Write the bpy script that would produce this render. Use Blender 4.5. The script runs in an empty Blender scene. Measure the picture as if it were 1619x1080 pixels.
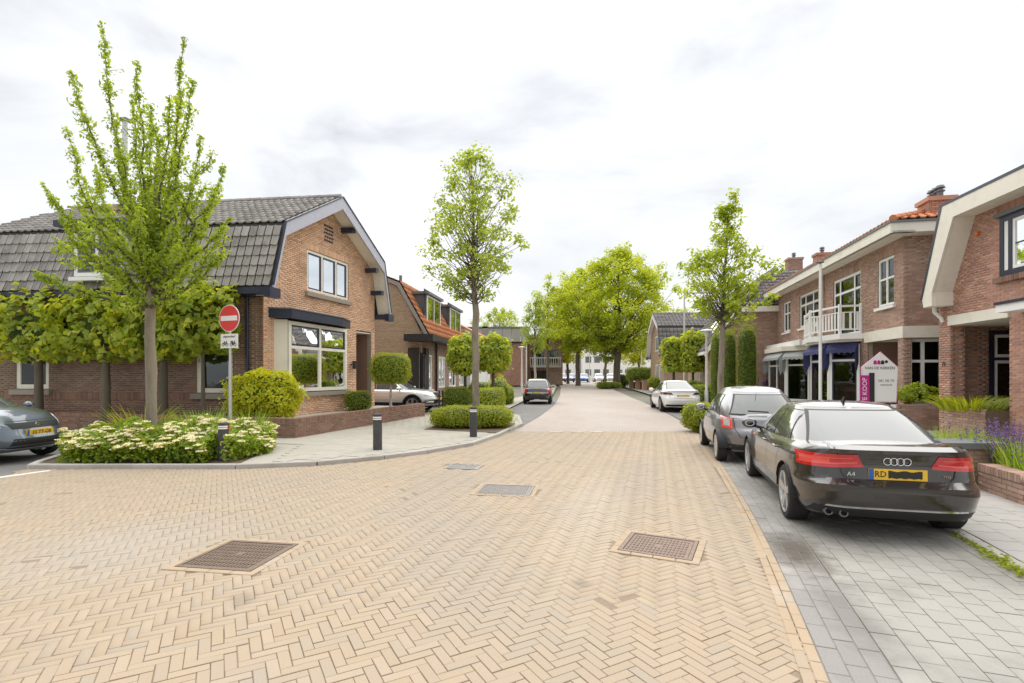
import bpy, math, random
import numpy as np
from mathutils import Vector, Matrix
random.seed(7); rng = np.random.default_rng(7)
S = bpy.context.scene; COL = S.collection
PI = math.pi
# ------------------------------------------------------------------ camera, sky, sun, exposure
CAMH = 1.65; FPX = 814.0; HOR = 594.0; CX = 809.5
cam = bpy.data.objects.new('camera', bpy.data.cameras.new('camera')); COL.objects.link(cam)
cam.location = (0, 0, CAMH); cam.rotation_euler = (PI/2, 0, 0)
cam.data.sensor_width = 36.0; cam.data.lens = FPX/1619*36.0
cam.data.shift_y = (HOR-540)/1619; cam.data.clip_start = .05; cam.data.clip_end = 3000
S.camera = cam
S.view_settings.view_transform = 'Standard'; S.view_settings.look = 'None'
S.view_settings.gamma = 1; S.view_settings.use_curve_mapping = False
S.view_settings.exposure = 1.38
W = bpy.data.worlds.new('World'); S.world = W; W.use_nodes = True
SUN_EL, SUN_AZ = math.radians(60), math.radians(15)     # azimuth clockwise from +Y
def world_nodes():
    nt = W.node_tree; N = nt.nodes; L = nt.links; N.clear()
    out = N.new('ShaderNodeOutputWorld'); bg = N.new('ShaderNodeBackground'); bg.inputs[1].default_value = .1
    sky = N.new('ShaderNodeTexSky'); sky.sky_type = 'NISHITA'; sky.sun_disc = False
    sky.sun_elevation = SUN_EL; sky.sun_rotation = SUN_AZ
    tc = N.new('ShaderNodeTexCoord')
    mp = N.new('ShaderNodeMapping'); mp.inputs['Scale'].default_value = (1.0, 1.0, 2.6)
    L.new(tc.outputs['Generated'], mp.inputs[0])
    n1 = N.new('ShaderNodeTexNoise'); n1.inputs['Scale'].default_value = 1.9; n1.inputs['Detail'].default_value = 7; n1.inputs['Roughness'].default_value = .55
    n1.inputs['Distortion'].default_value = .35
    L.new(mp.outputs[0], n1.inputs['Vector'])
    r = N.new('ShaderNodeValToRGB'); e = r.color_ramp.elements
    e[0].position = .34; e[0].color = (2.2, 2.25, 2.31, 1); e[1].position = .63; e[1].color = (3.66, 3.65, 3.62, 1)
    m = r.color_ramp.elements.new(.48); m.color = (3.05, 3.08, 3.09, 1)
    L.new(n1.outputs['Fac'], r.inputs[0])
    # an overcast dome is brighter overhead than at the horizon
    sx = N.new('ShaderNodeSeparateXYZ'); L.new(tc.outputs['Generated'], sx.inputs[0])
    mr = N.new('ShaderNodeMapRange'); mr.inputs[1].default_value = 0; mr.inputs[2].default_value = 1; mr.inputs[3].default_value = 1.0; mr.inputs[4].default_value = 1.7
    L.new(sx.outputs['Z'], mr.inputs[0])
    vm = N.new('ShaderNodeVectorMath'); vm.operation = 'SCALE'; L.new(r.outputs[0], vm.inputs[0]); L.new(mr.outputs[0], vm.inputs['Scale'])
    mx = N.new('ShaderNodeMix'); mx.data_type = 'RGBA'; mx.inputs[0].default_value = .93
    L.new(sky.outputs[0], mx.inputs[6]); L.new(vm.outputs[0], mx.inputs[7])
    L.new(mx.outputs[2], bg.inputs[0]); L.new(bg.outputs[0], out.inputs[0])
world_nodes()
sl = bpy.data.lights.new('sun', 'SUN'); sl.energy = 1.5; sl.angle = math.radians(100); sl.color = (1, .96, .9)
sun = bpy.data.objects.new('sun', sl); COL.objects.link(sun)
sd = Vector((math.sin(SUN_AZ)*math.cos(SUN_EL), math.cos(SUN_AZ)*math.cos(SUN_EL), math.sin(SUN_EL)))
sun.rotation_euler = sd.to_track_quat('Z', 'Y').to_euler()
S.cycles.max_bounces = 8; S.cycles.transparent_max_bounces = 12; S.cycles.use_denoising = True

# ------------------------------------------------------------------ materials
def nodes(name):
    m = bpy.data.materials.new(name); m.use_nodes = True; nt = m.node_tree
    return m, nt, nt.nodes['Principled BSDF']
def rnd(nt):                      # one random number per piece: per object and per loose island
    N = nt.nodes; L = nt.links
    g = N.new('ShaderNodeNewGeometry'); o = N.new('ShaderNodeObjectInfo')
    a = N.new('ShaderNodeMath'); a.operation = 'ADD'; L.new(g.outputs['Random Per Island'], a.inputs[0]); L.new(o.outputs['Random'], a.inputs[1])
    f = N.new('ShaderNodeMath'); f.operation = 'FRACT'; L.new(a.outputs[0], f.inputs[0]); return f.outputs[0]
def ramp(nt, fac, cols):
    r = nt.nodes.new('ShaderNodeValToRGB'); e = r.color_ramp.elements
    n = len(cols)
    while len(e) < n: e.new(.5)
    for i, c in enumerate(cols):
        e[i].position = i/(n-1); e[i].color = (*c, 1)
    nt.links.new(fac, r.inputs[0]); return r.outputs[0]
def noise(nt, scale, detail=4, rough=.6, vec=None, sc=None):
    n = nt.nodes.new('ShaderNodeTexNoise'); n.inputs['Scale'].default_value = scale; n.inputs['Detail'].default_value = detail; n.inputs['Roughness'].default_value = rough
    g = nt.nodes.new('ShaderNodeNewGeometry'); src = g.outputs['Position']
    if sc:
        mp = nt.nodes.new('ShaderNodeMapping'); mp.inputs['Scale'].default_value = sc; nt.links.new(src, mp.inputs[0]); src = mp.outputs[0]
    nt.links.new(src, n.inputs['Vector']); return n.outputs['Fac']
def mixc(nt, fac, a, b, mode='MIX'):
    x = nt.nodes.new('ShaderNodeMix'); x.data_type = 'RGBA'; x.blend_type = mode
    if isinstance(fac, (int, float)): x.inputs[0].default_value = fac
    else: nt.links.new(fac, x.inputs[0])
    for k, v in ((6, a), (7, b)):
        if isinstance(v, tuple): x.inputs[k].default_value = (*v, 1)
        else: nt.links.new(v, x.inputs[k])
    return x.outputs[2]
def rng_(nt, fac, a, b, c=0., d=1.):
    m = nt.nodes.new('ShaderNodeMapRange'); nt.links.new(fac, m.inputs[0])
    for i, v in enumerate((a, b, c, d)): m.inputs[i+1].default_value = v
    return m.outputs[0]
def bump(nt, b, h, strength=.3, dist=.01):
    n = nt.nodes.new('ShaderNodeBump'); n.inputs['Strength'].default_value = strength; n.inputs['Distance'].default_value = dist
    nt.links.new(h, n.inputs['Height']); nt.links.new(n.outputs[0], b.inputs['Normal'])
def pieces_mat(name, cols, rough=.85, stain=None, stain_scale=.6, stain_lo=.52, stain_hi=.72, fine=60, fine_amt=.22, bmp=.25, sc=None, spots=()):
    m, nt, b = nodes(name)
    c = ramp(nt, rnd(nt), cols)
    f = noise(nt, fine, 5, .7)
    c = mixc(nt, 1.0, c, ramp(nt, f, [(1-fine_amt,)*3, (1,)*3, (1+fine_amt,)*3]), 'MULTIPLY')
    if stain:
        s = noise(nt, stain_scale, 6, .62, sc=sc)
        c = mixc(nt, rng_(nt, s, stain_lo, stain_hi, 0, .75), c, stain)
    for (sx_, sy_, sr, el, ang, col, amt) in spots:      # local spots with a ragged rim, mostly old dirt or damp
        g = nt.nodes.new('ShaderNodeNewGeometry'); mp = nt.nodes.new('ShaderNodeMapping'); mp.vector_type = 'TEXTURE'
        mp.inputs['Location'].default_value = (sx_, sy_, 0); mp.inputs['Rotation'].default_value = (0, 0, ang); mp.inputs['Scale'].default_value = (sr, sr*el, 50)
        nt.links.new(g.outputs['Position'], mp.inputs[0]); ln = nt.nodes.new('ShaderNodeVectorMath'); ln.operation = 'LENGTH'; nt.links.new(mp.outputs[0], ln.inputs[0])
        ad = nt.nodes.new('ShaderNodeMath'); ad.operation = 'MULTIPLY_ADD'; ad.inputs[1].default_value = 1.3; nt.links.new(noise(nt, 7, 6, .65), ad.inputs[0]); nt.links.new(ln.outputs['Value'], ad.inputs[2])
        c = mixc(nt, rng_(nt, ad.outputs[0], .95, 1.75, amt, 0), c, col)
    nt.links.new(c, b.inputs['Base Color']); b.inputs['Roughness'].default_value = rough
    bump(nt, b, f, bmp, .004); return m
def plain(name, col, rough=.5, metal=0., var=.12, scale=8, coat=0., bmp=0., ior=1.5, dirt=None):
    m, nt, b = nodes(name)
    f = noise(nt, scale, 5, .65)
    c = mixc(nt, f, tuple(x*(1-var) for x in col), tuple(min(1, x*(1+var)) for x in col))
    if dirt: c = mixc(nt, rng_(nt, noise(nt, dirt[1], 6, .7), .5, .75, 0, dirt[2]), c, dirt[0])
    nt.links.new(c, b.inputs['Base Color']); b.inputs['Roughness'].default_value = rough; b.inputs['Metallic'].default_value = metal
    b.inputs['Coat Weight'].default_value = coat; b.inputs['Coat Roughness'].default_value = .03; b.inputs['IOR'].default_value = ior
    if bmp: bump(nt, b, noise(nt, scale*6, 4), bmp, .004)
    return m
def leaf_mat(name, cols, trans=.5, rough=.5):
    m, nt, b = nodes(name); L = nt.links
    c = ramp(nt, rnd(nt), cols)
    c = mixc(nt, 1.0, c, ramp(nt, noise(nt, 1.6, 3), [(.72, .74, .7), (1.25, 1.22, 1.1)]), 'MULTIPLY')
    L.new(c, b.inputs['Base Color']); b.inputs['Roughness'].default_value = rough; b.inputs['Specular IOR Level'].default_value = .35
    t = nt.nodes.new('ShaderNodeBsdfTranslucent'); L.new(mixc(nt, 1., c, (1.75, 1.5, .5), 'MULTIPLY'), t.inputs[0])
    x = nt.nodes.new('ShaderNodeMixShader'); x.inputs[0].default_value = trans
    L.new(b.outputs[0], x.inputs[1]); L.new(t.outputs[0], x.inputs[2]); L.new(x.outputs[0], nt.nodes['Material Output'].inputs[0]); return m
def glass_mat(name, tint=(.5, .55, .55), refl=1.45, base=.035):
    m, nt, b = nodes(name); L = nt.links; N = nt.nodes
    fr = N.new('ShaderNodeFresnel'); fr.inputs[0].default_value = refl
    ad = N.new('ShaderNodeMath'); ad.operation = 'ADD'; ad.use_clamp = True; L.new(fr.outputs[0], ad.inputs[0]); ad.inputs[1].default_value = base
    tr = N.new('ShaderNodeBsdfTransparent'); tr.inputs[0].default_value = (*tint, 1)
    gl = N.new('ShaderNodeBsdfGlossy'); gl.inputs['Roughness'].default_value = .02; gl.inputs[0].default_value = (.92, .95, .97, 1)
    nb = N.new('ShaderNodeBump'); nb.inputs['Strength'].default_value = .06; nb.inputs['Distance'].default_value = .05
    L.new(noise(nt, 1.7, 2), nb.inputs['Height']); L.new(nb.outputs[0], gl.inputs['Normal'])
    x = N.new('ShaderNodeMixShader'); L.new(ad.outputs[0], x.inputs[0]); L.new(tr.outputs[0], x.inputs[1]); L.new(gl.outputs[0], x.inputs[2])
    L.new(x.outputs[0], N['Material Output'].inputs[0]); return m

M = {}
M['paver'] = pieces_mat('paver', [(0.363, 0.287, 0.204), (0.386, 0.305, 0.218), (0.373, 0.293, 0.208), (0.397, 0.319, 0.232), (0.377, 0.297, 0.212), (0.354, 0.288, 0.216), (0.382, 0.302, 0.213), (0.368, 0.287, 0.198), (0.345, 0.293, 0.230)], .85, (.31, .27, .225), .45, .47, .78, 90, .14, spots=[(-.6, 5.2, .8, 3., .2, (.30, .275, .24), .4), (1.0, 6.5, .5, 5., -.25, (.46, .41, .34), .35), (-3.8, 5.0, 1.2, 1., .3, (.36, .34, .31), .45), (-2.0, 3.8, .12, 1.4, .3, (.2, .17, .135), .5), (.55, 4.1, .10, 1.2, .8, (.2, .17, .135), .5), (-1.1, 7.6, .7, 2.6, -.2, (.29, .26, .22), .4), (2.0, 8.2, .5, 5., -.27, (.30, .27, .235), .4)])
M['border'] = pieces_mat('border', [(0.377, 0.285, 0.189), (0.405, 0.308, 0.207), (0.368, 0.285, 0.198)], .85, (.45, .42, .38), .8, .55, .8, 90, .16)
M['grout'] = plain('grout', (.25, .195, .14), .95, 0, .3, 30)
M['greygrout'] = plain('greygrout', (.28, .27, .245), .95, 0, .3, 20)
M['slab'] = pieces_mat('slab', [(.36, .35, .325), (.39, .38, .355), (.37, .355, .33), (.405, .39, .365)], .88, (.33, .32, .28), .7, .5, .75, 70, .12)
M['slab_warm'] = pieces_mat('slab_warm', [(0.381, 0.358, 0.312), (0.409, 0.386, 0.335), (0.386, 0.363, 0.307), (0.419, 0.391, 0.335)], .88, (.33, .31, .24), .8, .5, .75, 70, .13)
M['bay'] = pieces_mat('bay', [(.325, .31, .28), (.35, .335, .305), (.335, .32, .29), (.36, .345, .315)], .86, (.15, .14, .125), .7, .47, .68, 70, .14, spots=[(2.68, 4.85, .30, 2.2, -.28, (.075, .06, .042), .85), (3.3, 5.3, .5, 1.6, -.28, (.13, .12, .105), .6), (2.35, 3.6, .22, 4., -.28, (.14, .13, .12), .5), (4.2, 4.3, .6, .7, .2, (.17, .16, .145), .5)])  # last spot is a darker area behind the saloon
M['gutter'] = pieces_mat('gutter', [(.235, .225, .21), (.28, .265, .25), (.25, .24, .225)], .85, (.45, .43, .4), 1.1, .5, .75, 70, .2, spots=[(2.68, 4.85, .30, 2.2, -.28, (.075, .06, .042), .85), (3.3, 5.3, .5, 1.6, -.28, (.13, .12, .105), .6), (2.35, 3.6, .22, 4., -.28, (.14, .13, .12), .5), (4.2, 4.3, .6, .7, .2, (.17, .16, .145), .5)])
M['kerb'] = pieces_mat('kerb', [(.40, .38, .35), (.45, .43, .40)], .9, (.25, .24, .2), 1.3, .48, .72, 60, .2)
M['soil'] = plain('soil', (.13, .095, .065), .95, 0, .4, 9, bmp=.5)
M['ground'] = plain('ground', (.20, .19, .15), .95, 0, .35, .8, bmp=.3)
M['gravel'] = pieces_mat('gravel', [(.38, .35, .3), (.5, .46, .4), (.3, .27, .23)], .9)
M['asphalt'] = plain('asphalt', (.17, .165, .16), .9, 0, .2, 12, bmp=.4, dirt=((.27, .26, .25), .7, .6))
M['whiteline'] = plain('whiteline', (.72, .71, .68), .8, 0, .15, 14)
def far_road():
    m, nt, b = nodes('clinker_road'); L = nt.links
    g = nt.nodes.new('ShaderNodeNewGeometry'); mp = nt.nodes.new('ShaderNodeMapping'); mp.inputs['Rotation'].default_value = (0, 0, .2)
    L.new(g.outputs['Position'], mp.inputs[0])
    br = nt.nodes.new('ShaderNodeTexBrick'); L.new(mp.outputs[0], br.inputs[0]); br.inputs['Scale'].default_value = 1
    br.inputs['Brick Width'].default_value = .2; br.inputs['Row Height'].default_value = .07; br.inputs['Mortar Size'].default_value = .006
    br.inputs['Color1'].default_value = (.385, .325, .285, 1); br.inputs['Color2'].default_value = (.44, .38, .335, 1); br.inputs['Mortar'].default_value = (.24, .2, .17, 1)
    c = mixc(nt, rng_(nt, noise(nt, .35, 6, .6, sc=(1, .35, 1)), .42, .7, 0, .7), br.outputs['Color'], (.43, .40, .37))
    c = mixc(nt, rng_(nt, noise(nt, 1.7, 6, .65), .52, .75, 0, .45), c, (.27, .235, .21))
    L.new(c, b.inputs['Base Color']); b.inputs['Roughness'].default_value = .85; bump(nt, b, br.outputs['Fac'], .3, -.004); return m
M['clinker'] = far_road()
BR = dict(rough=.9, fine=40, fine_amt=.25, bmp=.35)
M['brick_tan'] = pieces_mat('brick_tan', [(0.657, 0.397, 0.254), (0.767, 0.483, 0.315), (0.565, 0.329, 0.212), (0.824, 0.530, 0.353), (0.693, 0.425, 0.275)], stain=(.30, .21, .14), stain_scale=.8, stain_lo=.55, stain_hi=.8, **BR)
M['brick_dark_and_shade'] = pieces_mat('brick_dark_and_shade', [(0.221, 0.127, 0.091), (0.285, 0.164, 0.117), (0.189, 0.108, 0.078), (0.316, 0.189, 0.133), (0.240, 0.142, 0.101)], stain=(.14, .10, .075), stain_scale=.9, stain_lo=.52, stain_hi=.8, **BR)  # dark brown brick, also used as shaded tan brick on the long wall
M['brick_red'] = pieces_mat('brick_red', [(0.435, 0.223, 0.159), (0.524, 0.285, 0.202), (0.377, 0.191, 0.146), (0.586, 0.348, 0.252), (0.478, 0.247, 0.177), (0.351, 0.197, 0.159)], stain=(.24, .14, .10), stain_scale=.8, stain_lo=.55, stain_hi=.8, **BR)
M['brick_brown'] = pieces_mat('brick_brown', [(0.385, 0.241, 0.182), (0.463, 0.299, 0.229), (0.338, 0.208, 0.162), (0.527, 0.358, 0.280), (0.414, 0.259, 0.194)], stain=(.2, .14, .1), stain_scale=.8, stain_lo=.55, stain_hi=.8, **BR)
M['brick_pale'] = pieces_mat('brick_pale', [(0.414, 0.287, 0.178), (0.483, 0.345, 0.224), (0.380, 0.253, 0.161)], **BR)
M['mortar'] = plain('mortar', (.40, .345, .28), .95, 0, .2, 9)
M['mortar_dark'] = plain('mortar_dark', (.27, .225, .185), .95, 0, .25, 9)
M['mortar_red'] = plain('mortar_red', (.50, .44, .38), .95, 0, .2, 9)
M['tile_grey'] = pieces_mat('tile_grey', [(0.295, 0.273, 0.256), (0.360, 0.339, 0.316), (0.251, 0.230, 0.213), (0.393, 0.365, 0.339), (0.328, 0.305, 0.284)], .8, (.12, .11, .10), 1.3, .5, .75, 30, .25, .35)
M['tile_dark'] = pieces_mat('tile_dark', [(.20, .19, .185), (.25, .235, .225), (.17, .16, .155)], .8, (.12, .115, .11), .8, .5, .8, 30, .2, .3)
M['tile_orange'] = pieces_mat('tile_orange', [(.50, .17, .065), (.58, .22, .09), (.44, .15, .06), (.55, .25, .12)], .75, (.30, .15, .09), 1.2, .55, .8, 30, .2, .3)
M['underlay'] = plain('underlay', (.06, .055, .05), .95)
M['cream'] = plain('cream', (.80, .76, .66), .55, 0, .06, 3, dirt=((.5, .46, .38), 2.5, .35))
M['white'] = plain('white', (.86, .855, .83), .45, 0, .04, 4, dirt=((.6, .58, .54), 3, .25))
M['lavender'] = plain('lavender_paint', (.44, .45, .53), .5, 0, .08, 3, dirt=((.25, .25, .28), 2, .4))
M['navy'] = plain('navy', (.022, .026, .055), .35, 0, .2, 6)
M['black'] = plain('black', (.02, .02, .022), .45, 0, .2, 9)
M['stone'] = plain('stone_sill', (.30, .27, .23), .85, 0, .2, 12, bmp=.3)
M['concrete'] = plain('concrete', (.40, .385, .355), .9, 0, .15, 5, bmp=.3, dirt=((.25, .24, .2), 1.5, .5))
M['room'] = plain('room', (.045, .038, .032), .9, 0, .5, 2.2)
M['blind'] = plain('blind', (.62, .61, .58), .8, 0, .06, 6)
M['glass'] = glass_mat('glass')
M['dark_glass'] = glass_mat('dark_glass', (.35, .4, .38), 1.5, .16)
M['lead'] = plain('lead', (.16, .165, .175), .6, .2, .15, 5)
M['metal'] = plain('metal', (.55, .56, .57), .4, .85, .1, 8)
M['bark'] = pieces_mat('bark', [(.30, .25, .19), (.34, .285, .22)], .92, (.13, .115, .085), 6, .45, .7, 55, .35, .6, sc=(1, 1, .25))
M['bark_dark'] = pieces_mat('bark_dark', [(.115, .095, .07), (.14, .115, .085)], .92, (.075, .07, .05), 6, .45, .7, 40, .35, .7, sc=(1, 1, .25))
M['bark_pale'] = pieces_mat('bark_pale', [(.42, .37, .30), (.46, .41, .33)], .9, (.2, .17, .13), 5, .5, .7, 40, .3, .4)
G = leaf_mat
M['lf_cherry'] = G('leaf_cherry', [(0.222, 0.330, 0.048), (0.339, 0.463, 0.066), (0.261, 0.391, 0.062), (0.444, 0.557, 0.089), (0.196, 0.289, 0.048)])
M['lf_maple'] = G('leaf_maple', [(0.249, 0.357, 0.085), (0.355, 0.467, 0.109), (0.283, 0.390, 0.097), (0.427, 0.521, 0.146)])
M['lf_gold'] = G('leaf_gold', [(0.282, 0.394, 0.048), (0.388, 0.503, 0.068), (0.230, 0.330, 0.043), (0.442, 0.541, 0.087)])
M['lf_big'] = G('leaf_big', [(0.333, 0.444, 0.048), (0.471, 0.571, 0.062), (0.264, 0.360, 0.044), (0.554, 0.620, 0.077)])
M['lf_lime'] = G('leaf_lime', [(0.255, 0.381, 0.048), (0.455, 0.560, 0.072), (0.199, 0.291, 0.043), (0.596, 0.620, 0.108), (0.341, 0.448, 0.060)])
M['lf_yellow'] = G('leaf_yellow', [(0.360, 0.430, 0.020), (0.430, 0.490, 0.025), (0.270, 0.350, 0.020), (0.470, 0.500, 0.040)])
M['lf_shrub'] = G('leaf_shrub', [(.50, .55, .03), (.58, .62, .04), (.40, .48, .03), (.62, .63, .06)])
M['lf_hedge'] = G('leaf_hedge', [(0.187, 0.268, 0.038), (0.287, 0.368, 0.047), (0.144, 0.218, 0.035), (0.375, 0.437, 0.064)])
M['lf_hedgey'] = G('leaf_hedgey', [(0.280, 0.346, 0.035), (0.347, 0.415, 0.044), (0.215, 0.285, 0.032), (0.396, 0.449, 0.053)])
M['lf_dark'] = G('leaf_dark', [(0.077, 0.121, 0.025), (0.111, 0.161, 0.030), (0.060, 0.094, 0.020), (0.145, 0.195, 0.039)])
M['lf_bed'] = G('leaf_bed', [(0.182, 0.305, 0.037), (0.318, 0.448, 0.055), (0.125, 0.215, 0.030), (0.432, 0.520, 0.074)])
M['lf_grass'] = G('leaf_grass', [(0.230, 0.399, 0.053), (0.307, 0.490, 0.088), (0.184, 0.327, 0.044), (0.461, 0.544, 0.176)])
M['lf_cream'] = G('flower_cream', [(.78, .75, .60), (.84, .82, .70), (.70, .68, .50)], .25)
M['lf_white'] = G('leaf_white', [(0.750, 0.740, 0.700), (0.750, 0.750, 0.750)], .25)
M['lf_violet'] = G('leaf_violet', [(0.140, 0.080, 0.300), (0.200, 0.120, 0.380), (0.110, 0.070, 0.220)], .25)
M['lf_red'] = G('leaf_red', [(0.325, 0.130, 0.052), (0.390, 0.208, 0.065), (0.234, 0.156, 0.039)], .3)

# ------------------------------------------------------------------ object helpers
def tag(o, label=None, cat=None, group=None, kind=None):
    if label: o['label'] = label
    if cat: o['category'] = cat
    if group: o['group'] = group
    if kind: o['kind'] = kind
    return o
def link(o, parent=None):
    COL.objects.link(o)
    if parent is not None:
        o.parent = parent
        root = parent
        while root.parent is not None: root = root.parent
        if parent is root: o.matrix_parent_inverse = Matrix.LocRotScale(root.location, root.rotation_euler, None).inverted()
    return o
def empty(name, loc, label, cat, group=None, rz=0.):
    o = bpy.data.objects.new(name, None); o.empty_display_size = .2; COL.objects.link(o)
    o.location = loc; o.rotation_euler = (0, 0, rz); return tag(o, label, cat, group)
def mesh_obj(name, me, mats, parent=None, smooth=None):
    if mats is not None:
        for m in (mats if isinstance(mats, (list, tuple)) else [mats]): me.materials.append(m)
    if smooth is not None:
        me.polygons.foreach_set('use_smooth', [True]*len(me.polygons))
        if smooth < 180: me.set_sharp_from_angle(angle=math.radians(smooth))
    return link(bpy.data.objects.new(name, me), parent)
def np_mesh(name, V, F, mat, parent=None, kind=None, smooth=None):
    V = np.asarray(V, np.float32); F = np.asarray(F, np.int32); me = bpy.data.meshes.new(name)
    n, k = F.shape
    me.vertices.add(len(V)); me.vertices.foreach_set('co', V.ravel())
    me.loops.add(n*k); me.loops.foreach_set('vertex_index', F.ravel())
    me.polygons.add(n); me.polygons.foreach_set('loop_start', np.arange(0, n*k, k, dtype=np.int32)); me.polygons.foreach_set('loop_total', np.full(n, k, np.int32))
    me.update(calc_edges=True)
    o = mesh_obj(name, me, mat, parent, smooth)
    if kind: o['kind'] = kind
    return o
def joined(name, tv, tf, X, mat, parent=None, kind='stuff'):
    """copies of one template at the (N,3,4) transforms X as one mesh"""
    X = np.asarray(X, float); tv = np.asarray(tv, float); tf = np.asarray(tf)
    V = np.einsum('nij,kj->nki', X[:, :, :3], tv) + X[:, None, :, 3]
    F = tf[None] + (np.arange(len(X))*len(tv))[:, None, None]
    return np_mesh(name, V.reshape(-1, 3), F.reshape(-1, tf.shape[1]), mat, parent, kind)
def px(p):
    return CX+FPX*p[0]/max(p[1], .01), HOR-FPX*(p[2]-CAMH)/max(p[1], .01)
def pieces(name, tv, tf, X, mat, parent, limit=300, stuffname=None):
    """the pieces that show largest become objects of their own (shared mesh); the rest one part of kind stuff"""
    X = np.asarray(X, float)
    if len(X) == 0: return
    d = np.linalg.norm(X[:, :, 3]-np.array([0, 0, CAMH]), axis=1)
    sc = np.linalg.norm(X[:, :, 0], axis=1)
    for i in range(len(X)):
        a, b = px(X[i, :, 3])
        if not (-15 < a < 1634 and -15 < b < 1095) or X[i, 1, 3] < .3 or sc[i] < .7: d[i] += 1000
    order = np.argsort(d); ind = [i for i in order[:limit] if d[i] < 1000]
    if ind:
        me = bpy.data.meshes.new(name); me.from_pydata([tuple(v) for v in np.asarray(tv)], [], [tuple(int(q) for q in f) for f in tf]); me.materials.append(mat)
        root = parent
        inv = Matrix.LocRotScale(root.location, root.rotation_euler, None).inverted()
        for i in ind:
            o = bpy.data.objects.new(name, me); COL.objects.link(o); o.parent = parent; o.matrix_parent_inverse = inv
            m = Matrix.Identity(4)
            for r in range(3):
                for c in range(4): m[r][c] = X[i, r, c]
            o.matrix_basis = m
    s = set(ind); rest = [i for i in range(len(X)) if i not in s]
    if rest: joined(stuffname or name+'_courses', tv, tf, X[rest], mat, parent)
def box_t(l, w, h0, h1, ch=0.):
    """box template centred in x,y; ch chamfers the top edge"""
    a, b = l/2, w/2
    if ch:
        v = [(-a, -b, h0), (a, -b, h0), (a, b, h0), (-a, b, h0), (-a, -b, h1-ch), (a, -b, h1-ch), (a, b, h1-ch), (-a, b, h1-ch),
             (-a+ch, -b+ch, h1), (a-ch, -b+ch, h1), (a-ch, b-ch, h1), (-a+ch, b-ch, h1)]
        f = [(0, 1, 5, 4), (1, 2, 6, 5), (2, 3, 7, 6), (3, 0, 4, 7), (4, 5, 9, 8), (5, 6, 10, 9), (6, 7, 11, 10), (7, 4, 8, 11), (8, 9, 10, 11)]
    else:
        v = [(-a, -b, h0), (a, -b, h0), (a, b, h0), (-a, b, h0), (-a, -b, h1), (a, -b, h1), (a, b, h1), (-a, b, h1)]
        f = [(0, 1, 5, 4), (1, 2, 6, 5), (2, 3, 7, 6), (3, 0, 4, 7), (4, 5, 6, 7), (3, 2, 1, 0)]
    return np.array(v), np.array(f)
class MB:
    def __init__(s): s.v = []; s.f = []; s.m = []
    def add(s, vs, fs, mi=0):
        n = len(s.v); s.v += [tuple(v) for v in vs]; s.f += [tuple(n+i for i in f) for f in fs]; s.m += [mi]*len(fs); return s
    def hexa(s, p, mi=0):
        return s.add(p, [(3, 2, 1, 0), (4, 5, 6, 7), (0, 1, 5, 4), (1, 2, 6, 5), (2, 3, 7, 6), (3, 0, 4, 7)], mi)
    def box(s, f, u0, u1, w0, w1, z0, z1, mi=0):
        return s.hexa([f(u0, w0, z0), f(u1, w0, z0), f(u1, w1, z0), f(u0, w1, z0), f(u0, w0, z1), f(u1, w0, z1), f(u1, w1, z1), f(u0, w1, z1)], mi)
    def slab(s, pts, off, mi=0):
        n = len(pts); off = Vector(off); p = [Vector(q) for q in pts]
        return s.add(p+[q+off for q in p], [tuple(range(n-1, -1, -1)), tuple(range(n, 2*n))]+[(i, (i+1) % n, n+(i+1) % n, n+i) for i in range(n)], mi)
    def tube(s, pts, rad, n=8, mi=0, cap=True):
        pts = [Vector([float(q) for q in p]) for p in pts]; k = len(pts)
        if not isinstance(rad, (list, tuple)): rad = [rad]*k
        vs = []; prev = None
        for i, p in enumerate(pts):
            d = (pts[min(i+1, k-1)]-pts[max(i-1, 0)]).normalized()
            if prev is None: a = d.orthogonal().normalized()
            else: a = (prev-d*prev.dot(d)).normalized()
            prev = a; b = d.cross(a)
            vs += [p+(a*math.cos(2*PI*j/n)+b*math.sin(2*PI*j/n))*float(rad[i]) for j in range(n)]
        fs = [(i*n+j, i*n+(j+1) % n, (i+1)*n+(j+1) % n, (i+1)*n+j) for i in range(k-1) for j in range(n)]
        if cap: fs += [tuple(range(n-1, -1, -1)), tuple((k-1)*n+j for j in range(n))]
        return s.add(vs, fs, mi)
    def lathe(s, prof, f=None, n=24, mi=0):
        """prof: (r, z) list about local z; f maps Vector"""
        vs = []; f = f or (lambda v: v)
        for r, z in prof: vs += [f(Vector((r*math.cos(2*PI*j/n), r*math.sin(2*PI*j/n), z))) for j in range(n)]
        k = len(prof)
        return s.add(vs, [(i*n+j, i*n+(j+1) % n, (i+1)*n+(j+1) % n, (i+1)*n+j) for i in range(k-1) for j in range(n)], mi)
    def build(s, name, mats, parent=None, smooth=None):
        me = bpy.data.meshes.new(name); me.from_pydata(s.v, [], s.f); me.update()
        o = mesh_obj(name, me, mats, parent, smooth)
        if any(s.m): me.polygons.foreach_set('material_index', s.m)
        return o
def frame(O, U, N):
    O, U, N = (Vector((*q, 0)) if len(q) == 2 else Vector(q) for q in (O, U, N))
    f = lambda u, w, z: O+U*u+N*w+Vector((0, 0, z))
    f.O, f.U, f.N = O, U, N
    return f
WORLD = frame((0, 0), (1, 0), (0, 1))
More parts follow.
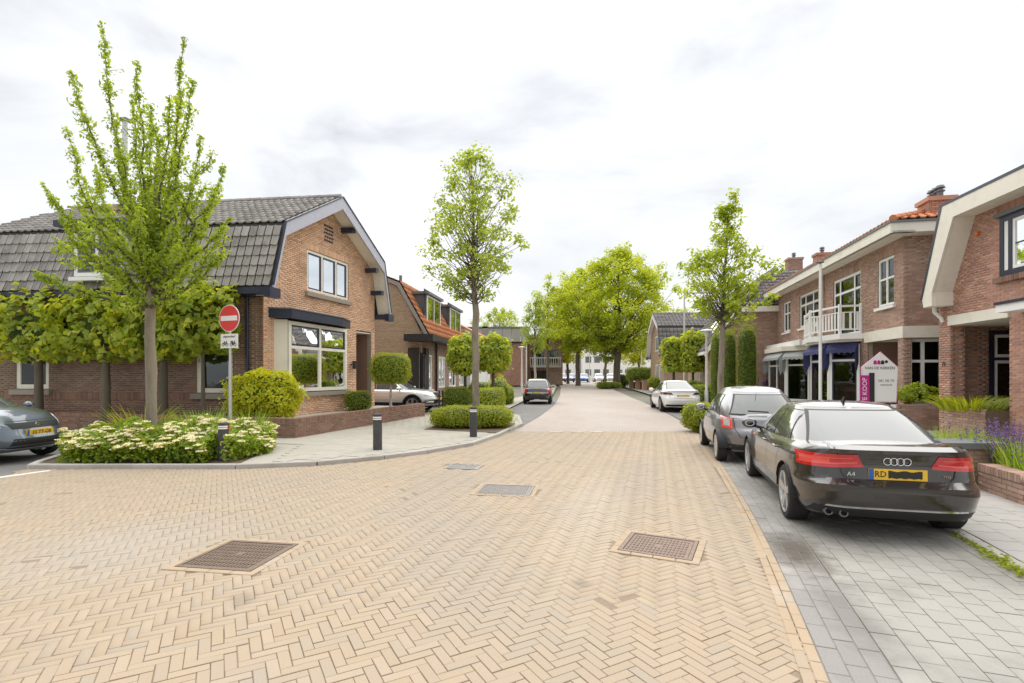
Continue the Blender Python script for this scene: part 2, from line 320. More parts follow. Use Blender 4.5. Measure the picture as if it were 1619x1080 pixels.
def text_mesh(name, s, size, f, mat, parent, depth=.004, align='CENTER', sx=1.):
    """f maps (x along the line, y up, z out) to the world"""
    c = bpy.data.curves.new(name, 'FONT'); c.body = s; c.size = size; c.align_x = align; c.align_y = 'CENTER'; c.extrude = depth/2; c.resolution_u = 2
    o = bpy.data.objects.new(name, c); COL.objects.link(o); dg = bpy.context.evaluated_depsgraph_get()
    me = bpy.data.meshes.new_from_object(o.evaluated_get(dg)); bpy.data.objects.remove(o); bpy.data.curves.remove(c)
    for v in me.vertices: v.co = f(v.co.x*sx, v.co.y, v.co.z+depth/2)
    me.materials.clear(); return mesh_obj(name, me, mat, parent)
def gz(y):
    return float(np.interp(y, [0, 40, 75, 110, 400], [0, 0, .52, .68, .7]))
# ------------------------------------------------------------------ ground, roads, pavements
def sheet(name, pts, z, mat, kind='structure', parent=None):
    """flat polygon (a triangle fan through mesh tessellation) following the gentle rise of the street"""
    mb = MB(); mb.add([(x, y, gz(y)+z) for x, y in pts], [tuple(range(len(pts)))])
    o = mb.build(name, mat, parent)
    if kind: o['kind'] = kind
    return o
def strip(name, L, R, z, mat, kind='structure', parent=None):
    """ribbon between two polylines of equal length"""
    mb = MB(); n = len(L)
    mb.add([(x, y, gz(y)+z) for x, y in L]+[(x, y, gz(y)+z) for x, y in R], [(i, n+i, n+i+1, i+1) for i in range(n-1)])
    o = mb.build(name, mat, parent)
    if kind: o['kind'] = kind
    return o
ys = [-60, 0, 40, 75, 110, 400, 1500]
strip('ground', [(-1500, y) for y in ys], [(1500, y) for y in ys], -.14, M['ground'])
# right road edge as a polyline x(y); o is the distance to its right
EY = np.array([-3, 0, 2.76, 5.05, 9.2, 12, 15.1, 20, 29, 43, 60, 75.]); EX = np.array([-.35, .72, 1.70, 2.55, 3.80, 4.6, 5.45, 6.45, 7.85, 9.6, 11.2, 12.2])
ss = np.linspace(-3, 75, 800); exs = np.interp(ss, EY, EX)
kk = np.ones(41)/41; exs[20:-20] = np.convolve(exs, kk, 'valid')
Sarc = np.concatenate([[0], np.cumsum(np.hypot(np.diff(exs), np.diff(ss)))])
def edge(s, o=0.):
    """point at arc length s (0 where y = -3), o metres right of the road edge, and the heading there"""
    y = np.interp(s, Sarc, ss); x = np.interp(s, Sarc, exs); d = .4
    y2 = np.interp(s+d, Sarc, ss); x2 = np.interp(s+d, Sarc, exs); y1 = np.interp(s-d, Sarc, ss); x1 = np.interp(s-d, Sarc, exs)
    h = math.hypot(x2-x1, y2-y1); tx, ty = (x2-x1)/h, (y2-y1)/h
    return x+ty*o, y-tx*o, math.atan2(ty, tx)
def s_at(y): return float(np.interp(y, ss, Sarc))
def edge_line(o, y0, y1, n=24):
    return [edge(s, o)[:2] for s in np.linspace(s_at(y0), s_at(y1), n)]
KERB_L = [(-8.75, 9.55), (-8.6, 9.13), (-4.9, 9.13), (-3.6, 9.46), (-2.55, 10.15), (-1.83, 10.9), (-.93, 12.1), (-.23, 14.7), (.3, 17.0)]
LY = np.array([14.7, 17, 21.3, 29, 43, 60, 75]); LX = np.array([-.23, .3, 1.14, 2.35, 4.0, 5.7, 6.6])
# plateau of herringbone pavers
plateau_poly = [(-11, 1.2), (edge(s_at(1.2))[0], 1.2)] + edge_line(0, 1.5, 15.1, 30) + [(-.2, 15.1), (-.23, 14.7)] + KERB_L[-3:0:-1][0:0] + [(-.93, 12.1), (-1.83, 10.9), (-2.55, 10.15), (-3.6, 9.46), (-4.9, 9.13), (-8.6, 9.13), (-8.25, 8.2), (-8.1, 5)]
plateau_poly = [p for p in plateau_poly]
road = sheet('road', [(-11, 1.2)]+[(edge(s_at(1.2))[0], 1.2)]+edge_line(0, 1.5, 15.12, 30)+[(-.2, 15.12), (-.93, 12.1), (-1.83, 10.9), (-2.55, 10.15), (-3.6, 9.46), (-4.9, 9.13), (-8.6, 9.13), (-8.25, 8.2), (-11, 7.9)], -.006, M['grout'])
sheet('side_road', [(-60, 9.13-.3), (-60, -3), (-10.5, -3), (-8.4, 8.1), (-8.25, 8.2), (-8.6, 9.13), (-8.75, 9.55), (-9.2, 10.7), (-9.25, 12.05), (-60, 12.05)], -.03, M['asphalt'])
fy = list(np.linspace(15.1, 78, 40))
strip('clinker_road', [(float(np.interp(y, LY, LX)), y) for y in fy], [(float(np.interp(s_at(y), Sarc, exs)), y) for y in fy], -.03, M['clinker'])
strip('far_square', [(-60, y) for y in (77.9, 95, 110, 200)], [(90, y) for y in (77.9, 95, 110, 200)], -.035, M['clinker'])
strip('parking_bay', [(float(np.interp(y, [16.6, 20, 24, 34, 38], [.05, .05, -.5, .7, 2.5])), y) for y in np.linspace(16.6, 38, 18)], [(float(np.interp(y, LY, LX))+.02, y) for y in np.linspace(16.6, 38, 18)], -.02, M['asphalt'])
def inside(poly, P):
    P = np.asarray(P); x, y = P[:, 0], P[:, 1]; r = np.zeros(len(P), bool); n = len(poly)
    for i in range(n):
        x1, y1 = poly[i]; x2, y2 = poly[(i+1) % n]
        c = ((y1 > y) != (y2 > y)) & (x < (x2-x1)*(y-y1)/((y2-y1) if y2 != y1 else 1e-9)+x1); r ^= c
    return r
def flat_X(P, ang, z, sx=None, sy=None, tilt=.004):
    n = len(P); X = np.zeros((n, 3, 4)); c, s = np.cos(ang), np.sin(ang)
    sx = np.ones(n) if sx is None else sx; sy = np.ones(n) if sy is None else sy
    X[:, 0, 0] = c*sx; X[:, 1, 0] = s*sx; X[:, 0, 1] = -s*sy; X[:, 1, 1] = c*sy; X[:, 2, 2] = 1
    X[:, 2, 0] = rng.normal(0, tilt, n); X[:, 2, 1] = rng.normal(0, tilt*1.5, n)
    X[:, 0, 3] = P[:, 0]; X[:, 1, 3] = P[:, 1]; X[:, 2, 3] = z
    return X
# manhole covers: centre, half sizes, rotation (the pavers leave room for them)
def gpt(a, b):          # ground point seen at photo pixel (a, b)
    y = FPX*CAMH/(b-HOR); return ((a-CX)/FPX*y, y)
COVERS = [([(283, 897), (398, 905), (470, 861), (361, 855)], 'rusty ribbed manhole cover set askew in the tan pavers at the left', 0),
          ([(985, 872), (1101, 888), (1098, 856), (992, 841)], 'rusty manhole cover framed by pavers near the right road edge', 1),
          ([(750, 781), (836, 784), (847, 769), (768, 766)], 'grey manhole cover with paver border in the middle of the road', 2),
          ([(703, 741), (755, 743), (764, 736), (712, 734)], 'small flat grey drain cover farthest up the tan road', 3)]
cov = []
for q, lab, k in COVERS:
    P = np.array([gpt(*p) for p in q]); c = P.mean(0)
    e1 = (P[1]+P[2]-P[0]-P[3])/2; e2 = (P[2]+P[3]-P[0]-P[1])/2
    l1, l2 = np.linalg.norm(e1), np.linalg.norm(e2); a = math.atan2(e1[1], e1[0])
    cov.append((c, l1, l2, a, lab, k))
# herringbone, 45 degrees to the road
WP = .068; A0 = math.radians(90)-.27-PI/4
n = 150; I, J = np.meshgrid(np.arange(-n, n), np.arange(-n, n), indexing='ij'); cc = (I-J) % 6
ca, sa = math.cos(A0), math.sin(A0)
def lat(i, j): return np.stack([(i*ca-j*sa)*WP-1.2, (i*sa+j*ca)*WP+7.4], -1)
h = cc == 0; v = cc == 5
PH = lat(I[h]+1.5, J[h]+.5); PV = lat(I[v]+.5, J[v]+1.5)
P = np.concatenate([PH, PV]); A = np.concatenate([np.full(len(PH), A0), np.full(len(PV), A0+PI/2)])
big = inside([(x, y) for x, y in plateau_poly], P)
edx = np.interp(np.interp(P[:, 1], ss, Sarc), Sarc, exs); big &= (edx-P[:, 0])*.957 > .10
view = (np.abs(P[:, 0]) < P[:, 1]*1.0+3.2) & (P[:, 1] > 1.9)
k = big & view
for (c, l1, l2, a, lab, kk_) in cov:
    d = P-c; u = d[:, 0]*math.cos(a)+d[:, 1]*math.sin(a); w = -d[:, 0]*math.sin(a)+d[:, 1]*math.cos(a)
    m = .055 if kk_ != 3 else .03
    k &= ~((np.abs(u) < l1/2+m) & (np.abs(w) < l2/2+m))
P, A = P[k], A[k]; A = A+rng.normal(0, .006, len(A)); P = P+rng.normal(0, .0012, P.shape)
tv, tf = box_t(3*WP-.0045, WP-.0045, -.03, 0, .0022)
# gentle settlement so that the surface is not dead flat
zz = .004*np.sin(P[:, 0]*1.3+.6)*np.sin(P[:, 1]*1.1)+rng.normal(0, .0012, len(P))
pieces('paver', tv, tf, flat_X(P, A, zz), M['paver'], road, 300)
def edge_row(o, y0, y1, l, off=0., z=.004, jit=.0012, gap=.006):
    s0, s1 = s_at(y0), s_at(y1); R = []
    for i, s in enumerate(np.arange(s0+off, s1, l)):
        x, y, a = edge(s, o); R.append((x, y, a))
    R = np.array(R); return flat_X(R[:, :2], R[:, 2]+rng.normal(0, .004, len(R)), z+rng.normal(0, jit, len(R)), tilt=.003)
tvb, tfb = box_t(.2, .064, -.03, 0, .0035)
pieces('border_paver', tvb, tfb, np.concatenate([edge_row(-.105, 1.6, 15.1, .206), edge_row(-.035, 1.6, 15.1, .206, .1)]), M['border'], road, 130, 'border_paver_courses')
for (c, l1, l2, a, lab, kk_) in cov:
    f = frame((*c, 0), (math.cos(a), math.sin(a), 0), (-math.sin(a), math.cos(a), 0)); a1, a2 = l1/2, l2/2
    t = empty('manhole_cover', (*c, 0), lab, 'manhole cover', 'manhole covers in the paved road')
    fm = plain('cover_iron%d' % kk_, [(.20, .15, .115), (.25, .185, .15), (.27, .25, .235), (.33, .32, .31)][kk_], .7, .4, .35, 18, bmp=.5)
    mb = MB(); e = .035
    for u0, u1, w0, w1 in ((-a1, a1, -a2, -a2+e), (-a1, a1, a2-e, a2), (-a1, -a1+e, -a2+e, a2-e), (a1-e, a1, -a2+e, a2-e)): mb.box(f, u0, u1, w0, w1, -.03, .010)
    mb.build('frame', fm, t)
    mb = MB(); mb.box(f, -a1+e+.006, a1-e-.006, -a2+e+.006, a2-e-.006, -.03, .004); mb.build('plate', fm, t)
    mb = MB(); nn = max(6, int((l1-.1)/.035)); n2 = max(4, int((l2-.1)/.07)); st = (l1-.12)/nn; s2 = (l2-.12)/n2
    for i in range(nn):
        for j in range(n2):
            u = -a1+.06+i*st; w = -a2+.06+j*s2
            if (i in (nn//2, nn//2-1) and j == n2//2): continue
            mb.box(f, u, u+st*.5, w+.008, w+s2-.01, .002, .010)
    mb.build('tread_ribs', fm, t)['kind'] = 'stuff'
    if kk_ != 3:
        R = []
        for side in range(4):
            L1, L2, b = ((l1, a2, 0), (l2, a1, PI/2), (l1, a2, PI), (l2, a1, 3*PI/2))[side]
            m = max(1, round((L1+.14)/.206)); pitch = (L1+.14)/m
            for i in range(m):
                u = -(L1+.14)/2+(i+.5)*pitch; p = Vector((u, -L2-.038, 0)); p.rotate(Matrix.Rotation(b+a, 3, 'Z'))
                R.append((c[0]+p.x, c[1]+p.y, a+b, pitch/.206))
        R = np.array(R); pieces('border_paver', tvb, tfb, flat_X(R[:, :2], R[:, 2], .008, sx=R[:, 3]), M['border'], t)
# gutter and bay slabs on the right
strip('gutter_bed', edge_line(0.0, 0, 15.1), edge_line(3.4, 0, 15.1), -.0085, M['greygrout'])
bay = strip('parking_lane', edge_line(.37, 0, 15.2), edge_line(1.86, 0, 15.2), -.0045, M['greygrout'])
tg, tgf = box_t(.294, .112, -.03, 0, .003)
pieces('gutter_slab', tg, tgf, np.concatenate([edge_row(o, 1.6, 15.1, .3, f_, -.002) for o, f_ in ((.062, 0), (.18, .13), (.298, .05))]), M['gutter'], bay, 160, 'gutter_slab_rows')
ts, tsf = box_t(.295, .295, -.03, 0, .003)
tq, tqf = box_t(.2, .1485, -.03, 0, .002); rows = [edge_row(.362+.077+.153*i, 1.6, 15.1, .205, .1*(i % 2)) for i in range(10)]
pieces('bay_slab', tq, tqf, np.concatenate(rows), M['bay'], bay, 300, 'bay_slab_rows')
tk, tkf = box_t(.995, .12, -.12, .08, .012); tk2 = tk.copy(); tk2[:, 2] = np.minimum(tk2[:, 2], tk2[:, 2]-.05)
kerbr = strip('kerb_strip', edge_line(1.88, 0, 15.3), edge_line(1.9, 0, 15.3), -.02, M['greygrout'])
KR = edge_row(1.935, 1.4, 15.2, 1.0); pieces('kerbstone', tk2, tkf, KR, M['kerb'], kerbr)
walk = strip('sidewalk', edge_line(2.0, 0, 78, 60), edge_line(4.1, 0, 78, 60), .008, M['slab'])
rows = [edge_row(2.0+.155+.3*i, 1.6, 14.5, .3, .15*(i % 2), .033) for i in range(5)]
pieces('sidewalk_slab', ts, tsf, np.concatenate(rows), M['slab'], walk, 300, 'sidewalk_slab_rows')
strip('lay_by', edge_line(.02, 16.8, 34), edge_line(2.0, 16.8, 34), -.018, M['asphalt'])
strip('kerb_edge', edge_line(1.98, 15.2, 78, 40), edge_line(2.1, 15.2, 78, 40), .020, M['kerb'])
# right verge bulb with the shrub and tree
sheet('planting_soil', edge_line(.12, 14.2, 16.8, 6)+edge_line(1.9, 14.2, 16.8, 6)[::-1], .03, M['soil'])
# left pavement
left_poly = [(-.93, 12.1), (-1.83, 10.9), (-2.55, 10.15), (-3.6, 9.46), (-4.9, 9.13), (-5.3, 11.6), (-9.3, 12.1), (-40, 12.1), (-40, 17), (-12.7, 15.2), (-5.62, 13.1), (-3.45, 20.5), (-2.2, 26.5), (1.2, 41), (5.2, 70), (5.6, 75), (6.2, 75), (5.2, 60), (3.4, 43), (2.0, 37), (.85, 33.5), (-.3, 24), (.3, 20), (.3, 17), (-.23, 14.7)]
lw = sheet('pavement', left_poly, .055, M['slab_warm'])
lk = .3; g = np.stack(np.meshgrid(np.arange(-50, 50), np.arange(-50, 80), indexing='ij'), -1).reshape(-1, 2).astype(float)
la = -.27; g[:, 0] += .5*(g[:, 1] % 2)
Pl = np.stack([(g[:, 0]*math.cos(la)-g[:, 1]*math.sin(la))*lk-3, (g[:, 0]*math.sin(la)+g[:, 1]*math.cos(la))*lk+11.5], -1)
k = inside(left_poly, Pl) & (Pl[:, 1] < 21) & (Pl[:, 0] > -13)
KL = np.array([(-40, 12.05), (-9.25, 12.05), (-9.15, 10.6), (-8.75, 9.55), (-8.55, 9.16), (-4.9, 9.16), (-3.6, 9.5), (-2.55, 10.2), (-1.83, 10.95), (-.98, 12.15), (-.4, 14.0), (-.2, 14.9), (.3, 17.1), (.25, 19.8)])
for a_, b_ in zip(KL, KL[1:]):
    t_ = np.clip(((Pl-a_)@(b_-a_))/((b_-a_)@(b_-a_)), 0, 1); k &= np.linalg.norm(Pl-a_-t_[:, None]*(b_-a_), axis=1) > .24
k &= ~inside([(-9.3, 12.2), (-9.1, 9.0), (-4.7, 9.0), (-4.5, 9.5), (-4.75, 12.0)], Pl)
Pl = Pl[k]; X = flat_X(Pl, np.full(len(Pl), la)+rng.normal(0, .004, len(Pl)), .066+rng.normal(0, .0015, len(Pl)), tilt=.004)
pieces('pavement_slab', ts, tsf, X, M['slab_warm'], lw, 300, 'pavement_slab_rows')
def kerb_run(parent, pts, mat, l=.9):
    P = [Vector((*p, 0)) for p in pts]; R = []
    for a, b in zip(P, P[1:]):
        d = b-a; m = max(1, round(d.length/l)); q = d.length/m
        for i in range(m):
            c = a+d*((i+.5)/m); R.append((c.x, c.y, math.atan2(d.y, d.x), q/1.0))
    R = np.array(R); pieces('kerbstone', tk, tkf, flat_X(R[:, :2], R[:, 2], .0, sx=R[:, 3]), mat, parent)
kl = sheet('kerb', [(-8.6, 9.2), (-4.9, 9.2), (-4.9, 9.3), (-8.6, 9.3)], .03, M['soil'])
kerb_run(kl, [(-9.25, 11.9), (-9.15, 10.6), (-8.75, 9.55), (-8.55, 9.16), (-4.9, 9.16), (-3.6, 9.5), (-2.55, 10.2), (-1.83, 10.95), (-.98, 12.15), (-.4, 14.0), (-.2, 14.9), (.3, 17.1), (.25, 19.8)], M['kerb'])
kerb_run(kl, [(-40, 12.05), (-9.25, 12.05)], M['kerb'])
sheet('bed_soil', [(-9.1, 11.9), (-9.0, 10.7), (-8.7, 9.6), (-8.5, 9.25), (-4.95, 9.25), (-4.6, 9.6), (-4.9, 11.9)], .05, M['soil'])
sheet('hedge_soil', [(-2.6, 15.1), (-.42, 14.2), (-.05, 15.1), (.1, 17.2), (-2.2, 17.6)], .072, M['soil'])
# white give-way blocks on the edge of the plateau and the line at the left
mk = MB()
for a in (870, 905, 934):
    x, y = gpt(a, 682.6)
    mk.box(WORLD, x, x+.36, y-.02, y+.07, .0, .008)
o = mk.build('road_marking', M['whiteline']); tag(o, 'white block markings across the road at the edge of the tan pavers', 'road marking')
o['kind'] = 'structure'
mk = MB(); a = gpt(-25, 758); b = gpt(76, 744); n_ = Vector((b[1]-a[1], a[0]-b[0], 0)).normalized()*.1
mk.slab([Vector((*a, -.005)), Vector((*b, -.005)), Vector((*b, -.005))+n_, Vector((*a, -.005))+n_], (0, 0, .012))
o = mk.build('edge_line', M['whiteline']); o['kind'] = 'structure'
mk = MB(); mk.box(lambda u, w, z: Vector((u, w, z)), -.2, 5.45, 15.1, 15.32, -.03, -.008); o = mk.build('plateau_edge', M['gutter']); o['kind'] = 'structure'
# gardens, drive, paving behind the right pavement
sheet('garden_soil', [(-5.8, 13.2), (-3.6, 20.2), (-5.5, 21.0), (-7.4, 14.7), (-40, 19), (-40, 17.5), (-12.7, 15.3)], .43, M['gravel'])
sheet('driveway', [(-3.45, 20.4), (-2.4, 25.8), (-4.6, 26.5), (-14, 26.5), (-14, 21.8), (-5.6, 21.2)], .03, M['asphalt'])
sheet('front_garden_paving', edge_line(4.1, 8.6, 40, 20)+[(20, 42), (20, 8.6)], .06, M['slab'])
sheet('garden_bed', edge_line(3.3, 1.5, 8.6, 8)+[(16, 8.6), (16, 1.5)], .12, M['soil'])
# ------------------------------------------------------------------ building helpers
def wall(parent, f, u0, u1, z0, z1, opens, bmat, mmat, clip=None, nind=300, bl=.21, pz=.0625, name='brick', reveal=.16, bricks=True, face=.0):
    """brickwork in frame f between u0..u1, z0..z1 with rectangular openings; clip(z) gives the u range of a gable course"""
    L = bl+.01; bk = MB(); X = []
    U, N = f.U, f.N; nU = U.length
    k = 0; z = z0
    while z < z1-.01:
        zm = z+pz/2; a, b = (u0, u1) if clip is None else clip(zm)
        iv = [(a, b)] if b > a else []
        for (p, q, r, t) in opens:
            if r-.005 <= zm <= t+.005:
                nv = []
                for (c, d) in iv:
                    if q <= c or p >= d: nv.append((c, d))
                    else:
                        if p > c: nv.append((c, p))
                        if q < d: nv.append((q, d))
                iv = nv
        for (c, d) in iv:
            bk.add([f(c, face, z), f(d, face, z), f(d, face, min(z+pz, z1)), f(c, face, min(z+pz, z1))], [(0, 1, 2, 3)])
            if not bricks: continue
            off = (k % 2)*L/2; i0 = math.floor((c-u0-off)/L)-1
            u = u0+off+i0*L
            while u < d:
                p, q = max(u+.005, c), min(u+L-.005, d)
                if q-p > .03: X.append(((p+q)/2, zm, q-p))
                u += L
        z += pz; k += 1
    for (p, q, r, t) in opens:
        a, b = .004, -reveal
        for quad in (((p, a, r), (p, b, r), (p, b, t), (p, a, t)), ((q, a, r), (q, b, r), (q, b, t), (q, a, t)), ((p, a, t), (q, a, t), (q, b, t), (p, b, t)), ((p, a, r), (q, a, r), (q, b, r), (p, b, r))):
            bk.add([f(u, w+face, z) for u, w, z in quad], [(0, 1, 2, 3)])
    bk.build('wall', mmat, parent)
    if bricks and X:
        X = np.array(X); n = len(X); T = np.zeros((n, 3, 4)); un, nn = U.normalized(), N.normalized()
        T[:, :, 0] = np.outer(X[:, 2]/bl, np.array(un)*nU); T[:, :, 1] = np.array(nn); T[:, 2, 2] = 1
        O = np.array(f.O)[None]+np.outer(X[:, 0], np.array(U))+np.outer(face-.018+rng.normal(0, .0013, n), np.array(nn))
        O[:, 2] += X[:, 1]
        # scale[0] < .7 marks cut bricks, which stay in the joined part
        T[:, :, 3] = O; tv = np.array(box_t(bl, .05, -.0255, .0255)[0])
        pieces(name, tv, box_t(bl, .05, -.0255, .0255)[1], T, bmat, parent, nind)
def soldier(parent, f, u0, u1, z0, h, mat, w=.02, name='brick'):
    n = max(1, round((u1-u0)/.0625)); d = (u1-u0)/n; mb = MB()
    for i in range(n): mb.box(f, u0+i*d+.005, u0+(i+1)*d-.005, -.05, w+rng.normal(0, .001), z0, z0+h)
    mb.build('soldier_course', mat, parent)['kind'] = 'stuff'
def window(parent, f, u0, u1, z0, z1, w, cols, trans=None, fm='white', fw=.07, sash=None, sw=.045, blind=None, curtain=False, depth=.09, room=.6, glass='glass', name='window', bars=None, rm=None):
    if rm is None: rm = .3 if w < .1 else 0.
    """frame with mullions at the fractions cols, a transom height, panes as sub-parts, a dim room behind"""
    mb = MB(); d0, d1 = w-depth, w
    mb.box(f, u0, u1, d0, d1, z0, z0+fw); mb.box(f, u0, u1, d0, d1, z1-fw, z1)
    mb.box(f, u0, u0+fw, d0, d1, z0+fw, z1-fw); mb.box(f, u1-fw, u1, d0, d1, z0+fw, z1-fw)
    cs = [u0+fw]+[u0+(u1-u0)*c for c in cols]+[u1-fw]
    for c in cs[1:-1]: mb.box(f, c-fw*.45, c+fw*.45, d0+.003, d1-.003, z0+fw, z1-fw)
    cells = []
    for i in range(len(cs)-1):
        a = cs[i]+(fw*.45 if i else 0); b = cs[i+1]-(fw*.45 if i < len(cs)-2 else 0)
        t = trans[i] if isinstance(trans, (list, tuple)) else trans
        if t:
            mb.box(f, a, b, d0+.004, d1-.006, t-fw*.4, t+fw*.4); cells += [(a, b, z0+fw, t-fw*.4, 0), (a, b, t+fw*.4, z1-fw, 1)]
        else: cells.append((a, b, z0+fw, z1-fw, 0))
    win = mb.build(name, M[fm], parent)
    for i, (a, b, c, d, up) in enumerate(cells):
        if sash and (sash != 'top' or up):
            s = MB(); e = sw; s0, s1 = d0+.02, d1-.018
            for q in ((a, b, c, c+e), (a, b, d-e, d), (a, a+e, c+e, d-e), (b-e, b, c+e, d-e)): s.box(f, q[0], q[1], s0, s1, q[2], q[3])
            s.build('sash', M['navy' if sash in ('navy', 'top') else sash], win); a, b, c, d = a+e, b-e, c+e, d-e
        if bars:
            s = MB(); nx, nz = bars
            for k in range(1, nx): s.box(f, a+(b-a)*k/nx-.014, a+(b-a)*k/nx+.014, d0+.03, d1-.02, c, d)
            for k in range(1, nz): s.box(f, a, b, d0+.032, d1-.022, c+(d-c)*k/nz-.014, c+(d-c)*k/nz+.014)
            s.build('glazing_bar', M[fm], win)
        p = MB(); p.box(f, a, b, d0+.04, d0+.05, c, d); p.build('pane', M[glass], win)
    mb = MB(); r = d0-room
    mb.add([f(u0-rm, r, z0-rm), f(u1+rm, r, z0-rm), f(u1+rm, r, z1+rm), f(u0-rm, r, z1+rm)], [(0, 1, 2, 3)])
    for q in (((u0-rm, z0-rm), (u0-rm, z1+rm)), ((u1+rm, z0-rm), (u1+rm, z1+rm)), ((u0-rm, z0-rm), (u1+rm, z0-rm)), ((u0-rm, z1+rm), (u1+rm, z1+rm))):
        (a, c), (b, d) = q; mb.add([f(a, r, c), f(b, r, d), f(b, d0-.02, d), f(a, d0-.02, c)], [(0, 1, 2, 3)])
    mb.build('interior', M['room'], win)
    if blind:
        mb = MB(); mb.box(f, u0+fw, u1-fw, d0-.05, d0-.04, z1-(z1-z0)*blind, z1-.02); mb.build('blind', M['blind'], win)
    if curtain:
        mb = MB(); n = 14
        for a, b in ((u0+.03, u0+(u1-u0)*.2), (u1-(u1-u0)*.2, u1-.03)):
            for i in range(n):
                p, q = a+(b-a)*i/n, a+(b-a)*(i+1)/n; mb.add([f(p, d0-.09-.03*(i % 2), z0), f(q, d0-.09-.03*((i+1) % 2), z0), f(q, d0-.09-.03*((i+1) % 2), z1), f(p, d0-.09-.03*(i % 2), z1)], [(0, 1, 2, 3)])
        mb.build('curtain', M['blind'], win)
    return win
def sill(parent, f, u0, u1, z, w0=-.12, w1=.09, h=.07, mat='stone', name='sill'):
    mb = MB(); mb.hexa([f(u0, w0, z-h), f(u1, w0, z-h), f(u1, w1, z-h-.02), f(u0, w1, z-h-.02), f(u0, w0, z), f(u1, w0, z), f(u1, w1, z-.02), f(u0, w1, z-.02)])
    return mb.build(name, M[mat], parent)
def bar(parent, name, f, u0, u1, w0, w1, z0, z1, mat):
    mb = MB(); mb.box(f, u0, u1, w0, w1, z0, z1); return mb.build(name, M[mat] if isinstance(mat, str) else mat, parent)
def tile_t(w, h):
    """interlocking roof tile: flat pan with a raised roll on one side, tilted so the foot overlaps the course below"""
    prof = [(-.46, .016), (-.38, .004), (.10, .0), (.18, .012), (.27, .036), (.38, .036), (.46, .012)]
    v = []; 
    for yy, lift in ((-.55, .036), (.50, .0)):
        v += [(a*w*.985, yy*h, b+lift) for a, b in prof]
    k = len(prof); v += [(a*w*.985, -.55*h, b+.036-.034) for a, b in prof]
    f = [(i, i+1, k+i+1, k+i) for i in range(k-1)]+[(2*k+i, 2*k+i+1, i+1, i) for i in range(k-1)]
    return np.array(v), np.array(f)
def tiles(parent, P0, eu, es, length, ufn, mat, w=.22, h=.31, nind=300, name='roof_tile'):
    """courses of tiles up the slope from eave point P0; ufn(s) is the u range of the course at s metres up"""
    eu = Vector(eu); es = Vector(es).normalized(); eun = eu.normalized(); nn = eun.cross(es).normalized()
    if nn.z < 0: nn = -nn
    X = []; s = h*.5; k = 0
    while s < length+.02:
        a, b = ufn(s); m = int((b-a)/w+.35)
        for i in range(m):
            u = a+(i+.5)*w
            p = Vector(P0)+eun*u+es*s+nn*(.03+random.gauss(0, .0025)); X.append((p, random.gauss(0, .012)))
        s += h; k += 1
    if not X: return
    n = len(X); T = np.zeros((n, 3, 4)); r = np.array([q[1] for q in X])
    T[:, :, 0] = np.array(eun)[None]+np.outer(r, np.array(es)); T[:, :, 1] = np.array(es)[None]-np.outer(r, np.array(eun)); T[:, :, 2] = np.array(nn)
    T[:, :, 3] = [tuple(q[0]) for q in X]
    tv, tf = tile_t(w, h); pieces(name, tv, tf, T, mat, parent, nind, 'roof_tile_courses')
def roll(parent, name, a, b, mat, r=.1, step=.33):
    """ridge or hip capping of half round tiles"""
    a, b = Vector(a), Vector(b); d = b-a; n = max(1, int(d.length/step)); me = None
    for i in range(n):
        p, q = a+d*(i/n), a+d*((i+1)/n); mb = MB(); mb.tube([p-d.normalized()*.02, q], [r, r*.9], 8)
        mb.build(name, mat, parent)
def chimney(parent, f, u0, u1, w0, w1, z0, z1, bmat, pots=2, potm='lead'):
    mb = MB(); z = z0; k = 0
    core = MB(); core.box(f, u0+.01, u1-.01, w0+.01, w1-.01, z0, z1-.02); c = core.build('chimney', M['mortar_dark'], parent)
    while z < z1-.13:
        for (a0, a1, fixed, ax) in ((u0, u1, w0, 0), (u0, u1, w1, 0), (w0, w1, u0, 1), (w0, w1, u1, 1)):
            s = a0-(k % 2)*.11
            while s < a1:
                p, q = max(s, a0)+.004, min(s+.212, a1)-.004
                if q-p > .03:
                    if ax == 0: mb.box(f, p, q, fixed-.012, fixed+.012, z, z+.052)
                    else: mb.box(f, fixed-.012, fixed+.012, p, q, z, z+.052)
                s += .22
        z += .0625; k += 1
    mb.build('brick_courses', bmat, c)['kind'] = 'stuff'
    cap = MB(); cap.box(f, u0-.06, u1+.06, w0-.06, w1+.06, z1-.13, z1); cap.build('cap', bmat, c)
    for i in range(pots):
        t = (i+.5)/pots; o = f(u0+(u1-u0)*t, (w0+w1)/2, z1); p = MB()
        p.lathe([(.085, 0), (.085, .16), (.13, .17), (.13, .2), (.07, .22), (.07, .27), (.14, .28), (.1, .36), (0, .37)], lambda v: o+v, 12); p.build('chimney_pot', M[potm], c)
    return c
def pipe(parent, pts, r=.04, mat='black', name='downpipe'):
    mb = MB(); mb.tube(pts, r, 10); return mb.build(name, M[mat], parent, 40)

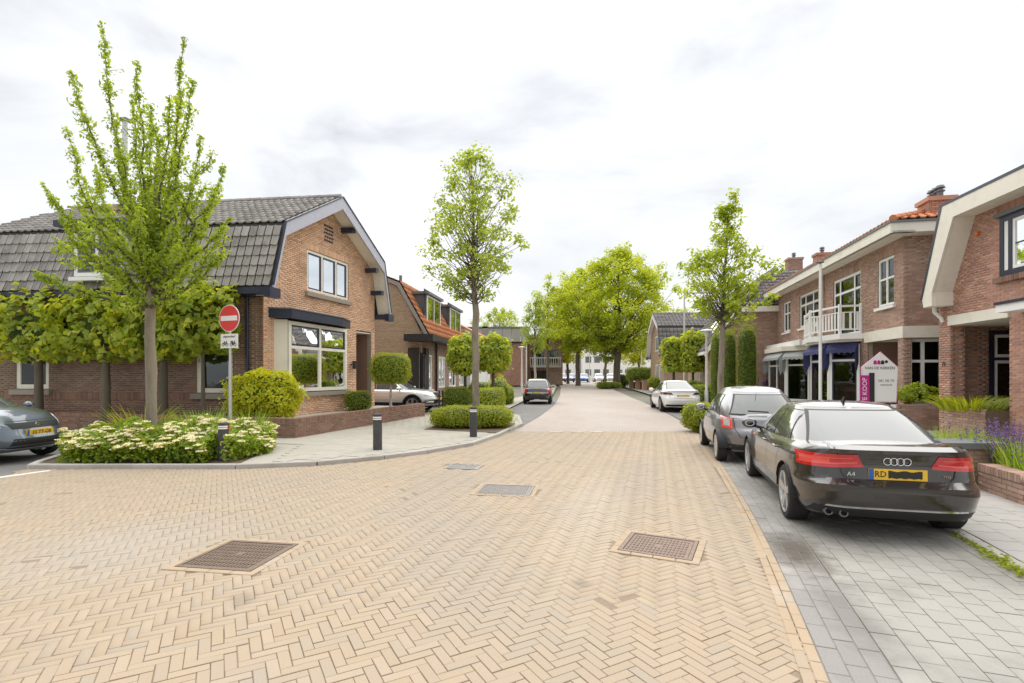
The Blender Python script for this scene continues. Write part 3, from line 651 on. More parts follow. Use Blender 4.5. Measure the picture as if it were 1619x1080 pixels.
# ------------------------------------------------------------------ left corner house with the mansard roof
def mansard(o, name, label, O, Gd, Ld, gw, ll, z0, ze, zk, zp, ins, eo, vo, tmat, bmat, mmat, vmat='lavender', trim='navy', soff='cream', group=None, gopens=(), lopens=(), nind=300, ntile=300, tw=.22, th=.31, hip=False, detail=True, lbm=None, far_gable=False, lwall=True):
    H = empty(name, (O[0], O[1], z0), label, 'house', group)
    G3, L3 = Vector((*Gd, 0)).normalized(), Vector((*Ld, 0)).normalized(); O3 = Vector((*O, 0))
    P = lambda t, b, z: O3+G3*t+L3*b+Vector((0, 0, z))
    gf = frame(O3, G3, -L3); lf = frame(O3, L3, -G3)
    mid = gw/2; tk0, tk1 = -eo+ins, gw+eo-ins
    def zroof(t):       # underside of the roof over the gable
        t = t if t < mid else gw-t
        return ze+(zk-ze)*(t+eo)/ins if t < tk0 else zk+(zp-zk)*(t-tk0)/(mid-tk0)
    def clip(z):
        if z <= zroof(0): return (0, gw)
        t = -eo+(z-ze)/(zk-ze)*ins if z < zk else tk0+(z-zk)/(zp-zk)*(mid-tk0)
        t = max(0, t); return (t, gw-t) if t < mid else (0, -1)
    wall(H, gf, 0, gw, z0, zp-.12, gopens, bmat, mmat, clip, nind, bricks=detail)
    if lwall: wall(H, lf, 0, ll, z0, ze+.1, lopens, lbm or bmat, mmat, None, nind, bricks=detail)
    bk = MB(); bk.add([P(gw, 0, z0), P(gw, ll, z0), P(gw, ll, zroof(gw)), P(gw, 0, zroof(gw))], [(0, 1, 2, 3)])
    bk.add([P(0, ll, z0), P(gw, ll, z0), P(gw, ll, zroof(gw)), P(mid, ll, zp), P(0, ll, zroof(0))], [(0, 1, 2, 3, 4)]); bk.build('rear_wall', bmat, H)
    sec = [(-eo, ze), (tk0, zk), (mid, zp), (tk1, zk), (gw+eo, ze)]
    hb = ll-(zp-zk)*.3 if hip else ll
    rf = MB()
    for i, (p, q) in enumerate(zip(sec, sec[1:])):
        e0, e1 = (hb if p == sec[2] else ll), (hb if q == sec[2] else ll)
        rf.slab([P(p[0], -vo+.02, p[1]), P(p[0], e0, p[1]), P(q[0], e1, q[1]), P(q[0], -vo+.02, q[1])], (0, 0, .07))
    roof = rf.build('roof', M['underlay'], H)
    # tiles on the side that faces the street corner and, seen edge on, the far side
    for (p, q, low) in ((sec[0], sec[1], 1), (sec[1], sec[2], 0), (sec[4], sec[3], 1), (sec[3], sec[2], 0)):
        A = P(p[0], -vo+.03, p[1]+.085); B = P(q[0], -vo+.03, q[1]+.085); d = B-A
        fac = (lambda s, D=d.length, e0=(ll), e1=(hb if q == sec[2] else ll): (0, e0+(e1-e0)*s/D+vo-.05))
        if p[0] > mid and not detail: continue
        tiles(H, A, L3, d, d.length-.1, fac, tmat, tw, th, (ntile if (low and p[0] < mid) else 0))
    if detail: roll(H, 'ridge_tile', P(mid, -vo+.05, zp+.13), P(mid, hb, zp+.13), tmat, .1, .36)
    # verge boards, with a dark edge strip, soffit and gutter
    for (p, q) in zip(sec, sec[1:]):
        a, b = P(p[0], -vo, p[1]), P(q[0], -vo, q[1]); dn = Vector((0, 0, -.30))
        mb = MB(); mb.slab([a+Vector((0, 0, .09)), b+Vector((0, 0, .09)), b+dn, a+dn], -L3*.05); mb.build('verge_board', M[vmat], H)
        mb = MB(); mb.slab([a+Vector((0, 0, .145)), b+Vector((0, 0, .145)), b+Vector((0, 0, .095)), a+Vector((0, 0, .095))], -L3*.075); mb.build('verge_trim', M[trim], H)
        mb = MB(); up = Vector((0, 0, -.2)); mb.slab([a+L3*.003+up, b+L3*.003+up, b+L3*(vo-.02)+up, a+L3*(vo-.02)+up], (0, 0, .03)); mb.build('soffit', M[soff], H)
    for s, t in ((-1, -eo), (1, gw+eo)):
        mb = MB(); t0, t1 = sorted((t, t+s*.16)); lf2 = lambda u, w, z: P(u, w, z)
        mb.box(lf2, t0, t1, -vo-.06, ll, ze-.16, ze+.03); t0, t1 = sorted((t, t-s*(eo-.02))); mb.box(lf2, t0, t1, -vo-.03, ll, ze-.19, ze-.12); mb.build('gutter', M[trim], H)
        mb = MB(); t0, t1 = sorted((t+s*.17, t-s*.25)); mb.box(lf2, t0, t1, -vo-.075, -vo+.1, ze-.26, ze+.02); mb.build('gutter_end', M[trim], H)
    return H, P, gf, lf
H1, P1, g1, l1 = mansard(None, 'corner_house', 'tan brick corner house at left with grey tiled mansard roof and white bay window',
    (-7.2, 14.9), (.27, .963), (-.993, .119), 6.1, 10.4, .25, 4.12, 6.04, 7.70, .52, .3, .5, M['tile_grey'], M['brick_tan'], M['mortar'],
    gopens=[(1.93, 4.28, 4.42, 5.78), (.62, 3.62, 1.12, 3.32), (4.78, 5.85, .0, 3.36)], lopens=[(.95, 2.1, 1.15, 2.7), (7.0, 8.15, 1.25, 2.75)], lbm=M['brick_dark_and_shade'], hip=True, tw=.245, th=.315)  # long wall takes the darker brick, its shade put into the colour
window(H1, g1, 1.93, 4.28, 4.42, 5.78, -.02, (.355, .69), None, 'cream', .085, 'navy', .05, curtain=True)
sill(H1, g1, 1.83, 4.38, 4.40, h=.13, w1=.1)
soldier(H1, g1, 1.85, 4.36, 5.79, .2, M['brick_tan'], .012)
# shallow bay with three sides
bf = frame(P1(0, 0, 0), g1.U, g1.N)
mb = MB()
for (p, q) in (((.42, 0), (.55, .35)), ((.55, .35), (3.65, .35)), ((3.65, .35), (3.95, 0))):
    mb.slab([bf(*p, .25), bf(*q, .25), bf(*q, 1.0), bf(*p, 1.0)], -g1.N*.03)
mb.build('bay_plinth', M['mortar'], H1)
wall(H1, bf, .55, 3.65, .25, 1.0, [], M['brick_tan'], M['mortar'], face=.352, nind=60)
mb = MB(); mb.slab([bf(.22, 0, 1.0), bf(.48, .45, 1.0), bf(3.72, .45, 1.0), bf(4.03, 0, 1.0)], (0, 0, .13)); mb.build('bay_sill', M['stone'], H1)
window(H1, bf, .6, 3.6, 1.16, 3.3, .36, (.5,), 2.52, 'cream', .11, 'top', .05, curtain=False, blind=.0, room=1.4)
mb = MB()
for (p, q) in (((.43, .0), (.57, .33)), ((3.63, .33), (3.92, .0))): mb.slab([bf(*p, 1.13), bf(*q, 1.13), bf(*q, 3.33), bf(*p, 3.33)], -g1.N*.04)
mb.build('bay_cheek', M['cream'], H1)
mb = MB(); mb.slab([bf(.20, 0, 3.36), (bf(.4, .60, 3.36)), bf(2.95, .60, 3.36), bf(4.1, .18, 3.36), bf(4.12, 0, 3.36)], (0, 0, .26)); mb.build('bay_cornice', M['navy'], H1)
mb = MB(); mb.slab([bf(.17, 0, 3.624), (bf(.38, .63, 3.624)), bf(2.96, .63, 3.624), bf(4.14, .2, 3.624), bf(4.15, 0, 3.624)], (0, 0, .035)); mb.build('bay_roof_edge', M['lead'], H1)
for t_, z_ in ((3.95, 6.95), (5.55, 5.82), (5.95, 5.0), (6.3, 4.1)):
    mb = MB(); mb.box(g1, t_-.16, t_+.02, .0, .46, z_-.14, z_+.02); mb.build('purlin_end', M['navy'], H1)
# vent bricks and porch
mb = MB()
for i in range(4):
    for j in range(5): mb.box(g1, 2.82+.13*i+.03*(j % 2), 2.90+.13*i+.03*(j % 2), .0, .034, 6.28+.125*j, 6.34+.125*j)
mb.build('vent_holes', M['black'], H1)['kind'] = 'stuff'
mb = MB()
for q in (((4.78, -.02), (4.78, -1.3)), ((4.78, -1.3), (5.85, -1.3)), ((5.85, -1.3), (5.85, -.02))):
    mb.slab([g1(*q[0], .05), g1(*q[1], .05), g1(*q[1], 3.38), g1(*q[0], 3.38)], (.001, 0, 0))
mb.build('porch_lining', M['brick_dark_and_shade'], H1)
bar(H1, 'door', g1, 4.9, 5.75, -1.28, -1.22, .3, 2.5, 'navy'); bar(H1, 'porch_ceiling', g1, 4.78, 5.85, -1.3, -.02, 3.3, 3.34, 'cream'); bar(H1, 'doorstep', g1, 4.78, 5.85, -1.2, .1, .2, .4, 'stone')
o = MB(); o.box(g1, 4.38, 4.5, .02, .14, 2.05, 2.1); o.box(g1, 4.37, 4.51, .1, .2, 1.9, 2.2); o.build('wall_lamp', M['black'], H1)
for u0, u1, zq in ((.95, 2.1, 1.15), (7.0, 8.15, 1.25)):
    window(H1, l1, u0, u1, zq, 2.73, -.02, (), None, 'cream', .13, None, blind=.5); sill(H1, l1, u0-.12, u1+.12, zq-.01, h=.15, w1=.1, mat='stone')
soldier(H1, l1, 0.02, 10.3, .93, .21, M['brick_dark_and_shade'], .014)
pipe(H1, [l1(.42, .09, 4.0), l1(.42, .09, .4)], .05, 'navy')
# dormer on the long side
df = lambda u, w, z: P1(w, u, z)
mb = MB(); mb.box(df, 4.0, 5.6, -.42, 1.6, 4.5, 5.98); mb.build('dormer', M['lavender'], H1)
mb = MB(); mb.box(df, 3.75, 5.95, -.72, 1.7, 5.98, 6.16); mb.build('dormer_roof', M['navy'], H1)
window(H1, frame(P1(0, 0, 0), l1.U, l1.N), 4.06, 5.54, 4.56, 5.95, .49, (.5,), None, 'white', .1, 'lead', .05, blind=.3, room=.05)
mb = MB(); mb.box(df, 3.95, 5.65, -.56, -.40, 4.42, 4.53); mb.build('dormer_sill', M['white'], H1)
chimney(H1, df, 6.25, 6.95, 1.7, 2.3, 6.2, 7.35, M['brick_brown'], 0)
pipe(H1, [df(6.6, 2.0, 7.3), df(6.6, 2.0, 10.35)], .10, 'metal', 'flue_pipe')
bar(H1, 'flue_cap', df, 6.44, 6.76, 1.84, 2.16, 10.35, 10.42, 'lead')

# low garden wall in front of it
def low_wall(name, label, pts, h, z0, thick, bmat, mmat, nind, cap='soldier', group=None):
    t = empty(name, (*pts[0], z0), label, 'garden wall', group)
    for a, b in zip(pts, pts[1:]):
        a2, b2 = Vector((*a, 0)), Vector((*b, 0)); d = (b2-a2); L = d.length; d.normalize(); nrm = Vector((d.y, -d.x, 0))
        f = frame(a2, d, nrm); wall(t, f, 0, L, z0, z0+h-.11, [], bmat, mmat, None, nind)
        c = MB(); c.box(f, 0, L, -thick, -.002, z0, z0+h-.1); c.build('core', mmat, t)
        n = max(1, round(L/.0625)); R = np.zeros((n, 3, 4))
        for i in range(n):
            p = f((i+.5)*L/n, -thick/2+random.gauss(0, .002), z0+h-.105)
            R[i] = [[d.x, nrm.x, 0, p.x], [d.y, nrm.y, 0, p.y], [0, 0, 1, p.z+random.gauss(0, .001)]]
        v, ff = box_t(L/n-.009, thick+.02, 0, .105); pieces('cap_brick', v, ff, R, bmat, t, 150 if nind else 0)
    return t
low_wall('garden_wall', 'low brown brick garden wall around the corner house front garden', [(-30, 20.2), (-12.75, 15.1), (-5.5, 13.04), (-3.45, 20.35)], .52, .04, .22, M['brick_dark_and_shade'], M['mortar_dark'], 150)
# ------------------------------------------------------------------ second house on the left: orange mansard with dormers
def dormer(H, f, u0, u1, z0, z1, wb, fm='white', cheek='lead', roofm='lead', cols=(.5,), proud=0.):
    mb = MB(); mb.box(f, u0, u1, wb, proud, z0, z1); mb.build('dormer', M[cheek], H)
    mb = MB(); mb.box(f, u0-.15, u1+.15, wb, proud+.18, z1, z1+.14); mb.build('dormer_roof', M[roofm], H)
    window(H, f, u0+.06, u1-.06, z0+.06, z1-.03, proud+.05, cols, None, fm, .09, 'lead', .05, room=.02)
O2 = (-4.55, 26.0); S2 = Vector((.12, .993, 0)).normalized(); B2 = Vector((-.99, .12, 0)).normalized()
H2 = empty('terraced_house', (*O2, 0), 'brick house pair with orange tiled mansard roof and two dormers behind the silver car', 'house')
f2 = frame((*O2, 0), S2, -B2); e2 = frame((*O2, 0), B2, -S2)
gw2 = 7.2
wall(H2, f2, 0, 10.4, 0, 3.75, [(.12, 1.75, .95, 2.75), (3.2, 4.6, .95, 2.75), (5.6, 7.4, .95, 2.75), (8.4, 9.8, .95, 2.75)], M['brick_brown'], M['mortar'], nind=0)
cl2 = lambda z: (0, gw2) if z < 3.9 else (((z-3.7)/2.6*1.15, gw2-(z-3.7)/2.6*1.15) if z < 6.3 else (1.15+(z-6.3)/.95*2.4, gw2-1.15-(z-6.3)/.95*2.4))
wall(H2, e2, 0, gw2, 0, 7.2, [(.12, .85, .95, 2.75)], M['brick_pale'], M['mortar'], cl2, nind=0)
P2 = lambda s, b, z: Vector((*O2, z))+S2*s+B2*b
rf = MB(); sc2 = [(-.35, 3.66), (1.15, 6.3), (3.6, 7.25), (6.05, 6.3), (7.5, 3.66)]
for p, q in zip(sc2, sc2[1:]): rf.slab([P2(-.05, p[0], p[1]), P2(10.4, p[0], p[1]), P2(10.4, q[0], q[1]), P2(-.05, q[0], q[1])], (0, 0, .08))
rf.build('roof', M['underlay'], H2)
for p, q in zip(sc2[:2], sc2[1:3]):
    A = P2(-.08, p[0], p[1]+.09); d = P2(-.08, q[0], q[1]+.09)-A; tiles(H2, A, S2, d, d.length-.1, lambda s: (0, 10.45), M['tile_orange'], .27, .34, 0)
roll(H2, 'ridge_tile', P2(0, 3.6, 7.38), P2(10.4, 3.6, 7.38), M['tile_orange'], .11, .6)
mb = MB(); mb.slab([P2(-.12, -.35, 3.7), P2(-.12, 1.15, 6.36), P2(-.12, 3.6, 7.32), P2(-.12, 3.6, 7.18), P2(-.12, 1.25, 6.2), P2(-.12, -.2, 3.66)], S2*.07); mb.build('verge_board', M['stone'], H2)
mb = MB(); mb.box(f2, -.6, 10.4, .0, .75, 3.42, 3.66); mb.build('gutter_box', M['black'], H2)
mb = MB(); mb.box(f2, -.75, .1, -.7, .78, 3.36, 3.7); mb.build('bay_canopy', M['black'], H2)
df2 = frame(P2(0, .10, 0), S2, -B2)
for u0, u1 in ((1.1, 3.9), (6.2, 9.2)): dormer(H2, df2, u0, u1, 4.25, 5.95, -1.4)
for i, (u0, u1) in enumerate(((.12, 1.75), (3.2, 4.6), (5.6, 7.4), (8.4, 9.8))): window(H2, f2, u0, u1, .95, 2.75, .02, (.36, .68) if i == 0 else (.5,), None, 'white', .1, None, blind=.2 if i else 0)
window(H2, e2, .12, .85, .95, 2.75, .02, (), 2.3, 'white', .1, None, blind=.5)
bar(H2, 'corner_post', f2, -.03, .1, -.1, .03, .85, 2.8, 'black')
sill(H2, f2, -.05, 1.85, .94, h=.1, w1=.12, mat='white'); sill(H2, e2, -.05, .95, .94, h=.1, w1=.12, mat='white')
pipe(H2, [f2(2.4, .1, 3.4), f2(2.4, .1, 0)], .06, 'black'); pipe(H2, [P2(.2, 3.6, 7.2), P2(.2, 3.6, 8.5)], .13, 'metal', 'flue_pipe')
pipe(H2, [P2(4.3, 2.6, 7.0), P2(4.3, 2.6, 7.6)], .09, 'lead', 'vent_pipe')
# ------------------------------------------------------------------ white house beyond and flat roofed brick hall closing the left side
O3 = Vector((-3.05, 37.6, 0)); f3 = frame(O3, S2, -B2)
H3 = empty('white_house', tuple(O3), 'pale rendered house with red tiled roof edge beyond the orange roofed pair', 'house')
mb = MB(); mb.box(f3, 0, 9, -6, 0, 0, 4.8); mb.build('wall', M['white'], H3)
mb = MB(); mb.slab([f3(-.2, .4, 4.7), f3(9.2, .4, 4.7), f3(9.2, -3, 6.4), f3(-.2, -3, 6.4)], (0, 0, .1)); mb.slab([f3(-.2, -6.4, 4.7), f3(9.2, -6.4, 4.7), f3(9.2, -3, 6.4), f3(-.2, -3, 6.4)], (0, 0, .1)); mb.build('roof', M['tile_orange'], H3)
mb = MB(); mb.slab([f3(0, 0, 4.7), f3(0, -6, 4.7), f3(0, -3, 6.3)], S2*.05); mb.build('gable', M['brick_red'], H3)
for u in (1, 3.4, 6.2): window(H3, f3, u, u+1.5, .9, 2.5, .03, (.5,), None, 'white', .1, None, room=.02); window(H3, f3, u, u+1.4, 3.2, 4.4, .03, (.5,), None, 'white', .09, None, room=.02)
O4 = Vector((-9, 66, gz(66))); f4 = frame(O4, (1, 0, 0), (0, -1, 0)); zg = gz(66)
H4 = empty('brick_hall', tuple(O4), 'red brown brick hall with a grey metal fascia and flat roof at the street bend', 'building')
wall(H4, f4, 0, 11.0, 0, 5.6, [(9.9, 10.6, .1, 2.3)], M['brick_red'], M['mortar_dark'], nind=0)
bar(H4, 'door', f4, 9.9, 10.6, -.12, -.05, 0.05, 2.3, 'black')
mb = MB(); mb.box(f4, 0, 11, -14, -.03, 0, 5.6); mb.build('hall_body', M['brick_red'], H4)
for i in range(11): bar(H4, 'fascia_panel', f4, -1.3+i*1.14, -1.3+(i+1)*1.14-.03, -.1, .32, 5.62, 7.3, 'concrete')
bar(H4, 'fascia_trim', f4, -1.4, 11.3, -13, .4, 7.32, 7.5, 'lead'); bar(H4, 'fascia_base', f4, -1.4, 11.3, -13, .25, 5.45, 5.6, 'black')
bar(H4, 'pilaster', f4, 5.2, 5.9, .02, .4, 0, 7.6, 'stone')
pipe(H4, [f4(10.85, .08, 5.4), f4(10.85, .08, 0)], .09, 'white')
O5 = Vector((2.1, 68, gz(68))); f5 = frame(O5, (1, 0, 0), (0, -1, 0))
H5 = empty('apartment_block', tuple(O5), 'brown brick block with a small railed balcony behind the birch', 'building')
wall(H5, f5, 0, 4.6, 0, 6.6, [(.4, 2.2, 2.6, 4.8), (2.8, 4.0, 2.9, 4.6)], M['brick_brown'], M['mortar_dark'], nind=0)
mb = MB(); mb.box(f5, 0, 4.6, -8, -.2, 0, 6.6); mb.build('block_body', M['brick_brown'], H5)
window(H5, f5, .4, 2.2, 2.6, 4.8, -.03, (.5,), None, 'lead', .08, None, room=.02); window(H5, f5, 2.8, 4.0, 2.9, 4.6, -.03, (.5,), None, 'lead', .08, None, room=.02)
bal = bar(H5, 'balcony', f5, .2, 4.3, .02, 1.3, 2.3, 2.55, 'concrete')
for i in range(14): bar(bal, 'baluster', f5, .25+i*.3, .29+i*.3, 1.24, 1.28, 2.55, 3.5, 'white')
bar(bal, 'handrail', f5, .2, 4.3, 1.22, 1.3, 3.5, 3.58, 'white'); bar(H5, 'undercroft_shade_panel', f5, .4, 2.6, .03, .08, .05, 1.9, 'room')  # flat dark panel on the wall, coloured for the shade of an undercroft
# white houses far behind the trees
for i, (x, y, w, h, lab) in enumerate(((7.5, 112, 7.0, 6.2, 'low grey white house at the far end of the street, behind the blue cars'), (15.0, 108, 7.4, 7.6, 'white two storey house with dark windows at the far end between the tree trunks'), (22.6, 113, 9.0, 5.0, 'white house with a red brown roof farthest back at right of the big tree trunk'), (31.5, 96, 3.4, 8.4, 'narrow white house end with tall windows beside the clipped hedge'))):
    zg_ = gz(y); O = Vector((x, y, zg_)); f = frame(O, (1, 0, 0), (0, -1, 0)); t = empty('far_house', tuple(O), lab, 'house', 'white houses at the end of the street')
    mb = MB(); mb.box(f, 0, w, -8, 0, 0, h); mb.build('wall', M['white'], t)
    mb = MB()
    if i == 2: mb.slab([f(-.3, .4, h), f(w+.3, .4, h), f(w+.3, -4, h+3.2), f(-.3, -4, h+3.2)], (0, 0, .2)); mb.slab([f(-.3, -8.4, h), f(w+.3, -8.4, h), f(w+.3, -4, h+3.2), f(-.3, -4, h+3.2)], (0, 0, .2)); mb.build('roof', M['brick_brown'], t)
    else: mb.box(f, -.2, w+.2, -8.2, .2, h, h+.3); mb.build('roof_edge', M['lead'], t)
    n = max(1, int(w/1.9))
    for j in range(n):
        for zz in (1.0, 3.7, 6.0):
            if zz+1.4 < h: window(t, f, .4+j*1.85, 1.6+j*1.85, zz, zz+1.3, .04, (.5,), None, 'lead', .08, None, room=.02)
# ------------------------------------------------------------------ far right mansard house and the gabled neighbour
H6, P6, g6, l6 = mansard(None, 'far_mansard_house', 'pale brick house with a grey mansard roof behind the clipped lime pair at right', (13.0, 44.2), (.12, .99), (.99, -.06), 7.4, 9.5, .0, 3.5, 5.9, 7.3, 1.1, .3, .35, M['tile_dark'], M['brick_pale'], M['mortar'], 'white', 'lead', 'white', nind=0, ntile=0, tw=.32, th=.4,
    gopens=[(.8, 2.2, .9, 2.7), (3.0, 4.4, .9, 2.7), (2.6, 4.6, 3.9, 5.3)])
for a, b, c, d in ((.8, 2.2, .9, 2.7), (3.0, 4.4, .9, 2.7), (2.6, 4.6, 3.9, 5.3)): window(H6, g6, a, b, c, d, .0, (.5,), None, 'white', .1, None, room=.02)
# R2: camera facing wall with a half hip, its roof slope towards the street
RS = Vector((.202, .979, 0)).normalized(); RN = Vector((.979, -.202, 0)).normalized()      # along the street, away from it
O7 = Vector((11.35, 29.3, 0)); f7 = frame(O7, RN, -RS); s7 = frame(O7, RS, -RN)
H7 = empty('gabled_house', tuple(O7), 'red brick house with cream edged half hipped roof behind the conifer columns', 'house')
cl7 = lambda z: (0, 7.5) if z < 3.15 else (((z-3.1)/2.25*1.35), 7.5)
wall(H7, f7, 0, 7.5, 0, 5.35, [(3.0, 3.14, 2.3, 2.85)], M['brick_brown'], M['mortar'], cl7, nind=300)
wall(H7, s7, 0, 10, 0, 3.2, [(1.0, 2.2, .9, 2.5), (3.2, 4.4, .9, 2.5), (6, 7.4, .9, 2.5)], M['brick_pale'], M['mortar'], nind=0)
for a in (1.0, 3.2, 6.0): window(H7, s7, a, a+1.2, .9, 2.5, .0, (.5,), None, 'white', .1, None, room=.05)
P7 = lambda u, s, z: O7+RN*u+RS*s+Vector((0, 0, z))
mb = MB()
mb.slab([P7(-.35, -.3, 2.95), P7(-.35, 10, 2.95), P7(1.35, 10, 5.45), P7(1.35, -.3, 5.45)], (0, 0, .08))
mb.slab([P7(1.35, -.3, 5.45), P7(1.35, 10, 5.45), P7(4.0, 10, 7.9), P7(4.0, 2.6, 7.9)], (0, 0, .08))
mb.slab([P7(1.35, -.3, 5.45), P7(4.0, 2.6, 7.9), P7(7.6, 2.6, 7.9), P7(7.6, -.3, 5.45)], (0, 0, .08))
mb.build('roof', M['underlay'], H7)
A = P7(-.36, -.3, 3.05); d = P7(1.35, -.3, 5.55)-A; tiles(H7, A, RS, d, d.length-.1, lambda s: (0, 10.2), M['tile_dark'], .25, .33, 0)
A = P7(1.35, -.3, 5.55); d = P7(4.0, -.3, 8.0)-A; tiles(H7, A, RS, d, d.length-.1, lambda s, D=d.length: (2.9*s/D, 10.2), M['tile_dark'], .25, .33, 0)
A = P7(1.35, -.33, 5.55); d = P7(1.35, 2.6, 8.0)-A; tiles(H7, A, RN, d, d.length-.1, lambda s, D=d.length: (2.65*s/D, 6.2), M['tile_dark'], .25, .33, 0)
roll(H7, 'hip_tile', P7(1.35, -.3, 5.62), P7(4.0, 2.6, 8.08), M['tile_dark'], .12, .5); roll(H7, 'ridge_tile', P7(4.0, 2.6, 8.08), P7(4.0, 10, 8.08), M['tile_dark'], .12, .8)
mb = MB(); mb.slab([P7(-.4, -.34, 2.75), P7(-.4, -.34, 3.05), P7(1.3, -.34, 5.5), P7(7.6, -.34, 5.5), P7(7.6, -.34, 5.2), P7(1.5, -.34, 5.2)], -RS*.05); mb.build('verge_board', M['cream'], H7)
mb = MB(); mb.slab([P7(1.5, -.33, 5.2), P7(7.6, -.33, 5.2), P7(7.6, .02, 5.2), P7(1.5, .02, 5.2)], (0, 0, .03)); mb.slab([P7(-.4, -.33, 2.76), P7(1.5, -.33, 5.2), P7(1.5, .02, 5.2), P7(-.4, .02, 2.76)], (0, 0, .03)); mb.build('soffit', M['cream'], H7)
mb = MB(); mb.box(s7, -.3, 10, .33, .47, 2.85, 3.02); mb.build('gutter', M['white'], H7)
for s, u in ((1.6, .25), (3.6, .6)):
    c = P7(-.35+1.7*.55, s, 2.95+2.5*.55+.14); ex = RS*.55; ey = (P7(1.35, 0, 5.45)-P7(-.35, 0, 2.95)).normalized()*.75
    mb = MB(); mb.slab([c-ex-ey, c+ex-ey, c+ex+ey, c-ex+ey], (-.06, 0, .05)); sk = mb.build('skylight', M['lead'], H7)
    c = c+Vector((-.075, 0, .06)); mb = MB(); mb.slab([c-ex*.82-ey*.85, c+ex*.82-ey*.85, c+ex*.82+ey*.85, c-ex*.82+ey*.85], (-.006, 0, .006)); mb.build('pane', M['dark_glass'], sk)
chimney(H7, f7, 5.2, 6.0, -4.6, -3.9, 7.4, 9.0, M['brick_brown'], 1)
# ------------------------------------------------------------------ R3: the pair with balcony, bays and awnings
O8 = Vector((12.1, 15.9, 0)); f8 = frame(O8, RS, -RN); r8 = frame(O8, RN, -RS)
H8 = empty('balcony_house', tuple(O8), 'red brown brick house pair with white balcony, bay windows and orange hipped roof', 'house')
ZC = 5.95
op = [(.56, 1.62, 3.95, 5.53), (2.88, 5.3, 3.2, 5.5), (6.9, 9.3, 3.95, 5.5), (10.7, 11.8, 3.95, 5.5), (.33, 2.35, .0, 2.82), (2.9, 6.4, .35, 2.95), (8.0, 12.6, .35, 2.95)]
wall(H8, f8, 0, 13.4, 0, ZC, op, M['brick_brown'], M['mortar'], nind=300)
wall(H8, r8, 0, 5.0, 0, ZC, [(.2, 1.15, .0, 2.82)], M['brick_brown'], M['mortar'], nind=150)
mb = MB(); mb.box(f8, .25, 13.4, -9, -2.2, 0, ZC); mb.box(f8, 2.4, 13.4, -2.2, -.8, 0, ZC); mb.build('rear_body', M['brick_dark_and_shade'], H8)
# cornice, gutter and roof
mb = MB(); mb.box(f8, -.55, 13.7, -.05, .55, ZC, ZC+.06); mb.box(f8, -.55, 13.7, .5, .62, ZC+.0, ZC+.3); mb.box(f8, -.55, -.43, -5, .5, ZC, ZC+.3); mb.box(f8, -.43, -.0, -5, -.05, ZC, ZC+.06); mb.build('cornice', M['cream'], H8)
mb = MB(); mb.box(f8, -.6, 13.75, .48, .66, ZC+.3, ZC+.36); mb.box(f8, -.6, -.42, -5, .48, ZC+.3, ZC+.36); mb.build('gutter', M['lead'], H8)
P8 = lambda u, w, z: f8(u, w, z)
mb = MB(); za, zb_ = ZC+.3, 7.75
mb.slab([P8(-.45, .5, za), P8(13.6, .5, za), P8(13.6, -4, zb_), P8(3.6, -4, zb_)], (0, 0, .08)); mb.slab([P8(-.45, .5, za), P8(3.6, -4, zb_), P8(-.45, -8.5, za)], (0, 0, .08)); mb.slab([P8(13.6, -8.5, za), P8(-.45, -8.5, za), P8(3.6, -4, zb_), P8(13.6, -4, zb_)], (0, 0, .08)); mb.build('roof', M['underlay'], H8)
A = P8(-.45, .5, za+.1); d = P8(-.45, -4, zb_+.1)-A; tiles(H8, A, RS, d, d.length-.1, lambda s, D=d.length: (4.05*s/D, 14.0), M['tile_orange'], .25, .34, 0)
A = P8(-.45, .5, za+.1); d = P8(3.6, .5, zb_+.1)-A; tiles(H8, A, RN, d, d.length-.1, lambda s, D=d.length: (4.5*s/D, 9-4.5*s/D), M['tile_orange'], .25, .34, 120)
roll(H8, 'hip_tile', P8(-.45, .5, za+.16), P8(3.6, -4, zb_+.16), M['tile_orange'], .11, .36)
chimney(H8, f8, .5, 1.15, -1.65, -.95, 6.3, 7.28, M['brick_red'], 3); chimney(H8, f8, 12.6, 13.2, -2.6, -1.9, 7.0, 8.3, M['brick_brown'], 1)
window(H8, f8, .56, 1.62, 3.95, 5.53, -.03, (.5,), 4.85, 'white', .08, None, curtain=True); sill(H8, f8, .46, 1.72, 3.94, h=.09, mat='white')
window(H8, f8, 2.88, 5.3, 3.2, 5.5, -.03, (.24, .76), 4.9, 'white', .1, 'navy', .05, curtain=True)
window(H8, f8, 6.9, 9.3, 3.95, 5.5, -.03, (.3, .7), 5.0, 'cream', .09, 'lead', .05, blind=.2); sill(H8, f8, 6.8, 9.4, 3.94, h=.09, mat='cream')
window(H8, f8, 10.7, 11.8, 3.95, 5.5, -.03, (.5,), 4.9, 'white', .08, None); sill(H8, f8, 10.6, 11.9, 3.94, h=.09, mat='white')
soldier(H8, f8, .46, 1.72, 5.54, .2, M['brick_brown'], .014); soldier(H8, f8, 2.8, 5.4, 5.51, .2, M['brick_brown'], .014)
pipe(H8, [f8(6.25, .1, ZC), f8(6.25, .1, 3.1)], .05, 'cream')
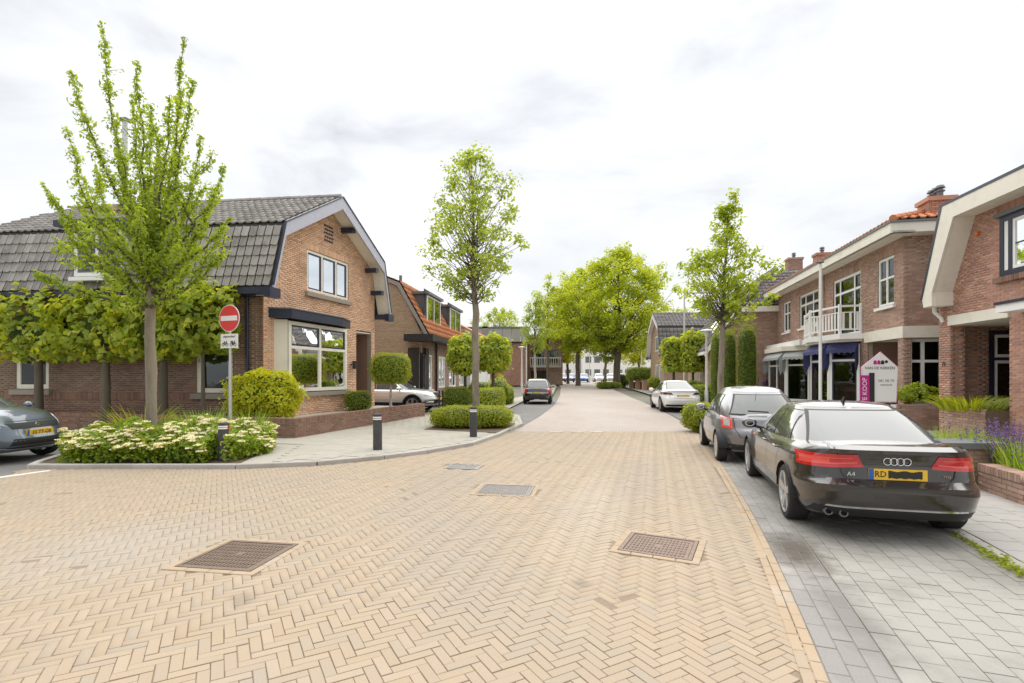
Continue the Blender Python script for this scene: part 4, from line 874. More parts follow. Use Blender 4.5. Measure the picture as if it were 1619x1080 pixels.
# porch beam, corner pillar, recess
bar(H8, 'porch_beam', f8, -.06, 2.5, -.28, .06, 2.82, 3.18, 'cream'); bar(H8, 'porch_beam', r8, .08, 2.25, -.28, .05, 2.82, 3.18, 'cream')
mb = MB(); mb.box(f8, 0.02, .32, -.19, -.03, 0, 2.82); mb.build('corner_pillar', M['mortar'], H8)
wall(H8, frame(O8, RS, -RN), .02, .32, 0, 2.82, [], M['brick_brown'], M['mortar'], face=.004, nind=80)
wall(H8, frame(O8, RN, -RS), .02, .19, 0, 2.82, [], M['brick_brown'], M['mortar'], face=.004, nind=80)
mb = MB(); mb.slab([f8(2.38, -.02, 0), f8(2.38, -2.2, 0), f8(2.38, -2.2, 2.85), f8(2.38, -.02, 2.85)], RS*.02); mb.slab([f8(.2, -2.18, 0), f8(2.38, -2.18, 0), f8(2.38, -2.18, 2.85), f8(.2, -2.18, 2.85)], -RN*.02); mb.build('porch_lining', M['brick_dark_and_shade'], H8)
bar(H8, 'porch_ceiling', f8, .05, 2.4, -2.2, -.05, 2.83, 2.86, 'cream')
window(H8, r8, .2, 1.15, .75, 2.8, -.16, (.42,), 2.1, 'white', .1, None, room=.3, name='porch_window', rm=0.); bar(H8, 'porch_door', r8, .2, 1.15, -.26, -.2, .05, .75, 'white')
# balcony over the right hand bay
b8 = frame(O8, RS, -RN)
slabp = [b8(2.55, 0, 0), b8(2.75, .75, 0), b8(4.6, 1.2, 0), b8(6.6, .75, 0), b8(6.85, 0, 0)]
mb = MB(); mb.slab([p+Vector((0, 0, 2.98)) for p in slabp], (0, 0, .2)); bal = mb.build('balcony', M['white'], H8)
railp = [b8(2.8, .02, 0), b8(2.9, .68, 0), b8(4.6, 1.1, 0), b8(6.45, .68, 0), b8(6.55, .02, 0)]
for a, b in zip(railp, railp[1:]):
    d = (b-a); n = max(2, int(d.length/.17))
    for zz, hh in ((4.16, .07), (3.32, .05), (3.95, .03)):
        mb = MB(); nn = Vector((d.y, -d.x, 0)).normalized()*.03; p, q = a+Vector((0, 0, zz)), b+Vector((0, 0, zz)); mb.slab([p-nn, q-nn, q+nn, p+nn], (0, 0, hh)); mb.build('rail', M['white'], bal)
    for i in range(n):
        c = a+d*((i+.5)/n); fb = frame(c, d.normalized(), Vector((d.y, -d.x, 0)).normalized()); bar(bal, 'baluster', fb, -.035, .035, -.012, .012, 3.37, 3.95, 'white')
for p in railp:
    fb = frame(p, RS, RN); bar(bal, 'post', fb, -.045, .045, -.045, .045, 3.18, 4.27, 'white')
def bay(H, f, u0, u1, um, w, z0, z1, canopy, aw=None, nfront=1, sash=None):
    """canted bay: glazed sides and front, sill panel, flat canopy"""
    p = [(u0, .0), (u0+um, w), (u1-um, w), (u1, .0)]
    mb = MB()
    for a, b in zip(p, p[1:]): mb.slab([f(*a, 0), f(*b, 0), f(*b, z0), f(*a, z0)], -f.N*.05)
    mb.build('bay_plinth', M['white'], H)
    wins = []
    for i, (a, b) in enumerate(zip(p, p[1:])):
        A, B = f(*a, 0), f(*b, 0); d = B-A; L = d.length; d.normalize(); nn = Vector((-d.y, d.x, 0))
        if nn.dot(f.N) < 0: nn = -nn
        ff = frame(A, d, nn); window(H, ff, .02, L-.02, z0, z1, .02, tuple((k+1)/nfront for k in range(nfront-1)) if i == 1 else (), z1-.6, 'white', .1, sash, .05, room=.5, blind=.25 if i == 1 else 0, rm=0.)
        if aw:
            mb = MB(); n = 10; t0, t1 = z1+.05, z1-.22
            for k in range(n):
                x0, x1 = .04+(L-.08)*k/n, .04+(L-.08)*(k+1)/n
                mb.slab([ff(x0, .05, t0), ff(x1, .05, t0), ff(x1, .30, t1), ff(x0, .30, t1)], (0, 0, .012)); mb.slab([ff(x0, .30, t1), ff(x1, .30, t1), ff(x1, .31, t1-.10-.03*(k % 2)), ff(x0, .31, t1-.10-.03*(k % 2))], nn*.01)
            for x in (.04, L-.05): mb.slab([ff(x, .05, t0), ff(x, .30, t1), ff(x, .30, t1-.6), ff(x, .22, t1-.85), ff(x, .05, t1-.5)], d*.01)
            mb.build('awning', aw, H)
    mb = MB(); q = [(u0-.15, 0), (u0+um-.08, w+.2), (u1-um+.08, w+.2), (u1+.15, 0)]; mb.slab([f(*a, z1+.08) for a in q], (0, 0, canopy)); mb.build('bay_canopy', M['cream'], H)
M['awning'] = plain('awning', (.055, .06, .17), .85, 0, .25, 5, bmp=.3)
M['awning_grey'] = plain('awning_grey', (.35, .36, .36), .8, 0, .2, 5)
bay(H8, b8, 2.9, 6.4, .8, .75, .45, 2.82, .08, M['awning'], 1, 'navy')
bay(H8, b8, 7.9, 12.7, 1.0, .75, .45, 2.75, .22, M['awning_grey'], 2, None)
bar(H8, 'bay_cornice', b8, 7.6, 13.0, -.02, .55, 3.05, 3.3, 'white')
# ------------------------------------------------------------------ R4: nearest house on the right
U9 = Vector((-.15, -.989, 0)).normalized(); N9 = Vector((-.985, .17, 0)).normalized(); O9 = Vector((11.65, 13.7, 0)); f9 = frame(O9, U9, N9)
H9 = empty('near_brick_house', tuple(O9), 'red brick house with thick cream roof edge and blue framed window, nearest at right', 'house')
Z9 = 6.0
cl9 = lambda z: (-.42, 9) if z < 3.75 else ((-.1+(z-3.6)/2.35*.68-.25, 9))
op9 = [(0.02, 1.98, .0, 2.98), (1.72, 3.6, 3.95, 5.32), (2.75, 4.9, .6, 3.0)]
wall(H9, f9, -.42, 9, 0, Z9, op9, M['brick_red'], M['mortar_red'], cl9, nind=300, bl=.205)
b9 = MB(); b9.box(f9, -.4, 9, -9, -2.65, 0, Z9); b9.box(f9, 2.2, 9, -2.6, -.7, 0, 2.9); b9.box(f9, -.4, 9, -2.6, -.8, 3.1, Z9); b9.build('rear_body', M['brick_dark_and_shade'], H9)
e9 = frame(f9(-.42, 0, 0), -N9, -U9)
wall(H9, e9, 0, 2.2, 0, 3.6, [], M['brick_red'], M['mortar_red'], None, 100, bl=.205)
# verge: face board, deep boxed soffit, dark edge
vo = .5
mb = MB(); A9 = lambda u, z, w: f9(u, w, z)
face = [(-.22, 3.5), (.12, 3.5), (.12, 3.86), (.93, 5.62), (8.5, 5.62), (8.5, 6.0), (.52, 6.0), (-.28, 3.72)]
mb.slab([A9(u, z, vo) for u, z in face], -N9*.05); mb.build('verge_board', M['cream'], H9)
mb = MB(); mb.slab([A9(-.32, 3.5, vo-.06), A9(.12, 3.5, vo-.06), A9(.12, 3.5, .0), A9(-.32, 3.5, .0)], (0, 0, .25)); mb.slab([A9(.12, 3.5, vo-.055), A9(.12, 3.86, vo-.055), A9(.12, 3.86, 0), A9(.12, 3.5, 0)], U9*.03); mb.build('soffit_box', M['cream'], H9)
mb = MB(); mb.slab([A9(.12, 3.86, vo-.06), A9(.93, 5.62, vo-.06), A9(.93, 5.62, .0), A9(.12, 3.86, .0)], (.0, 0, .04)); mb.slab([A9(.93, 5.62, vo-.06), A9(8.5, 5.62, vo-.06), A9(8.5, 5.62, 0), A9(.93, 5.62, 0)], (0, 0, .04)); mb.build('soffit', M['cream'], H9)
mb = MB(); mb.slab([A9(-.34, 3.72, vo+.01), A9(-.27, 3.72, vo+.01), A9(.53, 6.0, vo+.01), A9(8.5, 6.0, vo+.01), A9(8.5, 6.07, vo+.01), A9(.46, 6.07, vo+.01)], -N9*.4); mb.build('roof_edge', M['navy'], H9)
mb = MB(); mb.slab([A9(-.45, 3.6, vo-.1), A9(.45, 6.03, vo-.1), A9(.45, 6.03, -8), A9(-.45, 3.6, -8)], (-.0, 0, .1)); mb.slab([A9(.45, 6.0, .3), A9(8.5, 6.0, .3), A9(8.5, 6.35, -8), A9(.45, 6.35, -8)], (0, 0, .1)); mb.build('roof', M['tile_dark'], H9)
bar(H9, 'lintel', f9, -.02, 1.98, -.25, .045, 2.98, 3.24, 'cream')
pipe(H9, [f9(-.28, .2, 3.5), f9(-.28, .2, 3.38), f9(-.24, .05, 3.2), f9(-.24, .02, 3.1)], .05, 'white', 'gutter_outlet')
pj = frame(f9(.02, 0, 0), -N9, U9); wall(H9, pj, 0, .34, 0, 2.97, [], M['brick_red'], M['mortar_red'], None, 40, bl=.205)
pw = frame(f9(-.36, 0, 0), -N9, U9); wall(H9, pw, .34, 2.6, 0, 2.97, [(1.15, 2.15, .85, 2.85)], M['brick_red'], M['mortar_red'], None, 80, bl=.205)
window(H9, pw, 1.15, 2.15, .85, 2.85, .05, (), 2.1, 'navy', .1, 'white', .08, room=.4)
mb = MB(); mb.box(f9, -.36, 2.2, -2.62, -2.6, 0, 2.97); mb.box(f9, 2.0, 2.02, -2.6, -.05, 0, 2.97); mb.build('porch_lining', M['brick_dark_and_shade'], H9)
bar(H9, 'porch_ceiling', f9, -.36, 1.98, -2.6, -.04, 2.97, 3.0, 'cream')
wf = window(H9, f9, 1.72, 3.6, 3.95, 5.32, .03, (.16, .84), None, 'navy', .12, 'white', .07, room=.4, bars=(2, 2))
bar(H9, 'window_head', f9, 1.64, 3.7, .0, .1, 5.33, 5.42, 'lead')
mb = MB()
for i in range(30): mb.box(f9, 1.6+i*.07, 1.66+i*.07, -.05, .1, 3.8, 3.93)
mb.build('sill_bricks', M['brick_dark_and_shade'], H9)['kind'] = 'stuff'
soldier(H9, f9, 1.6, 3.7, 5.44, .19, M['brick_red'], .014, 'brick')
bar(H9, 'bay_canopy', f9, 2.3, 5.2, .0, .5, 3.05, 3.22, 'white'); bar(H9, 'canopy_edge', f9, 2.28, 5.2, .0, .53, 3.22, 3.28, 'navy')
window(H9, f9, 2.75, 4.9, .6, 3.0, .0, (.5,), 2.3, 'white', .1, None)
o = MB(); o.lathe([(0, 0), (.05, .01), (.05, .05), (.03, .07), (0, .075)], lambda v: f9(1.05+v.x, .02+v.z, 5.15+v.y), 12); o.build('alarm_light', plain('orange_plastic', (.75, .16, .03), .4), H9)
txt_f = lambda x, y, z: f9(-.2+x, .02+z, 1.95+y)
text_mesh('house_number', '71', .16, txt_f, M['black'], H9, .01)
# ------------------------------------------------------------------ cars
def paint(name, col, metal=.3, rough=.3, coat=1.):
    m, nt, b = nodes(name)
    f = noise(nt, 3, 5, .6); c = mixc(nt, rng_(nt, f, .4, .8, 0, .25), col, tuple(min(1, x*1.3+.01) for x in col))
    nt.links.new(c, b.inputs['Base Color']); b.inputs['Metallic'].default_value = metal; b.inputs['Roughness'].default_value = rough
    b.inputs['Coat Weight'].default_value = coat; b.inputs['Coat Roughness'].default_value = .04; b.inputs['Coat IOR'].default_value = 1.6; return m
def carglass():
    m, nt, b = nodes('car_glass'); b.inputs['Base Color'].default_value = (.10, .11, .11, 1); b.inputs['Metallic'].default_value = .10; b.inputs['Roughness'].default_value = .03
    b.inputs['IOR'].default_value = 1.6; b.inputs['Coat Weight'].default_value = .35; b.inputs['Coat Roughness'].default_value = .02; return m
M['carglass'] = carglass()
M['tyre'] = plain('tyre', (.022, .021, .02), .85, 0, .3, 20)
M['rim'] = plain('rim', (.55, .55, .56), .3, .8, .1, 6)
M['rim_dark'] = plain('rim_dark', (.16, .16, .17), .35, .7, .15, 6)
M['trim'] = plain('trim', (.016, .016, .017), .55, 0, .2, 10)
M['chrome'] = plain('chrome', (.75, .76, .77), .15, 1., .05, 6)
M['lamp_red'] = plain('lamp_red', (.50, .012, .016), .15, 0, .15, 9, coat=1)
M['lamp_bright'] = plain('lamp_bright', (.72, .07, .06), .2, 0, .1, 9, coat=1)
M['lamp_dark'] = plain('lamp_dark', (.10, .02, .025), .15, 0, .2, 9, coat=1)
M['lamp_clear'] = plain('lamp_clear', (.62, .64, .66), .12, .4, .25, 25, coat=1)
M['plate'] = plain('plate_yellow', (.78, .48, .035), .5, 0, .05, 4)
M['plate_blue'] = plain('plate_blue', (.02, .10, .42), .5)
M['ink'] = plain('plate_ink', (.02, .02, .015), .6)
def itp(tab): 
    a, b = zip(*tab); return lambda x: float(np.interp(x, a, b))
def smooth_tab(tab, k=60):
    a, b = zip(*tab); xs = np.linspace(a[0], a[-1], k); ysv = np.interp(xs, a, b)
    w = max(3, k//14)|1; pad = np.pad(ysv, w//2, mode='reflect', reflect_type='odd'); sm = np.convolve(pad, np.ones(w)/w, 'valid')
    return lambda x: float(np.interp(x, xs, sm))
def make_car(name, label, cat, loc, heading, c, pm, wheelmat='rim', group=None, roll_=0., lod=1., plate=None, pitch=0., sc=1.):
    """heading: dx per dy of the forward direction as an angle from +Y (clockwise). c: the shape tables."""
    rz = PI/2-heading
    R = empty(name, loc, label, cat, group); R.rotation_euler = (roll_, pitch, rz); R.scale = (sc, sc, sc)
    MW = Matrix.LocRotScale(Vector(loc), R.rotation_euler, Vector((sc, sc, sc)))
    inv = MW.inverted()
    def part(nm, vs, fs, mats, smooth=40, parent=None):
        me = bpy.data.meshes.new(nm); me.from_pydata([tuple(v) for v in vs], [], fs); me.update()
        for m in (mats if isinstance(mats, (list, tuple)) else [mats]): me.materials.append(m)
        if smooth:
            me.polygons.foreach_set('use_smooth', [True]*len(me.polygons))
            if smooth < 180: me.set_sharp_from_angle(angle=math.radians(smooth))
        o = bpy.data.objects.new(nm, me); COL.objects.link(o); o.parent = parent or R; return o
    mbp = lambda mb, nm, m, smooth=40, parent=None: part(nm, mb.v, mb.f, m, smooth, parent)
    zb, zs = smooth_tab(c['zb']), smooth_tab(c['zs']); xr, xf, bw = itp(c['xr']), itp(c['xf']), itp(c['b'])
    nr, nf = c.get('nr', 6.), c.get('nf', 4.5); tap = itp(c.get('taper', [(-3, 1), (3, 1)]))
    def S(ph, v):
        cs, sn = math.cos(ph), math.sin(ph); n = nf if cs >= 0 else nr
        a = xf(v) if cs >= 0 else -xr(v)
        x = math.copysign(a*abs(cs)**(2/n), cs); y = math.copysign(bw(v)*abs(sn)**(2/n), sn)*tap(x)
        return Vector((x, y, zb(x)+v*(zs(x)-zb(x))))
    # columns spaced evenly along the outline
    ph = np.linspace(0, 2*PI, 4001); pts = np.array([S(p, .5)[:2] for p in ph]); al = np.concatenate([[0], np.cumsum(np.linalg.norm(np.diff(pts, axis=0), axis=1))])
    nc = int(230*lod)//2*2; cols = np.interp(np.linspace(0, al[-1], nc+1)[:-1], al, ph)
    vrows = c.get('rows') or sorted(set(list(np.linspace(0, 1, int(17*lod)+4))+[q[0] for q in c['xr']]+[q[0] for q in c['b']]))
    grid = [[S(p, v) for p in cols] for v in vrows]
    crown = c.get('crown', .05); nd = 6
    for k in range(1, nd+1):
        s = 1-k/nd; grid.append([Vector((q.x, q.y*s, q.z+crown*(1-s*s)*max(0, 1-abs(q.x/(xf(1) if q.x > 0 else xr(1)))**8))) for q in grid[len(vrows)-1]])
    V = [p for r in grid for p in r]; nR = len(grid); WX = c['wheels']; WR = c['wr']; AR = WR*c.get('arch', 1.12)
    keep = []; arr = np.array(V)
    for i in range(nR-1):
        for j in range(nc):
            f = (i*nc+j, i*nc+(j+1) % nc, (i+1)*nc+(j+1) % nc, (i+1)*nc+j)
            m = arr[list(f)].mean(0)
            if any(math.hypot(m[0]-wx, m[2]-WR) < AR and abs(m[1]) > c['b'][1][1]*.7 for wx in WX): continue
            keep.append(f)
    ed = {}
    for f in keep:
        for a, b in zip(f, f[1:]+f[:1]): e = (min(a, b), max(a, b)); ed[e] = ed.get(e, 0)+1
    for (a, b), n in ed.items():
        if n == 1:
            for q in (a, b):
                p = V[q]
                for wx in WX:
                    d = Vector((p.x-wx, 0, p.z-WR)); 
                    if .5*AR < d.length < 1.35*AR and p.z > zb(p.x)+.02: d = d.normalized()*AR; V[q] = Vector((wx+d.x, p.y, WR+d.z))
    part('body', V, keep, pm, c.get('sharp', 38))
    u = MB(); bt = [S(p, 0.06) for p in cols[::4]]; u.add([q*1 for q in bt], [tuple(range(len(bt)))]); u.add([Vector((q.x*.97, q.y*.9, q.z-.03)) for q in bt], [tuple(range(len(bt)))]); mbp(u, 'underbody', M['trim'], 0)
    for wx in WX:
        for sy in (-1, 1):
            well = MB(); n = 20; y0, y1 = sy*(bw(.4)*tap(wx)-.012), sy*(bw(.4)-.42)
            vs = [Vector((wx+AR*math.cos(PI*k/n), y, WR+AR*math.sin(PI*k/n))) for y in (y0, y1) for k in range(n+1)]
            well.add(vs, [(k, k+1, n+1+k+1, n+1+k) for k in range(n)]+[tuple(range(n+1, 2*n+2))]); mbp(well, 'wheel_well', M['trim'], 0)
            if c.get('cladding'):
                A2 = AR+.055; vs = [Vector((wx+r*math.cos(PI*k/n), sy*(bw(.4)*tap(wx)+o_), WR+r*math.sin(PI*k/n))) for r, o_ in ((AR, .012), (A2, .006)) for k in range(n+1)]
                cl = MB(); cl.add(vs, [(k, k+1, n+1+k+1, n+1+k) for k in range(n)]); mbp(cl, 'arch_cladding', M['trim'])
    # ---- cabin
    k = c['cab']; z0, z1 = k['z0'], k['z1']; cn = k.get('n', 5.)
    def lin(a, b, bow=0.): return lambda v: a+(b-a)*v+bow*math.sin(PI*v)
    cxr, cxf, cb = lin(*k['xr']), lin(*k['xf']), lin(*k['b']); arc = k.get('arc', .03)
    def Cc(ph, v):
        cs, sn = math.cos(ph), math.sin(ph); xm = k.get('xm', -.2); a = (cxf(v)-xm) if cs >= 0 else (xm-cxr(v))
        x = xm+math.copysign(a*abs(cs)**(2/cn), cs); y = math.copysign(cb(v)*abs(sn)**(2/cn), sn)
        return Vector((x, y, z0+v*(z1-z0)-arc*v*((x-xm)/1.2)**2))
    pts = np.array([Cc(p, .5)[:2] for p in ph]); al = np.concatenate([[0], np.cumsum(np.linalg.norm(np.diff(pts, axis=0), axis=1))])
    ncc = int(120*lod)//2*2; cols2 = np.interp(np.linspace(0, al[-1], ncc+1)[:-1], al, ph)
    g = [[Cc(p, v) for p in cols2] for v in np.linspace(0, 1, 24)]
    xm = k.get('xm', -.2)
    for s, dz in ((.965, .022), (.9, .038), (.75, .054), (.5, .066), (.25, .072), (0., .074)):
        g.append([Vector((q.x, q.y*s, q.z+dz*k.get('rc', 1.)*max(0, 1-abs((q.x-xm)/((cxf(1) if q.x > xm else cxr(1))-xm))**3.5))) for q in g[23]])
    V2 = [p for r in g for p in r]
    part('roof', V2, [(i*ncc+j, i*ncc+(j+1) % ncc, (i+1)*ncc+(j+1) % ncc, (i+1)*ncc+j) for i in range(len(g)-1) for j in range(ncc)], c.get('roofmat') or pm, 50)
    # ---- patches following the surfaces
    def b_rear(y, z, front=False):
        x = xf(.5) if front else xr(.5)
        for _ in range(6):
            v = (z-zb(x))/(zs(x)-zb(x)); vv = min(max(v, 0), 1); n = nf if front else nr
            x = (xf(vv) if front else xr(vv))*max(0, 1-min(1, abs(y)/(bw(vv)*tap(x)))**n)**(1/n)
        return Vector((x, y, z))
    def b_side(x, z, sy=1):
        v = min(max((z-zb(x))/(zs(x)-zb(x)), 0), 1); a = xf(v) if x >= 0 else -xr(v); n = nf if x >= 0 else nr
        return Vector((x, sy*bw(v)*tap(x)*max(0, 1-min(1, abs(x)/a)**n)**(1/n), z))
    def c_side(x, v, sy=1):
        a = (cxf(v)-xm) if x >= xm else (xm-cxr(v)); y = sy*cb(v)*max(0, 1-min(1, abs(x-xm)/a)**cn)**(1/cn)
        return Vector((x, y, z0+v*(z1-z0)-arc*v*((x-xm)/1.2)**2))
    def c_end(y, v, front=False):
        e = cxf(v) if front else cxr(v); x = xm+(e-xm)*max(0, 1-min(1, abs(y)/cb(v))**cn)**(1/cn)
        return Vector((x, y, z0+v*(z1-z0)-arc*v*((x-xm)/1.2)**2))
    def deck(x, y):
        v = 1.; a = xf(v) if x >= 0 else -xr(v); n = nf if x >= 0 else nr; yo = bw(v)*tap(x)*max(1e-4, 1-min(1, abs(x)/a)**n)**(1/n); s = min(1, abs(y)/yo)
        return Vector((x, y, zs(x)+crown*(1-s*s)))
    fns = {'rear': lambda s, t: b_rear(s, t), 'front': lambda s, t: b_rear(s, t, True), 'left': lambda s, t: b_side(s, t, 1), 'right': lambda s, t: b_side(s, t, -1),
           'cleft': lambda s, t: c_side(s, t, 1), 'cright': lambda s, t: c_side(s, t, -1), 'crear': lambda s, t: c_end(s, t), 'cfront': lambda s, t: c_end(s, t, True), 'deck': deck}
    cen = {'rear': Vector((0, 0, .6)), 'front': Vector((0, 0, .6)), 'left': Vector((0, 0, .6)), 'right': Vector((0, 0, .6)), 'cleft': Vector((xm, 0, .9)), 'cright': Vector((xm, 0, .9)), 'crear': Vector((xm, 0, .6)), 'cfront': Vector((xm, 0, .6)), 'deck': Vector((0, 0, -5))}
    def at(sf, s, t, off):
        fn = fns[sf]; p = fn(s, t); e = .004; a = fn(s+e, t)-fn(s-e, t); b = fn(s, t+e)-fn(s, t-e); n = a.cross(b)
        if n.length < 1e-9: n = p-cen[sf]
        n.normalize()
        if n.dot(p-cen[sf]) < 0: n = -n
        return p+n*off
    def patch(nm, sf, q, m, off=.004, nu=10, nv=5, parent=None, thick=True):
        vs = []
        for i in range(nu+1):
            for j in range(nv+1):
                a, b = i/nu, j/nv
                s = (q[0][0]*(1-a)+q[1][0]*a)*(1-b)+(q[3][0]*(1-a)+q[2][0]*a)*b; t = (q[0][1]*(1-a)+q[1][1]*a)*(1-b)+(q[3][1]*(1-a)+q[2][1]*a)*b
                vs.append(at(sf, s, t, off))
        k_ = nv+1; fs = [(i*k_+j, (i+1)*k_+j, (i+1)*k_+j+1, i*k_+j+1) for i in range(nu) for j in range(nv)]
        if thick:       # skirt back to the surface
            rim = [i*k_ for i in range(nu+1)]+[nu*k_+j for j in range(1, nv+1)]+[i*k_+nv for i in range(nu-1, -1, -1)]+[j for j in range(nv-1, 0, -1)]
            n0 = len(vs); ctr = cen[sf]
            for r in rim:
                d = (ctr-vs[r]); vs.append(vs[r]+d.normalized()*(off+.02))
            m_ = len(rim); fs += [(rim[i], rim[(i+1) % m_], n0+(i+1) % m_, n0+i) for i in range(m_)]
        return part(nm, vs, fs, M[m] if isinstance(m, str) else m, 45, parent)
    def line(nm, sf, pts, w, m, off=.005, parent=None):
        """thin strip along a polyline on a surface"""
        vs = []; pts = [(a[0]+(b[0]-a[0])*j/7, a[1]+(b[1]-a[1])*j/7) for a, b in zip(pts, pts[1:]) for j in range(7)]+[pts[-1]]; k_ = len(pts)
        for i, (s, t) in enumerate(pts):
            p, q = pts[max(i-1, 0)], pts[min(i+1, k_-1)]; d = Vector((q[0]-p[0], q[1]-p[1])); 
            if d.length: d.normalize()
            vs += [at(sf, s-d.y*w/2, t+d.x*w/2, off), at(sf, s+d.y*w/2, t-d.x*w/2, off)]
        return part(nm, vs, [(2*i, 2*i+1, 2*i+3, 2*i+2) for i in range(k_-1)], M[m] if isinstance(m, str) else m, 60, parent)
    for (nm, sf, q, m, *o) in c.get('patches', ()): 
        pr = None
        if '>' in nm: nm = nm.split('>')[1]; pr = last
        ob = patch(nm, sf, q, m, *(o or [.004]), parent=pr)
        if pr is None: last = ob
    for (nm, sf, pts, w, m) in c.get('lines', ()): line(nm, sf, pts, w, m)
    # ---- wheels
    def wheel(wx, sy, steer=0.):
        w = c.get('ww', .21); y = sy*(bw(.4)*tap(wx)-w/2-.02); rr = WR
        ft = lambda v: Matrix.Rotation(steer, 3, 'Z') @ Vector((v.x, v.z*sy, v.y))+Vector((wx, y, rr))
        t = MB(); t.lathe([(rr*.70, -w/2), (rr*.93, -w/2), (rr*.985, -w*.42), (rr, -w*.3), (rr, w*.3), (rr*.985, w*.42), (rr*.93, w/2), (rr*.78, w/2+.004), (rr*.74, w/2-.01)], ft, 40)
        tyre = mbp(t, 'wheel', M['tyre'], 35)
        r = MB(); r.lathe([(rr*.76, w/2+.002), (rr*.71, w/2-.006), (rr*.68, w/2-.05), (rr*.68, -w/2)], ft, 40)
        r.lathe([(rr*.19, w/2-.035), (rr*.17, w/2-.02), (.001, w/2-.018)], ft, 20)
        ns = c.get('spokes', 5)
        for s in range(ns):
            for dv in ((-.13, .13) if c.get('twin', True) else (0.,)):
                a = 2*PI*s/ns+.3
                ww0, ww1 = (.028, .024) if c.get('twin', True) else (.05, .075)
                def sp(rad, off_, z): b_ = a+dv*(1 if rad < rr*.3 else 1.)*(.9); d = Vector((math.cos(b_), math.sin(b_), 0)); e_ = Vector((-d.y, d.x, 0)); return ft(d*rad+e_*off_+Vector((0, 0, z)))
                p = [sp(rr*.12, -ww0, w/2-.06), sp(rr*.73, -ww1, w/2-.05), sp(rr*.73, ww1, w/2-.05), sp(rr*.12, ww0, w/2-.06), sp(rr*.12, -ww0, w/2-.022), sp(rr*.73, -ww1, w/2-.006), sp(rr*.73, ww1, w/2-.006), sp(rr*.12, ww0, w/2-.022)]
                r.hexa(p)
        mbp(r, 'rim', M[wheelmat], 30, tyre)
        b = MB(); b.lathe([(rr*.55, w/2-.075), (.001, w/2-.075)], ft, 24); mbp(b, 'brake_disc', M['trim'], 0, tyre)
    for i, wx in enumerate(WX):
        for sy in (-1, 1): wheel(wx, sy, c.get('steer', 0.) if wx > 0 else 0.)
    # ---- mirrors
    mx, mz = k.get('mirror', (.75, .98))
    if lod > .45:
        for sy in (-1, 1):
            bx = MB(); yb = bw(.9)*.97; n = 10
            pr = [(.0, .001), (.02, .06), (.06, .085), (.1, .08), (.14, .055), (.16, .001)]
            bx.lathe([(r, z) for z, r in pr], lambda v: Vector((mx-.06+v.z*.9, sy*(yb+.13+v.x*1.35), mz+v.y*.95)), 16); mm = mbp(bx, 'mirror', c.get('mirrormat') or pm, 60)
            gl = MB(); gl.lathe([(.001, 0), (.055, 0)], lambda v: Vector((mx-.048, sy*(yb+.13+v.x*1.35), mz+v.y*.95)), 16); mbp(gl, 'mirror_glass', M['chrome'], 0, mm)
            st = MB(); st.tube([(mx+.02, sy*(yb-.1), mz-.09), (mx+.02, sy*(yb+.08), mz-.04)], .025, 8); mbp(st, 'mirror_arm', M['trim'], 40, mm)
    # ---- number plate
    if plate:
        where, y0_, z0_, txt, hw, hh = plate; sg = -1 if where == 'rear' else 1
        x0 = (b_rear(0, z0_).x if where == 'rear' else b_rear(0, z0_, True).x)+sg*.014
        pb = MB(); pb.hexa([Vector((x0, y0_-hw, z0_-hh)), Vector((x0, y0_+hw, z0_-hh)), Vector((x0-sg*.03, y0_+hw, z0_-hh)), Vector((x0-sg*.03, y0_-hw, z0_-hh)), Vector((x0, y0_-hw, z0_+hh)), Vector((x0, y0_+hw, z0_+hh)), Vector((x0-sg*.03, y0_+hw, z0_+hh)), Vector((x0-sg*.03, y0_-hw, z0_+hh))])
        pl = mbp(pb, 'number_plate', M['plate'], 0)
        left = -sg           # which side of y the reader's left is
        bs = MB(); ya = y0_+(hw if where == 'rear' else -hw); yb2 = ya-(.045 if where == 'rear' else -.045)
        bs.hexa([Vector((x0+sg*d, yy, zz)) for zz in (z0_-hh, z0_+hh) for d, yy in ((.002, ya), (.002, yb2), (-.002, yb2), (-.002, ya))]); mbp(bs, 'plate_band', M['plate_blue'], 0, pl)
        if txt:
            fm = (lambda x, y, z: MW @ Vector((x0-z-.002, y0_-.02-x, z0_+y))) if where == 'rear' else (lambda x, y, z: MW @ Vector((x0+z+.002, y0_+.02+x, z0_+y)))
            fm2 = lambda x, y, z: inv @ fm(x, y, z)
            t = text_mesh('plate_lettering', txt, hh*1.7, fm2, M['ink'], None, .003, sx=.95); t.parent = pl
    return R, dict(part=part, mbp=mbp, patch=patch, line=line, at=at, MW=MW, inv=inv, b_rear=b_rear, b_side=b_side, deck=deck)
def windows(k, sides, rear=None, front=None, trim=.012):
    """window patches for the cabin: sides = list of (x0b, x1b, x1t, x0t) at the bottom and top"""
    out = []; vb, vt = k
    for sf in ('cleft', 'cright'):
        for (a, b, ct, d) in sides:
            out.append(('window_trim', sf, [(a-trim, vb-.03), (b+trim, vb-.03), (ct+trim, vt+.03), (d-trim, vt+.03)], 'trim', .003, 12, 5))
            out.append(('>side_window', sf, [(a+trim, vb), (b-trim, vb), (ct-trim, vt), (d+trim, vt)], 'carglass', .007, 12, 5))
    if rear:
        yb, yt, v0, v1 = rear
        out.append(('window_trim', 'crear', [(-yb, v0), (yb, v0), (yt, v1), (-yt, v1)], 'trim', .009, 24, 16)); out.append(('>rear_window', 'crear', [(-yb+.03, v0+.04), (yb-.03, v0+.04), (yt-.03, v1-.04), (-yt+.03, v1-.04)], 'carglass', .016, 24, 16))
    if front:
        yb, yt, v0, v1 = front
        out.append(('windscreen', 'cfront', [(-yb, v0), (yb, v0), (yt, v1), (-yt, v1)], 'carglass', .006, 16, 8))
    return out
